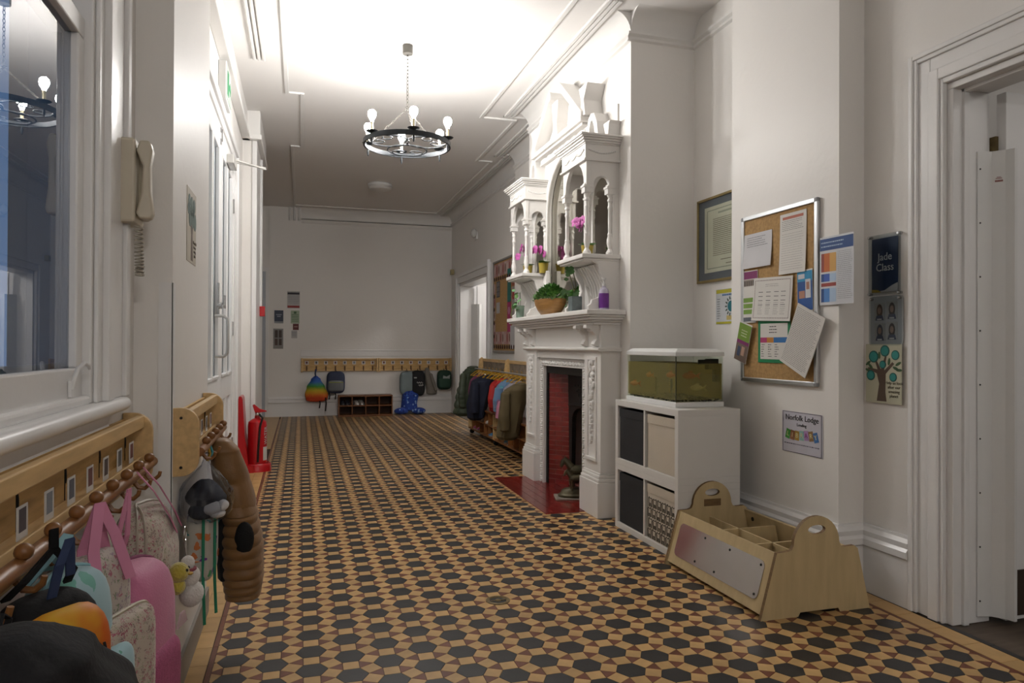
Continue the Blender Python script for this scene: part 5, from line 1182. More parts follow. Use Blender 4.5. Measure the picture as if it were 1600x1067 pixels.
fish('orange goldfish high in the near half of the tank', w2 - 0.10, 0.15, 0.185, '#d0621c', 1.3, 1.2)
fish('orange goldfish in the far corner of the tank', -0.27, 0.03, 0.115, '#d0601c', 1.1, 0.4)
fish('orange goldfish in the middle of the tank front', 0.20, 0.035, 0.19, '#cc6a24', 1.1, 0.2)
fish('orange and cream goldfish left of the tank middle', -0.06, 0.03, 0.18, '#d08a3c', 1.0, 0.1)

# ------------------------------------------------------------------ plywood book trolley box
t = thing('book_box', 'birch plywood book box with mirror panel and arched handle ends', 'book box', (1.97, 3.115, 0.0), RIGHT)
BW, BD, BT = 0.435, 0.60, 0.42       # half length, depth at the foot, rim height
# sides: trapezoid with arched handle (profile in local y,z)
def side_profile():
    arch_ = [(0.30 + 0.125 * math.cos(R(a)), 0.325 + 0.125 * math.sin(R(a))) for a in range(180, -1, -12)]
    return [(0.0, 0.0), (0.20, 0.0), (0.21, 0.018), (0.42, 0.018), (0.43, 0.0), (BD, 0.0), (0.53, 0.285), (0.51, 0.30), (0.455, 0.298), (0.435, 0.305)] + arch_[::-1] + [(0.165, 0.305), (0.145, 0.298), (0.085, 0.296)]
hole = [(0.30 + 0.048 * math.cos(R(a)), 0.388 + 0.021 * math.sin(R(a))) for a in range(0, 360, 20)]
def side(x):
    me = D.meshes.new('side_panel'); bm = bmesh.new()
    pr = side_profile()
    vo = [bm.verts.new((0, y, z)) for y, z in pr]; vi = [bm.verts.new((0, y, z)) for y, z in hole]
    eo = [bm.edges.new((vo[i], vo[(i+1) % len(vo)])) for i in range(len(vo))]; ei = [bm.edges.new((vi[i], vi[(i+1) % len(vi)])) for i in range(len(vi))]
    bmesh.ops.triangle_fill(bm, use_beauty=True, edges=eo + ei)
    ex = bmesh.ops.extrude_face_region(bm, geom=bm.faces[:])
    bmesh.ops.translate(bm, vec=(0.018, 0, 0), verts=[v for v in ex['geom'] if isinstance(v, bmesh.types.BMVert)])
    bmesh.ops.recalc_face_normals(bm, faces=bm.faces)
    me.materials.append(BIRCH); me.materials.append(PLYEDGE)
    for f in bm.faces:
        if abs(f.normal.x) < 0.5: f.material_index = 1
    bm.to_mesh(me); bm.free()
    o = D.objects.new('side_panel', me); COL.objects.link(o); o.parent = t; o.location = (x, 0, 0); return o
side(-BW); side(BW - 0.018)
def slab(name, p0, p1, th, x0, x1, m=BIRCH):    # board between two (y,z) points, thickness th
    (y0, z0), (y1, z1) = p0, p1; L2 = math.hypot(y1 - y0, z1 - z0); ny, nz_ = -(z1 - z0) / L2 * th, (y1 - y0) / L2 * th
    return MB().prism([(y0, z0), (y1, z1), (y1 + ny, z1 + nz_), (y0 + ny, z0 + nz_)], 'x', x0, x1).build(name, m, t, bevel=0.001)
fr = slab('front_board', (0.012, 0.02), (0.092, 0.292), -0.014, -BW + 0.018, BW - 0.018)
slab('back_board', (BD - 0.012, 0.02), (0.525, 0.28), 0.014, -BW + 0.018, BW - 0.018)
bx('bottom_board', BIRCH, -BW + 0.018, 0.03, 0.02, BW - 0.018, BD - 0.03, 0.034, t)
for x in (-0.14, 0.14): MB().prism([(0.04, 0.034), (BD - 0.04, 0.034), (0.51, 0.25), (0.09, 0.25)], 'x', x - 0.006, x + 0.006).build('divider', BIRCH, t)
MB().prism([(0.28, 0.034), (0.29, 0.034), (0.29, 0.25), (0.28, 0.25)], 'x', -BW + 0.018, BW - 0.018).build('long_divider', BIRCH, t)
# acrylic mirror on the sloping front
ACR = mat('acrylic_mirror', '#c4c0bd', 0.12, metal=0.85, vary=0.03)
sl = math.atan2(0.080, 0.272)
pan = D.objects.new('mirror_panel', None)
rrp = []
for cx, cz, a0 in ((0.37, 0.25, 0), (-0.37, 0.25, 90), (-0.37, 0.07, 180), (0.37, 0.07, 270)): rrp += [(cx - math.copysign(0.03, cx) + 0.03 * math.cos(R(a0 + 15 * i)), cz + (-0.03 if cz > 0.2 else 0.03) + 0.03 * math.sin(R(a0 + 15 * i))) for i in range(7)]
D.objects.remove(pan)
b = MB(); b.prism(rrp, 'y', -0.0045, -0.001); pan = b.build('mirror_panel', ACR, t, loc=(0, 0.007, 0.0), rot=(-sl, 0, 0))
for x, z in ((0.345, 0.228), (0.345, 0.092), (0.10, 0.228), (0.02, 0.092), (-0.12, 0.228), (-0.16, 0.092)):
    MB().lathe([(0.006, 0), (0.006, 0.002), (0, 0.003)], 8, (x, -0.0045, z), axis='y').build('screw', IRON, pan)
MB().box(-BW + 0.0175, 0.245, 0.31, -BW + 0.0215, 0.355, 0.35).build('label_holder', PLYEDGE, t, bevel=0.002)
MB().lathe([(0.012, 0), (0.012, 0.003), (0, 0.004)], 10, (-0.33, 0.508, 0.24), axis='y').build('bolt_cap', IRON, t)

# ------------------------------------------------------------------ papers and boards
def rects(b, lst, y):
    """flat print: (x0, z0, x1, z1, material index)"""
    for x0, z0, x1, z1, mi in lst: b.box(x0, y - 0.0004, z0, x1, y, z1, mi)
def textlines(rnd, x0, x1, z0, z1, n, mi, th=0.0022, ragged=0.3):
    out = []
    for k in range(n):
        z = z1 - (z1 - z0) * (k + 0.5) / n
        x = x0
        xe = x1 - rnd.random() * ragged * (x1 - x0)
        while x < xe - 0.002:
            wl = rnd.uniform(0.004, 0.014); out.append((x, z - th / 2, min(x + wl, xe), z + th / 2, mi)); x += wl + 0.003
    return out
INKC = C('#5c5c60', 0.7); BLK = C('#2a2a2c', 0.7)
def sheet(name, label, cat, w_, h, Y, Z, x=0.0, wallx=2.595, mats=None, prints=(), tilt=0.0, off=0.004, paper=None, curl=0.0, group=None, thick=0.0008, rzx=0.0):
    """a sheet pinned to a wall that faces -X: centre at (Y, Z)"""
    t = thing(name, label, cat, (wallx - off, Y, Z), RIGHT, group)
    t.rotation_euler = (0, -tilt, RIGHT + rzx) if not tilt else (0, 0, RIGHT)
    if tilt: t.rotation_euler = Matrix.Rotation(RIGHT, 3, 'Z').__matmul__(Matrix.Rotation(-tilt, 3, 'Y')).to_euler()
    n = 8; b = MB(); vs = []
    for i in range(n + 1):
        z = -h / 2 + h * i / n; y = -curl * (1 - i / n) ** 2
        vs += [(-w_/2, y, z), (w_/2, y, z), (w_/2, y + thick, z), (-w_/2, y + thick, z)]
    fs = []
    for i in range(n):
        for j in range(4): fs.append((i*4+j, i*4+(j+1) % 4, i*4+4+(j+1) % 4, i*4+4+j))
    fs += [(0, 1, 2, 3), tuple(range(4*n, 4*n+4))]
    b.add(vs, fs); b.build('sheet', paper or PAPER, t)
    if prints:
        b = MB(); done = []; yy = lambda z: -curl * (0.5 - z / h) ** 2
        for x0, z0, x1, z1, mi in prints:       # later print lies over earlier print
            ly = 1 + max([q[4] for q in done if q[0] < x1 and q[2] > x0 and q[1] < z1 and q[3] > z0] or [0]); done.append((x0, z0, x1, z1, ly)); e = 0.0004 + 0.0004 * ly
            b.add([(x0, yy(z0) - e, z0), (x1, yy(z0) - e, z0), (x1, yy(z1) - e, z1), (x0, yy(z1) - e, z1)], [(0, 1, 2, 3)], mi)
        b.build('print', mats, t)['kind'] = 'stuff'
    return t
rnd = random.Random(11)
PWX = 2.595
# cork noticeboard
nb = thing('cork_noticeboard', 'aluminium framed cork noticeboard crowded with papers on the pier', 'noticeboard', (PWX, 3.372, 1.512), RIGHT)
nw, nh = 0.332, 0.497
bx('cork_panel', CORK, -nw + 0.01, -0.012, -nh + 0.01, nw - 0.01, -0.001, nh - 0.01, nb)
for z in (-nh, nh - 0.026): bx('frame_rail', ALU, -nw + 0.02, -0.022, z, nw - 0.02, -0.001, z + 0.026, nb, 0.004)
for x in (-nw, nw - 0.026): bx('frame_stile', ALU, x, -0.022, -nh + 0.02, x + 0.026, -0.001, nh - 0.02, nb, 0.004)
for x in (-nw, nw - 0.028):
    for z in (-nh, nh - 0.028): bx('corner_cap', mat('grey_cap', '#8d8f92', 0.4), x, -0.024, z, x + 0.028, -0.001, z + 0.028, nb, 0.008)
BX = PWX - 0.012
s1 = [(q[0], q[1], q[2], q[3], 0) for q in textlines(rnd, -0.10, 0.10, 0.02, 0.085, 5, 0, 0.003)]
sheet('paper_sheet', 'glossy pocketed sheet, top sheet nearest the fireplace on the cork board', 'paper', 0.262, 0.205, 3.545, 1.795, wallx=BX, mats=[INKC], prints=s1, curl=0.012, tilt=0.0, paper=mat('glossy_paper', '#c9c9cc', 0.15, vary=0.03, coat=0.6))
s1 = [(-0.085, 0.135, 0.085, 0.15, 1)] + textlines(rnd, -0.09, 0.09, 0.07, 0.13, 6, 0) + textlines(rnd, -0.09, 0.09, -0.15, 0.06, 16, 0, 0.0012, 0.1)
sheet('paper_sheet', 'tall white form with orange heading at the top of the cork board', 'paper', 0.215, 0.335, 3.235, 1.795, wallx=BX, mats=[INKC, C('#b0614a')], prints=s1, curl=0.010)
s1 = [(-0.065, 0.055, 0.065, 0.10, 0), (-0.065, 0.012, 0.065, 0.052, 1)] + [(-0.06 + 0.02 * k, 0.014, -0.047 + 0.02 * k, 0.045, 2) for k in range(6)]
sheet('leaflet', 'small purple topped leaflet with group photo on the cork board', 'leaflet', 0.135, 0.21, 3.612, 1.575, wallx=BX, mats=[C('#7d2a60'), C('#9c8f86'), C('#4c443e')], prints=s1 + [(-0.065, -0.10, 0.065, 0.0, 1)])
s1 = [(-0.06, -0.055 + 0.035 * k, 0.06, -0.028 + 0.035 * k, 0) for k in range(3)] + [(-0.065, -0.10, 0.065, -0.075, 1)]
sheet('leaflet', 'pale leaflet with green table rows on the cork board edge', 'leaflet', 0.14, 0.215, 3.625, 1.475, wallx=BX - 0.002, mats=[C('#74983f'), C('#5a6068')], prints=s1)
s1 = [(-0.155 + 0.0075 * k, z, -0.151 + 0.0075 * k, z + 0.005, 1) for k in range(42) for z in (-0.135, 0.13)] + [(x, -0.13 + 0.0075 * k, x + 0.005, -0.126 + 0.0075 * k, 1) for k in range(35) for x in (-0.158, 0.153)]
s1 += textlines(rnd, -0.06, 0.06, 0.085, 0.11, 2, 0) + [(x - 0.02, z - 0.012, x + 0.02, z - 0.008, 0) for x in (-0.1, -0.03, 0.04, 0.1) for z in (0.06, 0.03, 0.0, -0.03)] + [q for x in (-0.10, -0.03, 0.04, 0.10) for q in textlines(rnd, x - 0.02, x + 0.025, -0.11, -0.02, 7, 0)]
sheet('paper_sheet', 'white notice with dotted dark border at the board centre', 'paper', 0.345, 0.25, 3.405, 1.497, wallx=BX - 0.006, mats=[INKC, C('#5b3038')], prints=[(q[0], q[1] * 0.82, q[2], q[3] * 0.82, q[4]) for q in s1], curl=0.012, tilt=-0.04)
s1 = [(-0.058, 0.05, 0.058, 0.105, 1), (-0.058, -0.105, 0.058, 0.05, 0), (-0.045, -0.04, 0.0, 0.0, 2), (0.005, -0.04, 0.045, 0.06, 3), (0.012, 0.005, 0.036, 0.045, 2), (-0.05, 0.065, 0.0, 0.09, 3)]
sheet('leaflet', 'blue leaflet with photo at the near edge of the cork board', 'leaflet', 0.12, 0.225, 3.135, 1.525, wallx=BX - 0.003, mats=[C('#1f4f90'), C('#2386b4'), C('#a87a66'), C('#c3c6cc')], prints=s1, tilt=0.03)
s1 = [(-0.12, -0.105, 0.12, 0.10, 0), (-0.12, -0.01, -0.06, 0.02, 2), (-0.06, -0.01, -0.0, 0.02, 3), (0.0, -0.01, 0.12, 0.02, 4)] + textlines(rnd, -0.04, 0.04, 0.04, 0.09, 3, 1, 0.005) + [q for x in (-0.11, -0.05, 0.01) for q in textlines(rnd, x, x + 0.035, -0.095, -0.015, 6, 1, 0.004, 0.5)]
sheet('paper_sheet', 'green bordered timetable under the dotted notice', 'paper', 0.285, 0.25, 3.395, 1.258, wallx=BX - 0.001, mats=[PAPER, BLK, C('#a83468'), C('#c07f28'), C('#2a6aa8')], prints=s1, paper=C('#16804f', 0.6))
s1 = textlines(rnd, -0.105, 0.105, -0.155, 0.155, 34, 0, 0.0022, 0.12)
sheet('paper_sheet', 'typed white page stack pinned at a slant, lower near side of the board', 'paper', 0.225, 0.34, 3.135, 1.26, wallx=BX - 0.012, mats=[INKC], prints=s1, curl=0.01, tilt=-0.42, thick=0.004, off=0.012)
s1 = [(-0.06, 0.01, 0.06, 0.112, 0), (-0.06, -0.012, 0.06, 0.01, 1), (-0.06, -0.118, 0.06, -0.012, 2), (-0.04, -0.09, -0.01, -0.03, 3), (0.0, -0.08, 0.03, -0.025, 4)] + textlines(rnd, -0.03, 0.035, 0.03, 0.08, 3, 5, 0.006)
sheet('leaflet', 'slanted green and purple leaflet with children photo overhanging the board', 'leaflet', 0.125, 0.24, 3.665, 1.25, wallx=BX - 0.016, mats=[C('#6d8c2c'), C('#7a2560'), C('#6b5a50'), C('#39455f'), C('#b3907c'), C('#c3c9a5')], prints=s1, tilt=-0.28, rzx=0.0)
# blue table poster straddling the pier corner
s1 = [(-0.115, 0.105, 0.115, 0.165, 0)] + textlines(rnd, -0.105, 0.06, 0.115, 0.155, 2, 6, 0.006) + [(-0.105, -0.005, -0.085, 0.09, 5), (-0.085, -0.005, -0.045, 0.09, 1), (-0.045, -0.005, 0.0, 0.09, 2), (-0.105, -0.055, -0.085, -0.015, 0), (-0.085, -0.055, -0.045, -0.015, 3), (-0.045, -0.055, 0.0, -0.015, 6), (-0.105, -0.08, 0.0, -0.062, 5), (-0.105, -0.16, -0.085, -0.09, 0), (-0.085, -0.16, -0.045, -0.09, 4), (-0.045, -0.16, 0, -0.09, 6)] + textlines(rnd, 0.01, 0.11, -0.15, 0.095, 26, 7, 0.0025, 0.15)
sheet('safeguarding_poster', 'white poster with blue heading and orange table by the pier corner', 'poster', 0.235, 0.35, 2.915, 1.615, wallx=PWX, mats=[C('#1d4480'), C('#c4682a'), C('#cfa055'), C('#3a5aae'), C('#4a7fc0'), C('#8f3a30'), C('#a9bfd8'), C('#8d8f95')], prints=s1, off=0.012, paper=C('#c9cbd0', 0.45))
# library sign (LENDING LIBRARY with coloured books)
s1 = [(-0.125, 0.092, 0.125, 0.0945, 0), (-0.125, -0.0945, 0.125, -0.092, 0), (-0.125, -0.0945, -0.1225, 0.0945, 0), (0.1225, -0.0945, 0.125, 0.0945, 0)] + textlines(rnd, -0.115, 0.115, -0.06, -0.048, 1, 0, 0.004, 0)
t = sheet('library_sign', 'laminated library sign with coloured books on the wall above the book box', 'sign', 0.262, 0.19, 3.178, 0.757, wallx=PWX, mats=[C('#4a4658')], prints=s1, off=0.003, paper=C('#c4c2cc', 0.35)); t.scale = (1.22, 1.0, 1.18)
text_mesh('lettering', 'Norfolk Lodge', 0.036, BLK, t, (0, -0.001, 0.067)); text_mesh('lettering', 'Lending', 0.02, BLK, t, (-0.0, -0.001, 0.036))
for k, (h_, ch) in enumerate((('#3c8c34', 'L'), ('#8a5a38', 'I'), ('#a8873a', 'B'), ('#8fb9b4', 'R'), ('#a887b4', 'A'), ('#8a6a40', 'R'), ('#3f6fa8', 'Y'))):
    x = -0.09 + 0.03 * k; b = MB(); b.prism([(-0.014, -0.022), (0.014, -0.022), (0.014, 0.022), (-0.014, 0.022)], 'y', -0.0012, -0.0004); bk = b.build('printed_book', C(h_), t, loc=(x, 0, -0.01 - 0.004 * math.sin(k)), rot=(0, 0.25 - 0.09 * k, 0))
    text_mesh('lettering', ch, 0.03, C('#d9cf9a' if k != 4 else '#8c3a7a'), bk, (0, -0.0016, 0))
# poem in frame and sun poster in the alcove
AX = 2.70
t = thing('framed_poem', 'gilt framed poem with grey mount in the alcove', 'picture', (AX, 4.03, 1.955), RIGHT)
GILT = mat('dull_gilt', '#8d7b4e', 0.35, metal=0.5, vary=0.08)
fw_, fh_ = 0.345, 0.292
for z in (-fh_, fh_ - 0.018): bx('frame_rail', GILT, -fw_, -0.022, z, fw_, -0.001, z + 0.018, t, 0.003)
for x in (-fw_, fw_ - 0.018): bx('frame_stile', GILT, x, -0.022, -fh_ + 0.018, x + 0.018, -0.001, fh_ - 0.018, t, 0.003)
bx('mount', C('#646a76', 0.7), -fw_ + 0.018, -0.012, -fh_ + 0.018, fw_ - 0.018, -0.002, fh_ - 0.018, t)
bx('parchment', mat('parchment', '#dbd7c6', 0.7, vary=0.05, vscale=5), -0.255, -0.0135, -0.225, 0.255, -0.0122, 0.225, t)
b = MB(); rects(b, textlines(rnd, -0.15, 0.13, -0.12, 0.14, 20, 0, 0.005, 0.25) + [(-0.09, 0.165, 0.08, 0.178, 1), (-0.06, -0.15, 0.06, -0.145, 0), (0.0, -0.18, 0.1, -0.175, 0)] + [(-0.225, -0.2, -0.215, 0.2, 1), (0.215, -0.2, 0.225, 0.2, 1), (-0.215, 0.195, 0.215, 0.202, 1), (-0.215, -0.202, 0.215, -0.195, 1)], -0.0137)
b.build('verse', [C('#7a6a58'), C('#a3a596')], t)
MB().box(-fw_ + 0.018, -0.0165, -fh_ + 0.018, fw_ - 0.018, -0.0155, fh_ - 0.018).build('glazing', glass('picture_glass', '#f4f6f4', 0.0, 1.4), t)
s1 = [(-0.17, 0.09, 0.17, 0.115, 1), (-0.17, -0.115, 0.17, -0.10, 1)] + textlines(rnd, -0.1, 0.12, 0.07, 0.085, 1, 2, 0.012) + textlines(rnd, -0.16, -0.12, -0.085, 0.06, 9, 3, 0.005) + textlines(rnd, 0.10, 0.16, -0.085, 0.06, 9, 3, 0.005) + [(-0.05, -0.09, 0.06, -0.06, 4)]
t = sheet('sun_poster', 'white and yellow poster with teal sun below the framed poem', 'poster', 0.35, 0.235, 3.985, 1.49, wallx=AX, mats=[C('#176d78'), C('#b7b02c'), C('#3c6a9a'), C('#6c6f74'), C('#c0ae6c')], prints=s1, off=0.003, paper=C('#c4c8cc', 0.4))
MB().prism(regpoly(20, 0.036, 0), 'y', -0.0022, -0.001).build('sun_disc', C('#176d78'), t)
b = MB()
for k in range(14):
    a = 2 * PI * k / 14; c_, s_ = math.cos(a), math.sin(a); q = [(0.045, -0.006), (0.066, -0.004), (0.066, 0.004), (0.045, 0.006)]
    b.prism([(x * c_ - y * s_, x * s_ + y * c_) for x, y in q], 'y', -0.0022, -0.001)
b.build('sun_ray', C('#4c5a52'), t)['kind'] = 'stuff'
# class sign, staff photos and tree print beside the classroom door
DX = 2.75; YS = 2.765
ACRY = glass('acrylic_sheet', '#e6e9ea', 0.02, 1.3)
t = thing('class_sign', 'navy Jade Class sign in a clear wall holder', 'sign', (DX, YS, 1.63), RIGHT)
cw, chh = 0.098, 0.150
bx('card', C('#263a5e', 0.35), -cw + 0.016, -0.010, -chh + 0.016, cw - 0.02, -0.008, chh - 0.018, t)
b = MB(); b.prism([(-0.082, -0.134), (0.078, -0.134), (0.078, -0.092), (0.04, -0.105), (0.0, -0.125)], 'y', -0.0107, -0.010); b.build('white_wave', C('#c9c9cb', 0.4), t)
b = MB(); b.prism([(-0.082, -0.134), (-0.02, -0.134), (-0.045, -0.122), (-0.082, -0.118)], 'y', -0.0109, -0.010); b.build('yellow_wave', C('#b89a1c', 0.4), t)
text_mesh('lettering', 'Jade\nClass', 0.052, C('#f0f1f2', 0.5), t, (0.0, -0.0112, 0.012))
bx('clear_cover', ACRY, -cw, -0.016, -chh, cw, -0.013, chh, t)
for x in (-cw + 0.008, cw - 0.008):
    for z in (-chh + 0.008, chh - 0.008): MB().lathe([(0.007, 0.0), (0.007, 0.024), (0.006, 0.026), (0, 0.026)], 12, (x, 0, z), axis='y').build('stand_off', CHROME, t, smooth=True)
t = thing('staff_photo_holder', 'clear wall holder with four staff portraits under the class sign', 'photo holder', (DX, YS - 0.005, 1.355), RIGHT)
pw, ph = 0.100, 0.122
rr_ = [(x * 1, z) for cx, cz, a0 in ((pw - .02, ph - .02, 0), (-pw + .02, ph - .02, 90), (-pw + .02, -ph + .02, 180), (pw - .02, -ph + .02, 270)) for x, z in [(cx + 0.02 * math.cos(R(a0 + 18 * i)), cz + 0.02 * math.sin(R(a0 + 18 * i))) for i in range(6)]]
MB().prism(rr_, 'y', -0.006, -0.003).build('back_plate', mat('smoked_acrylic', '#b4b6b9', 0.12, vary=0.02), t)
hair = ['#5a4230', '#3d3028', '#4a4a58', '#33261f']
for k, (x, z) in enumerate(((-0.04, 0.045), (0.036, 0.05), (-0.038, -0.055), (0.036, -0.05))):
    p = bx('portrait', C('#a9a7a6', 0.5), x - 0.033, -0.008, z - 0.043, x + 0.033, -0.006, z + 0.043, t)
    b = MB(); b.prism([(x + 0.019 * math.cos(R(a)), z + 0.004 + 0.034 * math.sin(R(a))) for a in range(0, 360, 30)], 'y', -0.0088, -0.008, 0); b.prism([(x - 0.026, z - 0.043), (x + 0.026, z - 0.043), (x + 0.018, z - 0.018), (x - 0.018, z - 0.018)], 'y', -0.0090, -0.008, 2); b.prism([(x + 0.011 * math.cos(R(a)), z + 0.006 + 0.017 * math.sin(R(a))) for a in range(0, 360, 30)], 'y', -0.0094, -0.008, 1); b.box(x - 0.014, -0.0096, z - 0.041, x + 0.014, -0.009, z - 0.034, 3)
    b.build('likeness', [C(hair[k]), C('#a07f6c'), C('#3f4660'), C('#c9c9cb')], p)
MB().prism(rr_, 'y', -0.016, -0.013).build('clear_cover', ACRY, t)
for x in (-pw + 0.014, pw - 0.014): MB().lathe([(0.007, 0.0), (0.007, 0.022), (0.006, 0.024), (0, 0.024)], 12, (x, 0, ph - 0.014), axis='y').build('stand_off', CHROME, t, smooth=True)
t = thing('tree_poster', 'painted tree poster with teal blossoms below the staff portraits', 'poster', (DX, YS, 1.095), RIGHT)
bx('sheet', mat('cream_poster_paper', '#b9b7a0', 0.5, vary=0.05, vscale=4), -0.115, -0.014, -0.145, 0.105, -0.012, 0.145, t)
b = MB(); b.prism([(-0.045, -0.135), (0.015, -0.135), (0.008, -0.09), (0.01, 0.0), (0.06, 0.05), (0.05, 0.058), (0.0, 0.015), (0.015, 0.085), (0.005, 0.085), (-0.02, 0.02), (-0.05, 0.07), (-0.058, 0.066), (-0.04, 0.02), (-0.10, 0.03), (-0.10, 0.022), (-0.045, 0.0), (-0.03, -0.05)], 'y', -0.0150, -0.014); b.build('painted_trunk', C('#5b4a3e'), t)
for x, z, r_ in ((-0.065, 0.083, 0.03), (0.005, 0.112, 0.028), (0.068, 0.092, 0.024), (-0.008, 0.045, 0.02), (-0.083, -0.01, 0.026), (0.055, -0.015, 0.022)):
    o = MB().prism([(x + r_ * math.cos(R(a)), z + r_ * math.sin(R(a))) for a in range(0, 360, 20)], 'y', -0.0156, -0.014).build('painted_blossom', C('#1d5c58'), t)
    MB().prism([(x + r_ * .78 * math.cos(R(a)), z + r_ * .78 * math.sin(R(a))) for a in range(0, 360, 20)], 'y', -0.0162, -0.0156).build('painted_petals', C('#2f8c86'), o)
for x, z, a in ((-0.1, 0.05, .6), (-0.085, 0.035, 2.4), (-0.1, 0.015, 2.8), (0.085, 0.05, .5), (0.09, 0.02, 0.0), (0.07, 0.028, -.4), (0.03, 0.06, 1.4), (-0.03, 0.09, 1.6)):
    MB().prism([(x + .018 * math.cos(a) * c0 - .007 * math.sin(a) * s0, z + .018 * math.sin(a) * c0 + .007 * math.cos(a) * s0) for c0, s0 in [(math.cos(R(q)), math.sin(R(q))) for q in range(0, 360, 36)]], 'y', -0.0154, -0.014).build('painted_leaf', C('#3f5c3c'), t)
text_mesh('lettering', 'Help us look\nafter our\namazing\nplanet', 0.021, C('#4a4436'), t, (0.06, -0.0146, -0.075))
# ------------------------------------------------------------------ chandelier
CX, CY, CZ = 0.785, 5.46, 2.785
ch = thing('chandelier', 'black iron ring chandelier with six lit bulbs on a chain', 'chandelier', (CX, CY, CZ), -0.143)
WI = mat('wrought_iron', '#2a2d30', 0.45, metal=0.5, vary=0.1, vscale=30); CHAIN = mat('steel_chain', '#4f4c46', 0.55, metal=0.2)
RR = 0.33
circ = lambda r, z, n=48, c=(0, 0): [(c[0] + r * math.cos(2 * PI * i / n), c[1] + r * math.sin(2 * PI * i / n), z) for i in range(n)]
b = MB(); b.lathe([(RR - 0.007, -0.018), (RR + 0.007, -0.018), (RR + 0.007, 0.018), (RR - 0.007, 0.018), (RR - 0.007, -0.018)], 56, cap=False); b.build('ring', WI, ch, smooth=True)
for k in range(3):
    a = R(90 + 120 * k); cx, cy = 0.165 * math.cos(a), 0.165 * math.sin(a)
    b = MB(); b.tube(circ(0.155, 0.0, 32, (cx, cy)), 0.006, 6, closed=True)
    for q in (-1, 1):
        sp = []
        for i in range(22):
            th = a + q * (0.5 + i * 0.28); r_ = 0.075 * (1 - i / 26); sp.append((cx * 1.35 + q * 0.055 * -math.sin(a) + r_ * math.cos(th), cy * 1.35 + q * 0.055 * math.cos(a) + r_ * math.sin(th), 0.0))
        b.tube(sp, 0.005, 6)
    b.build('scrollwork', WI, ch, smooth=True)
BULBM = D.materials.new('lit_bulb'); BULBM.use_nodes = True; MATS['lit_bulb'] = BULBM
nt = BULBM.node_tree; nt.nodes.remove(nt.nodes['Principled BSDF']); em = nt.nodes.new('ShaderNodeEmission'); em.inputs[0].default_value = (1.0, 0.975, 0.945, 1); em.inputs[1].default_value = BULB
nt.links.new(em.outputs[0], nt.nodes['Material Output'].inputs[0])
for k in range(6):
    a = R(98 + 60 * k); x, y = RR * math.cos(a), RR * math.sin(a)
    b = MB(); b.lathe([(0.004, -0.07), (0.010, -0.04), (0.006, -0.02), (0.008, 0.018), (0.035, 0.024), (0.046, 0.034), (0.04, 0.034), (0.0, 0.028)], 16, (x, y, 0)); b.build('drip_pan', WI, ch, smooth=True)
    b = MB(); b.lathe([(0.011, 0.028), (0.011, 0.095), (0.014, 0.10), (0.0, 0.10)], 12, (x, y, 0)); b.build('candle_tube', mat('ivory_tube', '#cbbf9c', 0.5), ch, smooth=True)
    b = MB(); b.lathe([(0.012, 0.10), (0.014, 0.115), (0.026, 0.135), (0.031, 0.155), (0.028, 0.175), (0.016, 0.188), (0, 0.191)], 14, (x, y, 0)); b.build('bulb', BULBM, ch, smooth=True)
def chain(b, p0, p1, n, r=0.011, w_=0.0026):
    p0, p1 = Vector(p0), Vector(p1); ax = (p1 - p0) / n; L = ax.length; ax.normalize()
    s0 = ax.orthogonal().normalized(); s1 = ax.cross(s0)
    for i in range(n):
        c = p0 + ax * L * (i + 0.5); sd = s0 if i % 2 else s1
        b.tube([c + ax * (math.cos(t) * L * 0.62) + sd * (math.sin(t) * r * 0.75) for t in [2 * PI * j / 10 for j in range(10)]], w_, 5, closed=True)
b = MB(); chain(b, (0, 0, 0.30), (0, 0, ZC - CZ - 0.055), 15); b.build('chain', CHAIN, ch, smooth=True)
for k in range(3):
    a = R(38 + 120 * k); b = MB(); chain(b, (0, 0, 0.28), (RR * math.cos(a), RR * math.sin(a), 0.02), 13, 0.009, 0.0022); b.build('stay_chain', CHAIN, ch, smooth=True)
MB().tube(circ(0.016, 0.29, 14), 0.003, 6, closed=True).build('hoop', CHAIN, ch, smooth=True)
MB().lathe([(0.03, ZC - CZ - 0.075), (0.04, ZC - CZ - 0.07), (0.04, ZC - CZ - 0.001), (0, ZC - CZ - 0.001)], 20).build('ceiling_rose', CHAIN, ch, smooth=True)
# flush dome lamp further down the ceiling
t = thing('dome_lamp', 'unlit round flush lamp on the far part of the ceiling', 'ceiling lamp', (1.09, 10.3, ZC))
MB().lathe([(0.16, -0.0005), (0.175, -0.012), (0.175, -0.035), (0.165, -0.04)], 32).build('base', WHITE_PL, t, smooth=True)
MB().lathe([(0.168, -0.036), (0.168, -0.06), (0.15, -0.085), (0.10, -0.10), (0, -0.105)], 32).build('diffuser', mat('opal_diffuser', '#c9c6c2', 0.3, vary=0.01), t, smooth=True)
# second hall lamp behind the viewpoint and lamps of the two classrooms
def globe(label, loc, power, r=0.12):
    t = thing('globe_lamp', label, 'ceiling lamp', loc)
    MB().tube([(0, 0, r), (0, 0, ZC - loc[2])], 0.006, 6).build('rod', CHROME, t)
    m_ = D.materials.new('lit_globe'); m_.use_nodes = True; n_ = m_.node_tree; n_.nodes.remove(n_.nodes['Principled BSDF']); e_ = n_.nodes.new('ShaderNodeEmission')
    e_.inputs[0].default_value = (1.0, 0.97, 0.94, 1); e_.inputs[1].default_value = power / (PI * 4 * PI * r * r); n_.links.new(e_.outputs[0], n_.nodes['Material Output'].inputs[0])
    MB().ell((0, 0, 0), (r, r, r), 20, 12).build('globe', m_, t, smooth=True)
globe('round pendant lamp in the hall behind the viewpoint', (0.7, -2.2, 2.8), HALL_LAMP)
globe('round pendant lamp in the near classroom', (4.2, 0.6, 2.9), ROOM_LAMP)
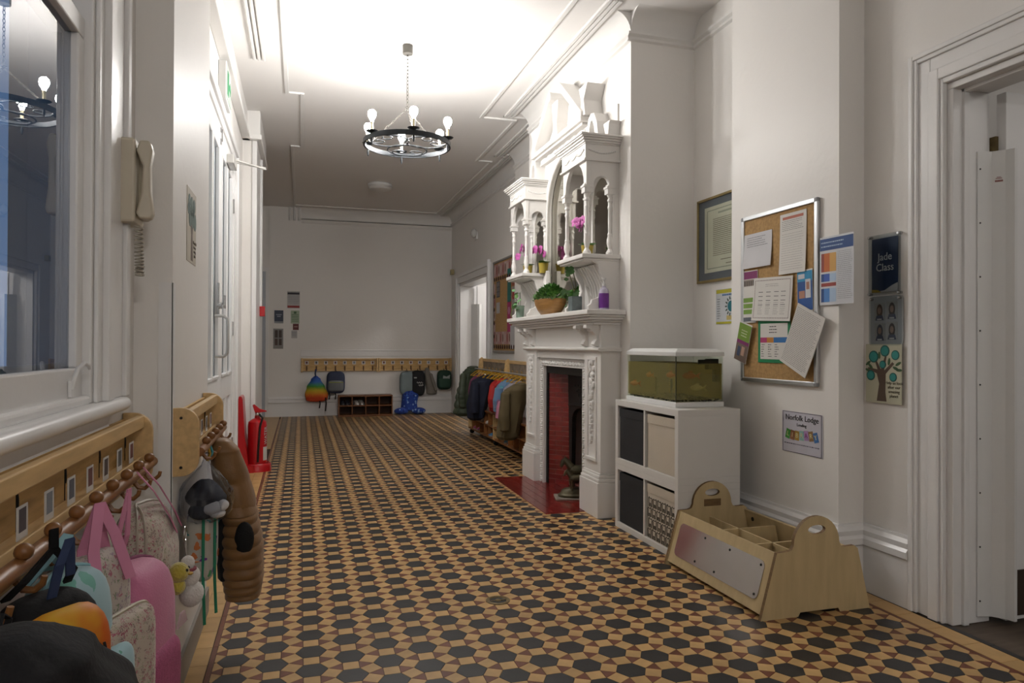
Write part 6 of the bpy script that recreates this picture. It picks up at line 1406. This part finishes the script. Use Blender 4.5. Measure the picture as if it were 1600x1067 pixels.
globe('round pendant lamp in the far classroom', (4.2, 10.8, 2.9), ROOM_LAMP * 5)

# ------------------------------------------------------------------ far wall peg rails
def peg_rail(label, x0, x1, n):
    t = thing('peg_rail', label, 'coat rack', ((x0 + x1) / 2, YF, 0), FAR, 'peg rails on the far wall'); w2 = (x1 - x0) / 2; z0, z1 = 0.765, 0.985
    bx('back_board', PINE, -w2 + 0.03, -0.02, z0 + 0.02, w2 - 0.03, -0.002, z1 - 0.02, t)
    for x in (-w2, w2 - 0.03): bx('end_panel', BEECH, x, -0.075, z0 - 0.015, x + 0.03, -0.001, z1 + 0.005, t, 0.004)
    bx('top_rail', BEECH, -w2 + 0.03, -0.05, z1 - 0.025, w2 - 0.03, -0.002, z1, t, 0.003); bx('lower_rail', BEECH, -w2 + 0.03, -0.05, z0, w2 - 0.03, -0.002, z0 + 0.022, t, 0.003)
    pk = None
    for k in range(n):
        x = -w2 + 2 * w2 * (k + 0.6) / (n + 0.2)
        if pk is None:
            b = MB(); b.box(-0.012, -0.03, 0.0, 0.012, -0.019, 0.085); b.tube([(0, -0.03, 0.02), (0, -0.055, 0.01), (0, -0.07, 0.03)], 0.009, 6); pk = b.build('peg', mat('dark_peg', '#5f3f22', 0.4), t, loc=(x, 0, z0 + 0.005))
        else: dup(pk, t, (x, 0, z0 + 0.005))
        b = MB(); b.box(x - 0.032, -0.0225, z0 + 0.115, x + 0.032, -0.0205, z0 + 0.175, 0); b.box(x - 0.014, -0.0232, z0 + 0.13, x + 0.014, -0.0222, z0 + 0.165, 1); b.build('name_card', [CARDW, CARDD[k % 7]], t)
peg_rail('beech peg rail on the far wall above the shoe shelf end', 0.005, 1.305, 8)
peg_rail('beech peg rail on the far wall beside the right corner', 1.31, 2.615, 8)
FYB = YF - 0.10
RAIN = bands('rainbow_cloth', ['#a81c18', '#c4651c', '#b8a020', '#3f8a34', '#2a5aa0', '#2a4a9a'], 2, -0.16, 0.22, 0.7, 0.12)
t = thing('rainbow_drawstring_bag', 'rainbow striped drawstring bag on the far wall rail', 'bag', (0.25, FYB, 0.47))
b = MB(); garment(b, [(0, 0, 0.22), (0, 0, 0.16), (0, 0, 0.03), (0.01, 0, -0.10), (0.01, 0, -0.22)], [0.03, 0.08, 0.15, 0.19, 0.17], [0.025, 0.05, 0.07, 0.075, 0.06], wd=(1, 0, 0), fold=0.05, fk=5); b.build('body', RAIN, t, smooth=True)
MB().tube([(0, -0.02, 0.20), (-0.01, -0.02, 0.26), (0.0, 0.01, 0.33)], 0.012, 6).build('neck', NAVY, t, smooth=True)
for x, z in ((0.06, -0.33), (0.16, -0.38)): MB().ribbon([(x, -0.05, -0.15), (x + 0.01, -0.06, -0.25), (x, -0.05, z)], 0.02, 0.006, (1, 0, 0)).build('cord', BLACK, t)
def far_bag(name, label, X, z, w_, h, d, m, m2=None, hang=0.79, pz=-0.3):
    t = thing(name, label, 'backpack' if 'pack' in name else 'bag', (X, FYB, z))
    b = MB(); bag_shape(b, (0, 0, 0), (w_, d, h), flat=0.5, e1=0.5, e2=0.55); b.build('body', m, t, smooth=True)
    if m2: b = MB(); bag_shape(b, (0, -d * 0.7, h * pz), (w_ * 0.85, d * 0.6, h * 0.5), e1=0.4, e2=0.5); b.build('front_pocket', m2, t, smooth=True)
    MB().ribbon([(-0.03, 0, h * 0.93), (-0.01, 0.0, hang - z - 0.03), (0.0, 0.03, hang - z + 0.01), (0.01, 0.0, hang - z - 0.03), (0.03, 0, h * 0.93)], 0.02, 0.006, (0, 1, 0)).build('hang_loop', BLACK, t)
    return t
t = far_bag('navy_backpack', 'navy and grey school backpack on the far wall rail', 0.58, 0.575, 0.155, 0.19, 0.08, C('#39415a', 0.7), C('#6f7376', 0.7))
for x in (-0.12, -0.02): MB().ribbon([(x, -0.03, -0.15), (x + 0.02, -0.05, -0.22), (x + 0.01, -0.04, -0.29)], 0.02, 0.006, (1, 0, 0)).build('strap_end', BLACK, t)
MB().box(-0.12, -0.142, -0.0, 0.12, -0.136, 0.012).build('trim_stripe', C('#8a9440'), t)
far_bag('grey_blue_bag', 'pale grey blue bag beside the black bag on the far rail', 1.80, 0.55, 0.13, 0.20, 0.07, C('#7d8b8f', 0.8))
t = far_bag('black_kit_bag', 'black kit bag with white logo on the far rail', 1.995, 0.545, 0.125, 0.225, 0.08, C('#1d1e22', 0.8))
b = MB(); b.tube([(-0.03 + 0.012 * k, -0.083, 0.012 + 0.016 * math.sin(k * 2.1)) for k in range(10)], 0.006, 5); b.tube([(-0.0 + 0.012 * k, -0.083, -0.035 + 0.014 * math.sin(k * 2.3)) for k in range(8)], 0.006, 5); b.build('white_script_logo', C('#c4c4c4'), t); MB().box(-0.08, -0.083, 0.09, -0.03, -0.079, 0.11).build('logo_patch', C('#b4b4b4'), t)
t = thing('grey_cardigan', 'grey knitted cardigan hanging between black and green bags', 'coat', (2.22, FYB, 0.0))
b = MB(); garment(b, [(-0.06, 0.02, 0.82), (-0.05, 0, 0.70), (0.0, 0, 0.5), (0.03, 0, 0.34)], [0.03, 0.055, 0.075, 0.085], [0.03, 0.04, 0.045, 0.045], wd=(1, 0, 0), fold=0.12); b.build('body', C('#77726a', 0.9), t, smooth=True)
b = MB(); garment(b, [(0.0, -0.02, 0.72), (0.05, -0.03, 0.55), (0.10, -0.03, 0.40)], [0.03, 0.035, 0.03], [0.03, 0.03, 0.03], wd=(1, 0, 0), fold=0.08); b.build('sleeve', C('#77726a', 0.9), t, smooth=True)
t = far_bag('green_backpack', 'dark green backpack in the far right corner', 2.47, 0.60, 0.13, 0.175, 0.08, C('#1d3d30', 0.7), C('#2a4a3c', 0.7))
MB().prism([(-0.04, 0.0), (0.08, 0.01), (0.09, 0.09), (0.03, 0.06), (-0.03, 0.08)], 'y', -0.094, -0.078).build('pale_motif', C('#a0a8a6'), t)
BLUEP = spots('blue_patterned_cloth', '#1f3f95', ['#7f9fd0', '#10246a', '#3a66b8'], 22, 0.35)
t = thing('blue_waterproofs', 'blue patterned waterproof trousers bunched on the floor below the bags', 'clothing', (1.86, FYB - 0.03, 0.0))
b = MB(); garment(b, [(0.02, 0.03, 0.46), (0, 0, 0.34), (-0.02, 0, 0.20), (-0.02, 0, 0.06)], [0.12, 0.14, 0.13, 0.14], [0.05, 0.06, 0.06, 0.07], wd=(1, 0, 0), fold=0.1); b.build('trousers', BLUEP, t, smooth=True)
for x in (-0.16, 0.14): MB().ell((x, -0.03, 0.062), (0.13, 0.075, 0.06), 14, 8).build('leg', BLUEP, t, smooth=True)
# shoes
def shoe(label, loc, rz, m_up, m_sole, s=1.0, group=None):
    t = thing('shoe', label, 'shoe', loc, rz, group)
    out = [(-0.03, -0.085), (0.03, -0.085), (0.036, -0.05), (0.03, 0.0), (0.037, 0.05), (0.028, 0.085), (0.0, 0.098), (-0.028, 0.085), (-0.034, 0.05), (-0.027, 0.0), (-0.034, -0.05)]
    MB().prism([(x * s, y * s) for x, y in out], 'z', 0, 0.015 * s).build('sole', m_sole, t, bevel=0.003)
    rings = []
    for z, sc, cut in ((0.015, 0.97, 0), (0.03, 0.95, 0.0), (0.048, 0.82, 0.03), (0.065, 0.66, 0.06)):
        rings.append([(x * s * sc, (min(y, 0.098 - cut * 1.1)) * s * sc - cut * 0.25 * s, z * s) for x, y in out])
    b = MB(); b.loft(rings); b.build('upper', m_up, t, smooth=True); return t
# shoe shelf
t = thing('shoe_shelf', 'low brown shoe shelf with eight cubbies against the far wall', 'shelf', (1.07, YF - 0.035, 0), FAR)
sw, sd, sh_ = 0.455, 0.30, 0.36
bx('top_board', WALNUT, -sw, -sd, sh_ - 0.022, sw, -0.001, sh_, t, 0.002); bx('bottom_board', WALNUT, -sw, -sd, 0.0, sw, -0.001, 0.03, t, 0.002); bx('middle_board', WALNUT, -sw + 0.018, -sd, 0.175, sw - 0.018, -0.001, 0.193, t, 0.001)
bx('back_board', C('#4a2f1c', 0.6), -sw + 0.018, -0.012, 0.03, sw - 0.018, -0.002, sh_ - 0.022, t)
for x in (-sw, sw - 0.018): bx('side_board', WALNUT, x, -sd, 0.03, x + 0.018, -0.001, sh_ - 0.022, t, 0.001)
for k in range(1, 4):
    for z0, z1 in ((0.03, 0.175), (0.193, sh_ - 0.022)): bx('divider', WALNUT, -sw + k * sw / 2 - 0.008, -sd, z0, -sw + k * sw / 2 + 0.008, -0.012, z1, t)
for k, (x, hu, hs, lb) in enumerate(((-0.385, '#23252e', '#3c3c3c', 'dark trainer, leftmost of the pair in the first top cubby'), (-0.30, '#2b2d38', '#50504f', 'dark trainer beside its partner in the first top cubby'), (-0.16, '#b7b2ac', '#c4c0ba', 'pale trainer, leftmost in the second top cubby'), (-0.075, '#a8a29c', '#c4c0ba', 'pale trainer beside its partner in the second top cubby'))):
    shoe(lb, (1.07 + x, YF - 0.035 - 0.17, 0.1935), PI + 0.1 * k, C(hu), C(hs), 1.1)
# notices on the far left nib wall
def far_notice(name, label, cat, X0, X1, z0, z1, rl, mats, paper):
    t = thing(name, label, cat, ((X0 + X1) / 2, YF - 0.03, (z0 + z1) / 2), FAR); w2, h2 = (X1 - X0) / 2, (z1 - z0) / 2
    bx('sheet', paper, -w2, -0.004, -h2, w2, -0.001, h2, t)
    if rl: b = MB(); rects(b, [(x0 * w2, q0 * h2, x1 * w2, q1 * h2, mi) for x0, q0, x1, q1, mi in rl], -0.0042); b.build('print', mats, t)
    return t
GP = C('#b4b2b0', 0.5)
t = far_notice('class_sign', 'small navy class sign on the far nib wall', 'sign', -0.43, -0.285, 1.58, 1.80, [(-1, -1, 1, -0.7, 0)], [C('#8d8f94')], C('#222c44', 0.4))
b = MB(); b.box(-0.045, -0.0055, 0.03, 0.045, -0.004, 0.045); b.box(-0.03, -0.0055, 0.0, 0.03, -0.004, 0.015); b.build('pale_words', C('#8d93a0'), t)['kind'] = 'stuff'
far_notice('staff_photo_holder', 'grey photo holder below the small navy sign', 'photo holder', -0.445, -0.285, 1.15, 1.49, [(-0.7, 0.1, -0.1, 0.85, 0), (0.1, 0.1, 0.7, 0.85, 0), (-0.7, -0.65, -0.1, 0.0, 1), (0.1, -0.65, 0.7, 0.0, 0)], [C('#4a3f3a'), C('#54443c')], C('#85827f', 0.3))
far_notice('fire_notice', 'white notice with dark heading and red foot on the nib', 'notice', -0.225, -0.02, 1.84, 2.13, [(-0.95, 0.6, 0.95, 0.85, 0), (-0.95, -0.95, 0.95, -0.7, 1)] + [(-0.85, 0.4 - 0.2 * k, 0.85, 0.46 - 0.2 * k, 2) for k in range(5)], [C('#33323a'), C('#93302c'), C('#8d8d95')], GP)
far_notice('first_aid_notice', 'pale green notice between white and red notices', 'notice', -0.165, -0.025, 1.58, 1.80, [(-0.3, 0.5, 0.3, 0.85, 0)] + [(-0.8, 0.3 - 0.25 * k, 0.8, 0.38 - 0.25 * k, 0) for k in range(5)], [C('#4f6a4c')], C('#a3b39a', 0.5))
far_notice('red_notice', 'small dark red square notice on the nib wall', 'notice', -0.13, -0.035, 1.47, 1.575, [(-0.6, -0.1, 0.6, 0.2, 0)], [C('#a8827c')], C('#5f211d', 0.5))
far_notice('small_notice', 'small white card lowest on the nib wall', 'notice', -0.155, -0.06, 1.33, 1.46, [(-0.8, 0.4 - 0.4 * k, 0.7, 0.5 - 0.4 * k, 0) for k in range(3)], [C('#8d8d95')], GP)
# pipes at the ceiling of the nib
t = thing('ceiling_conduits', 'three short white conduits above the far nib wall', 'conduit', (-0.16, YF - 0.05, 3.33))
for k in range(3): MB().lathe([(0.018, 0), (0.018, ZC - 3.33)], 10, (0.075 * k - 0.03, 0, 0)).build('pipe', WHITE_PL, t, smooth=True)
# ------------------------------------------------------------------ right wall, far part
t = thing('emergency_light', 'small white bulkhead light high on the far right wall', 'wall lamp', (2.62, 10.6, 2.94), RIGHT)
MB().box(-0.10, -0.03, -0.07, 0.06, -0.001, 0.05).build('base', WHITE_PL, t, bevel=0.01); MB().ell((0.02, -0.06, 0.02), (0.07, 0.05, 0.07), 16, 10).build('lens', mat('milky_lens', '#c9c9c6', 0.2), t, smooth=True)
t = thing('door_sensor', 'small cream sensor box beside the far doorway head', 'sensor', (2.60, 12.25, 2.52), RIGHT)
MB().box(-0.05, -0.06, -0.045, 0.05, 0.0, 0.045).build('case', mat('yellowed_plastic', '#a89c72', 0.4), t, bevel=0.006); bx('sensor_lens', C('#77704f', 0.3), -0.03, -0.062, -0.02, 0.03, -0.059, 0.02, t)
# display board
t = thing('display_board', 'cork display board bordered with leaf pictures beyond the fireplace', 'noticeboard', (2.62, 8.92, 1.76), RIGHT)
bw, bh = 0.66, 0.635
bx('cork_panel', CORK, -bw + 0.01, -0.014, -bh + 0.01, bw - 0.01, -0.001, bh - 0.01, t)
for z in (-bh, bh - 0.03): bx('frame_rail', C('#7f7a75', 0.4), -bw, -0.025, z, bw, -0.001, z + 0.03, t, 0.003)
for x in (-bw, bw - 0.03): bx('frame_stile', C('#7f7a75', 0.4), x, -0.025, -bh + 0.03, x + 0.03, -0.001, bh - 0.03, t, 0.003)
PKC = [C('#b08d8a', 0.7), C('#a87c78', 0.7), C('#b59f98', 0.7)]; DKB = C('#4a3028', 0.7)
def bcard(x, z, w_, h, k):
    b = MB(); b.box(x - w_, -0.017, z - h, x + w_, -0.014, z + h, 0); b.prism([(x + w_ * 0.45 * math.cos(R(a)), z + h * 0.7 * math.sin(R(a))) for a in range(0, 360, 45)], 'y', -0.0185, -0.017, 1); b.build('border_card', [PKC[k % 3], [C('#b9aaa2', 0.7), C('#8a4a42', 0.7), C('#6a4438', 0.7)][k % 3]], t)
    MB().ell((x, -0.02, z - h - 0.035), (w_ * 0.6, 0.008, 0.03), 8, 6).build('leaf_cutout', DKB, t, smooth=True)
for k in range(12): bcard(-0.575 + 0.105 * k, 0.50, 0.048, 0.085, k); bcard(-0.575 + 0.105 * k, -0.435, 0.048, 0.085, k + 1)
for k in range(4): bcard(-0.585, 0.25 - 0.185 * k, 0.042, 0.07, k)
def bnote(name, x, z, w_, h, m_, y=-0.016): return bx(name, m_, x - w_, y - 0.002, z - h, x + w_, y, z + h, t)
o = bnote('photo_sheet', -0.40, 0.235, 0.085, 0.11, C('#3a3d46', 0.5)); 
for i in range(2):
    for j in range(3): bx('photo', C('#6f6a6c', 0.5), -0.475 + 0.08 * i, -0.0195, 0.14 + 0.067 * j, -0.405 + 0.08 * i, -0.018, 0.195 + 0.067 * j, o)
bnote('note', -0.40, -0.02, 0.085, 0.075, C('#b0aeb0', 0.6)); bnote('note', 0.30, -0.43, 0.09, 0.15, C('#b0aeb0', 0.6), -0.02)
for x, z, w_, h, c0 in ((0.14, 0.25, 0.08, 0.22, '#1f6a62'), (0.14, -0.16, 0.08, 0.20, '#a32a62'), (0.33, 0.02, 0.07, 0.2, '#9a918c'), (0.33, 0.33, 0.07, 0.1, '#8a4a3a')):
    o = bnote('flower_painting', x, z, w_, h, C(c0, 0.6), -0.018)
    b = MB(); 
    for k in range(6): b.prism([(x + 0.03 * math.cos(k * 1.05) + 0.022 * math.cos(R(a)), z + h * 0.4 + 0.03 * math.sin(k * 1.05) + 0.022 * math.sin(R(a))) for a in range(0, 360, 45)], 'y', -0.0215, -0.020)
    b.build('painted_flower', C({'#1f6a62': '#b04a84', '#a32a62': '#c48aa8'}.get(c0, '#a8201c')), o)
# coat trolley
TRY0, TRY1 = 6.95, 9.58; tl = (TRY1 - TRY0) / 2
t = thing('cloakroom_trolley', 'wheeled wooden cloakroom bench with shoe cubbies and hanging rail', 'cloakroom unit', (2.25, (TRY0 + TRY1) / 2, 0), RIGHT)
BR = mat('orange_beech', '#8f5d33', 0.45, vary=0.1, vscale=5, stretch=(1, 8, 8))
for x in (-tl, -0.0125, tl - 0.025):
    MB().prism([(0.0, 0.07), (0.225, 0.07), (0.225, 1.02), (0.19, 1.06), (0.15, 1.03), (0.13, 0.80), (0.10, 0.42), (0.0, 0.38)], 'x', x, x + 0.025).build('upright', BEECH, t, bevel=0.003)
for x0, x1 in ((-tl + 0.025, -0.0125), (0.0125, tl - 0.025)):
    bx('back_panel', mat('photo_strip', '#8f8272', 0.5, vary=0.25, vscale=16), x0, 0.205, 0.87, x1, 0.215, 1.0, t); bx('top_rail', BEECH, x0, 0.195, 1.0, x1, 0.22, 1.04, t, 0.003); bx('mid_rail', BEECH, x0, 0.195, 0.83, x1, 0.22, 0.87, t, 0.003)
    bx('seat', WALNUT, x0, -0.005, 0.375, x1, 0.225, 0.397, t, 0.003); bx('shelf', BR, x0, 0.0, 0.215, x1, 0.22, 0.23, t); bx('bottom', BR, x0, 0.0, 0.07, x1, 0.22, 0.088, t)
    MB().tube([(x0, 0.09, 0.90), (x1, 0.09, 0.90)], 0.010, 8).build('hanging_rail', C('#8a8a88', 0.3), t, smooth=True)
    bx('back_lower', C('#4a3020', 0.6), x0, 0.212, 0.088, x1, 0.222, 0.375, t)
    for k in range(1, 6):
        xx = x0 + (x1 - x0) * k / 6
        for z0, z1 in ((0.088, 0.215), (0.23, 0.375)): bx('divider', BR, xx - 0.007, 0.0, z0, xx + 0.007, 0.212, z1, t)
for x in (-tl + 0.06, 0, tl - 0.06):
    for y in (0.04, 0.18): MB().lathe([(0.028, -0.012), (0.032, -0.008), (0.032, 0.008), (0.028, 0.012)], 14, (x, y, 0.033), axis='x').box(x - 0.018, y - 0.012, 0.034, x + 0.018, y + 0.012, 0.0695).build('caster', IRON, t, smooth=True)
# yellow hangers
YH = mat('yellow_plastic', '#b98d22', 0.4); hang0 = None
for k in range(13):
    Y = TRY1 - 0.26 - k * 0.175
    if hang0 is None:
        b = MB(); b.tube([(0, 0.0, 0.0), (0.006, 0, 0.012), (0.0, 0, 0.022), (-0.010, 0, 0.016)], 0.003, 6)
        b.tube([(0, 0, 0.0), (0, 0, -0.03)], 0.004, 6); b.tube([(-0.13, 0, -0.10), (-0.06, 0, -0.05), (0, 0, -0.03), (0.06, 0, -0.05), (0.13, 0, -0.10)], 0.006, 6); b.tube([(-0.13, 0, -0.10), (0.13, 0, -0.10)], 0.003, 6)
        me = b.mesh('coat_hanger', YH, True)
    o = D.objects.new('coat_hanger', me); COL.objects.link(o); o.location = (2.25 + 0.09, Y, 0.914); o.rotation_euler = (0, 0, random.Random(k).uniform(-0.25, 0.25)); hang0 = o
    tag(o, 'yellow plastic hanger on the cloakroom trolley rail', 'hanger', 'yellow hangers on the trolley rail')
def coat(name, label, X, Y, path, hw, hd, m, quilt=0, qn=8, sleeve=True, wdir=(1, 0.2, 0), seed=1, cat='coat'):
    t = thing(name, label, cat, (X, Y, 0)); b = MB(); garment(b, path, hw, hd, wd=wdir, quilt=quilt, qn=qn, fold=0.13, fk=6, steps=44, seed=seed); b.build('body', m, t, smooth=True)
    if sleeve:
        z0, z1 = path[1][2], path[-1][2]; b = MB(); garment(b, [(-hw[1] * 0.7, -hd[1] * 0.8, z0), (-hw[1] * 0.95, -hd[1] * 1.2, (z0 + z1) / 2), (-hw[1] * 0.85, -hd[1] * 1.1, z1 + (z0 - z1) * 0.2)], [0.05, 0.055, 0.05], [0.045, 0.05, 0.045], wd=wdir, quilt=quilt, qn=6, seed=seed + 1); b.build('sleeve', m, t, smooth=True)
    return t
OLV = mat('olive_green_nylon', '#46503f', 0.5, vary=0.1, vscale=12, bump=0.15, bscale=40)
coat('olive_puffer_coat', 'long grey green puffer coat on the far end of the trolley', 2.30, 9.74, [(0.06, 0, 0.93), (0.03, 0, 0.83), (-0.02, 0, 0.55), (-0.06, 0, 0.22)], [0.08, 0.14, 0.17, 0.17], [0.06, 0.085, 0.09, 0.09], OLV, 0.13, 9, seed=3)
coat('navy_fleece', 'navy hooded jacket beside the grey green puffer', 2.20, 8.72, [(0.11, 0, 0.84), (0.04, 0, 0.76), (-0.03, 0, 0.50), (-0.06, 0, 0.27)], [0.08, 0.13, 0.12, 0.09], [0.09, 0.14, 0.13, 0.10], C('#1b2033', 0.8), seed=5)
coat('red_jacket', 'bright red jacket in the middle of the trolley rail', 2.28, 8.12, [(0.05, 0, 0.83), (0.02, 0, 0.76), (0, 0, 0.6), (0, 0, 0.42)], [0.07, 0.11, 0.12, 0.11], [0.06, 0.085, 0.085, 0.08], mat('red_jacket_cloth', '#a3201d', 0.7), seed=6)
coat('patterned_raincoat', 'blue and teal patterned raincoat on the trolley rail', 2.26, 7.78, [(0.05, 0, 0.83), (0.02, 0, 0.75), (0, 0, 0.6), (0, 0, 0.44)], [0.07, 0.12, 0.13, 0.12], [0.06, 0.085, 0.09, 0.085], spots('raincoat_print', '#5b7a9a', ['#3f8a94', '#8a5a7a', '#4a5a9a'], 16, 0.35), seed=7)
coat('pink_bag_coat', 'small pink padded jacket hanging low on the trolley', 2.17, 7.56, [(0.0, 0, 0.60), (0, 0, 0.52), (0, 0, 0.40)], [0.05, 0.07, 0.07], [0.045, 0.06, 0.06], C('#b97a94', 0.7), sleeve=False, seed=8)
coat('lilac_jacket', 'lilac and cream jacket between patterned and brown coats', 2.25, 7.44, [(0.05, 0, 0.83), (0.0, 0, 0.74), (0, 0, 0.58), (0.0, 0, 0.45)], [0.06, 0.10, 0.11, 0.10], [0.05, 0.07, 0.07, 0.06], C('#8f8a96', 0.8), seed=9)
coat('khaki_parka', 'khaki brown parka nearest the fireplace on the trolley', 2.16, 7.16, [(0.10, 0, 0.82), (0.05, 0, 0.74), (-0.01, 0, 0.50), (-0.05, 0, 0.22)], [0.07, 0.13, 0.12, 0.11], [0.06, 0.09, 0.10, 0.09], C('#5a4e34', 0.8), seed=10)
coat('purple_jacket', 'purple jacket mostly behind the grey green puffer', 2.30, 9.28, [(0.05, 0, 0.83), (0.0, 0, 0.75), (0, 0, 0.6), (0, 0, 0.46)], [0.06, 0.09, 0.10, 0.09], [0.05, 0.07, 0.07, 0.06], C('#7a3a5c', 0.8), seed=11)
k = 0
for (dx, zz, hu, lb) in ((1.02, 0.0885, '#a8487a', 'pink shoe low at the far end of the trolley'), (0.86, 0.0885, '#b05a88', 'pink shoe second from the far end on the bottom shelf'), (0.62, 0.2305, '#b5aca2', 'pale sandal on the upper cubby shelf'), (0.36, 0.2305, '#c2b9ae', 'white sandal beside the navy jacket hem'), (0.20, 0.0885, '#3a6f9a', 'blue shoe in a bottom cubby'), (0.02, 0.2305, '#5a7a5a', 'green patterned shoe on the upper cubby shelf'), (-0.18, 0.2305, '#b58aa8', 'lilac shoe on the upper cubby shelf'), (-0.42, 0.0885, '#31505a', 'teal shoe in a bottom cubby near the fireplace'), (-0.60, 0.0885, '#3c3a3c', 'dark shoe in a bottom cubby near the fireplace')):
    shoe(lb, (2.25 + 0.085, (TRY0 + TRY1) / 2 + dx, zz), PI/2 + 0.15 * math.sin(k), C(hu), C('#8d8984'), 0.9); k += 1
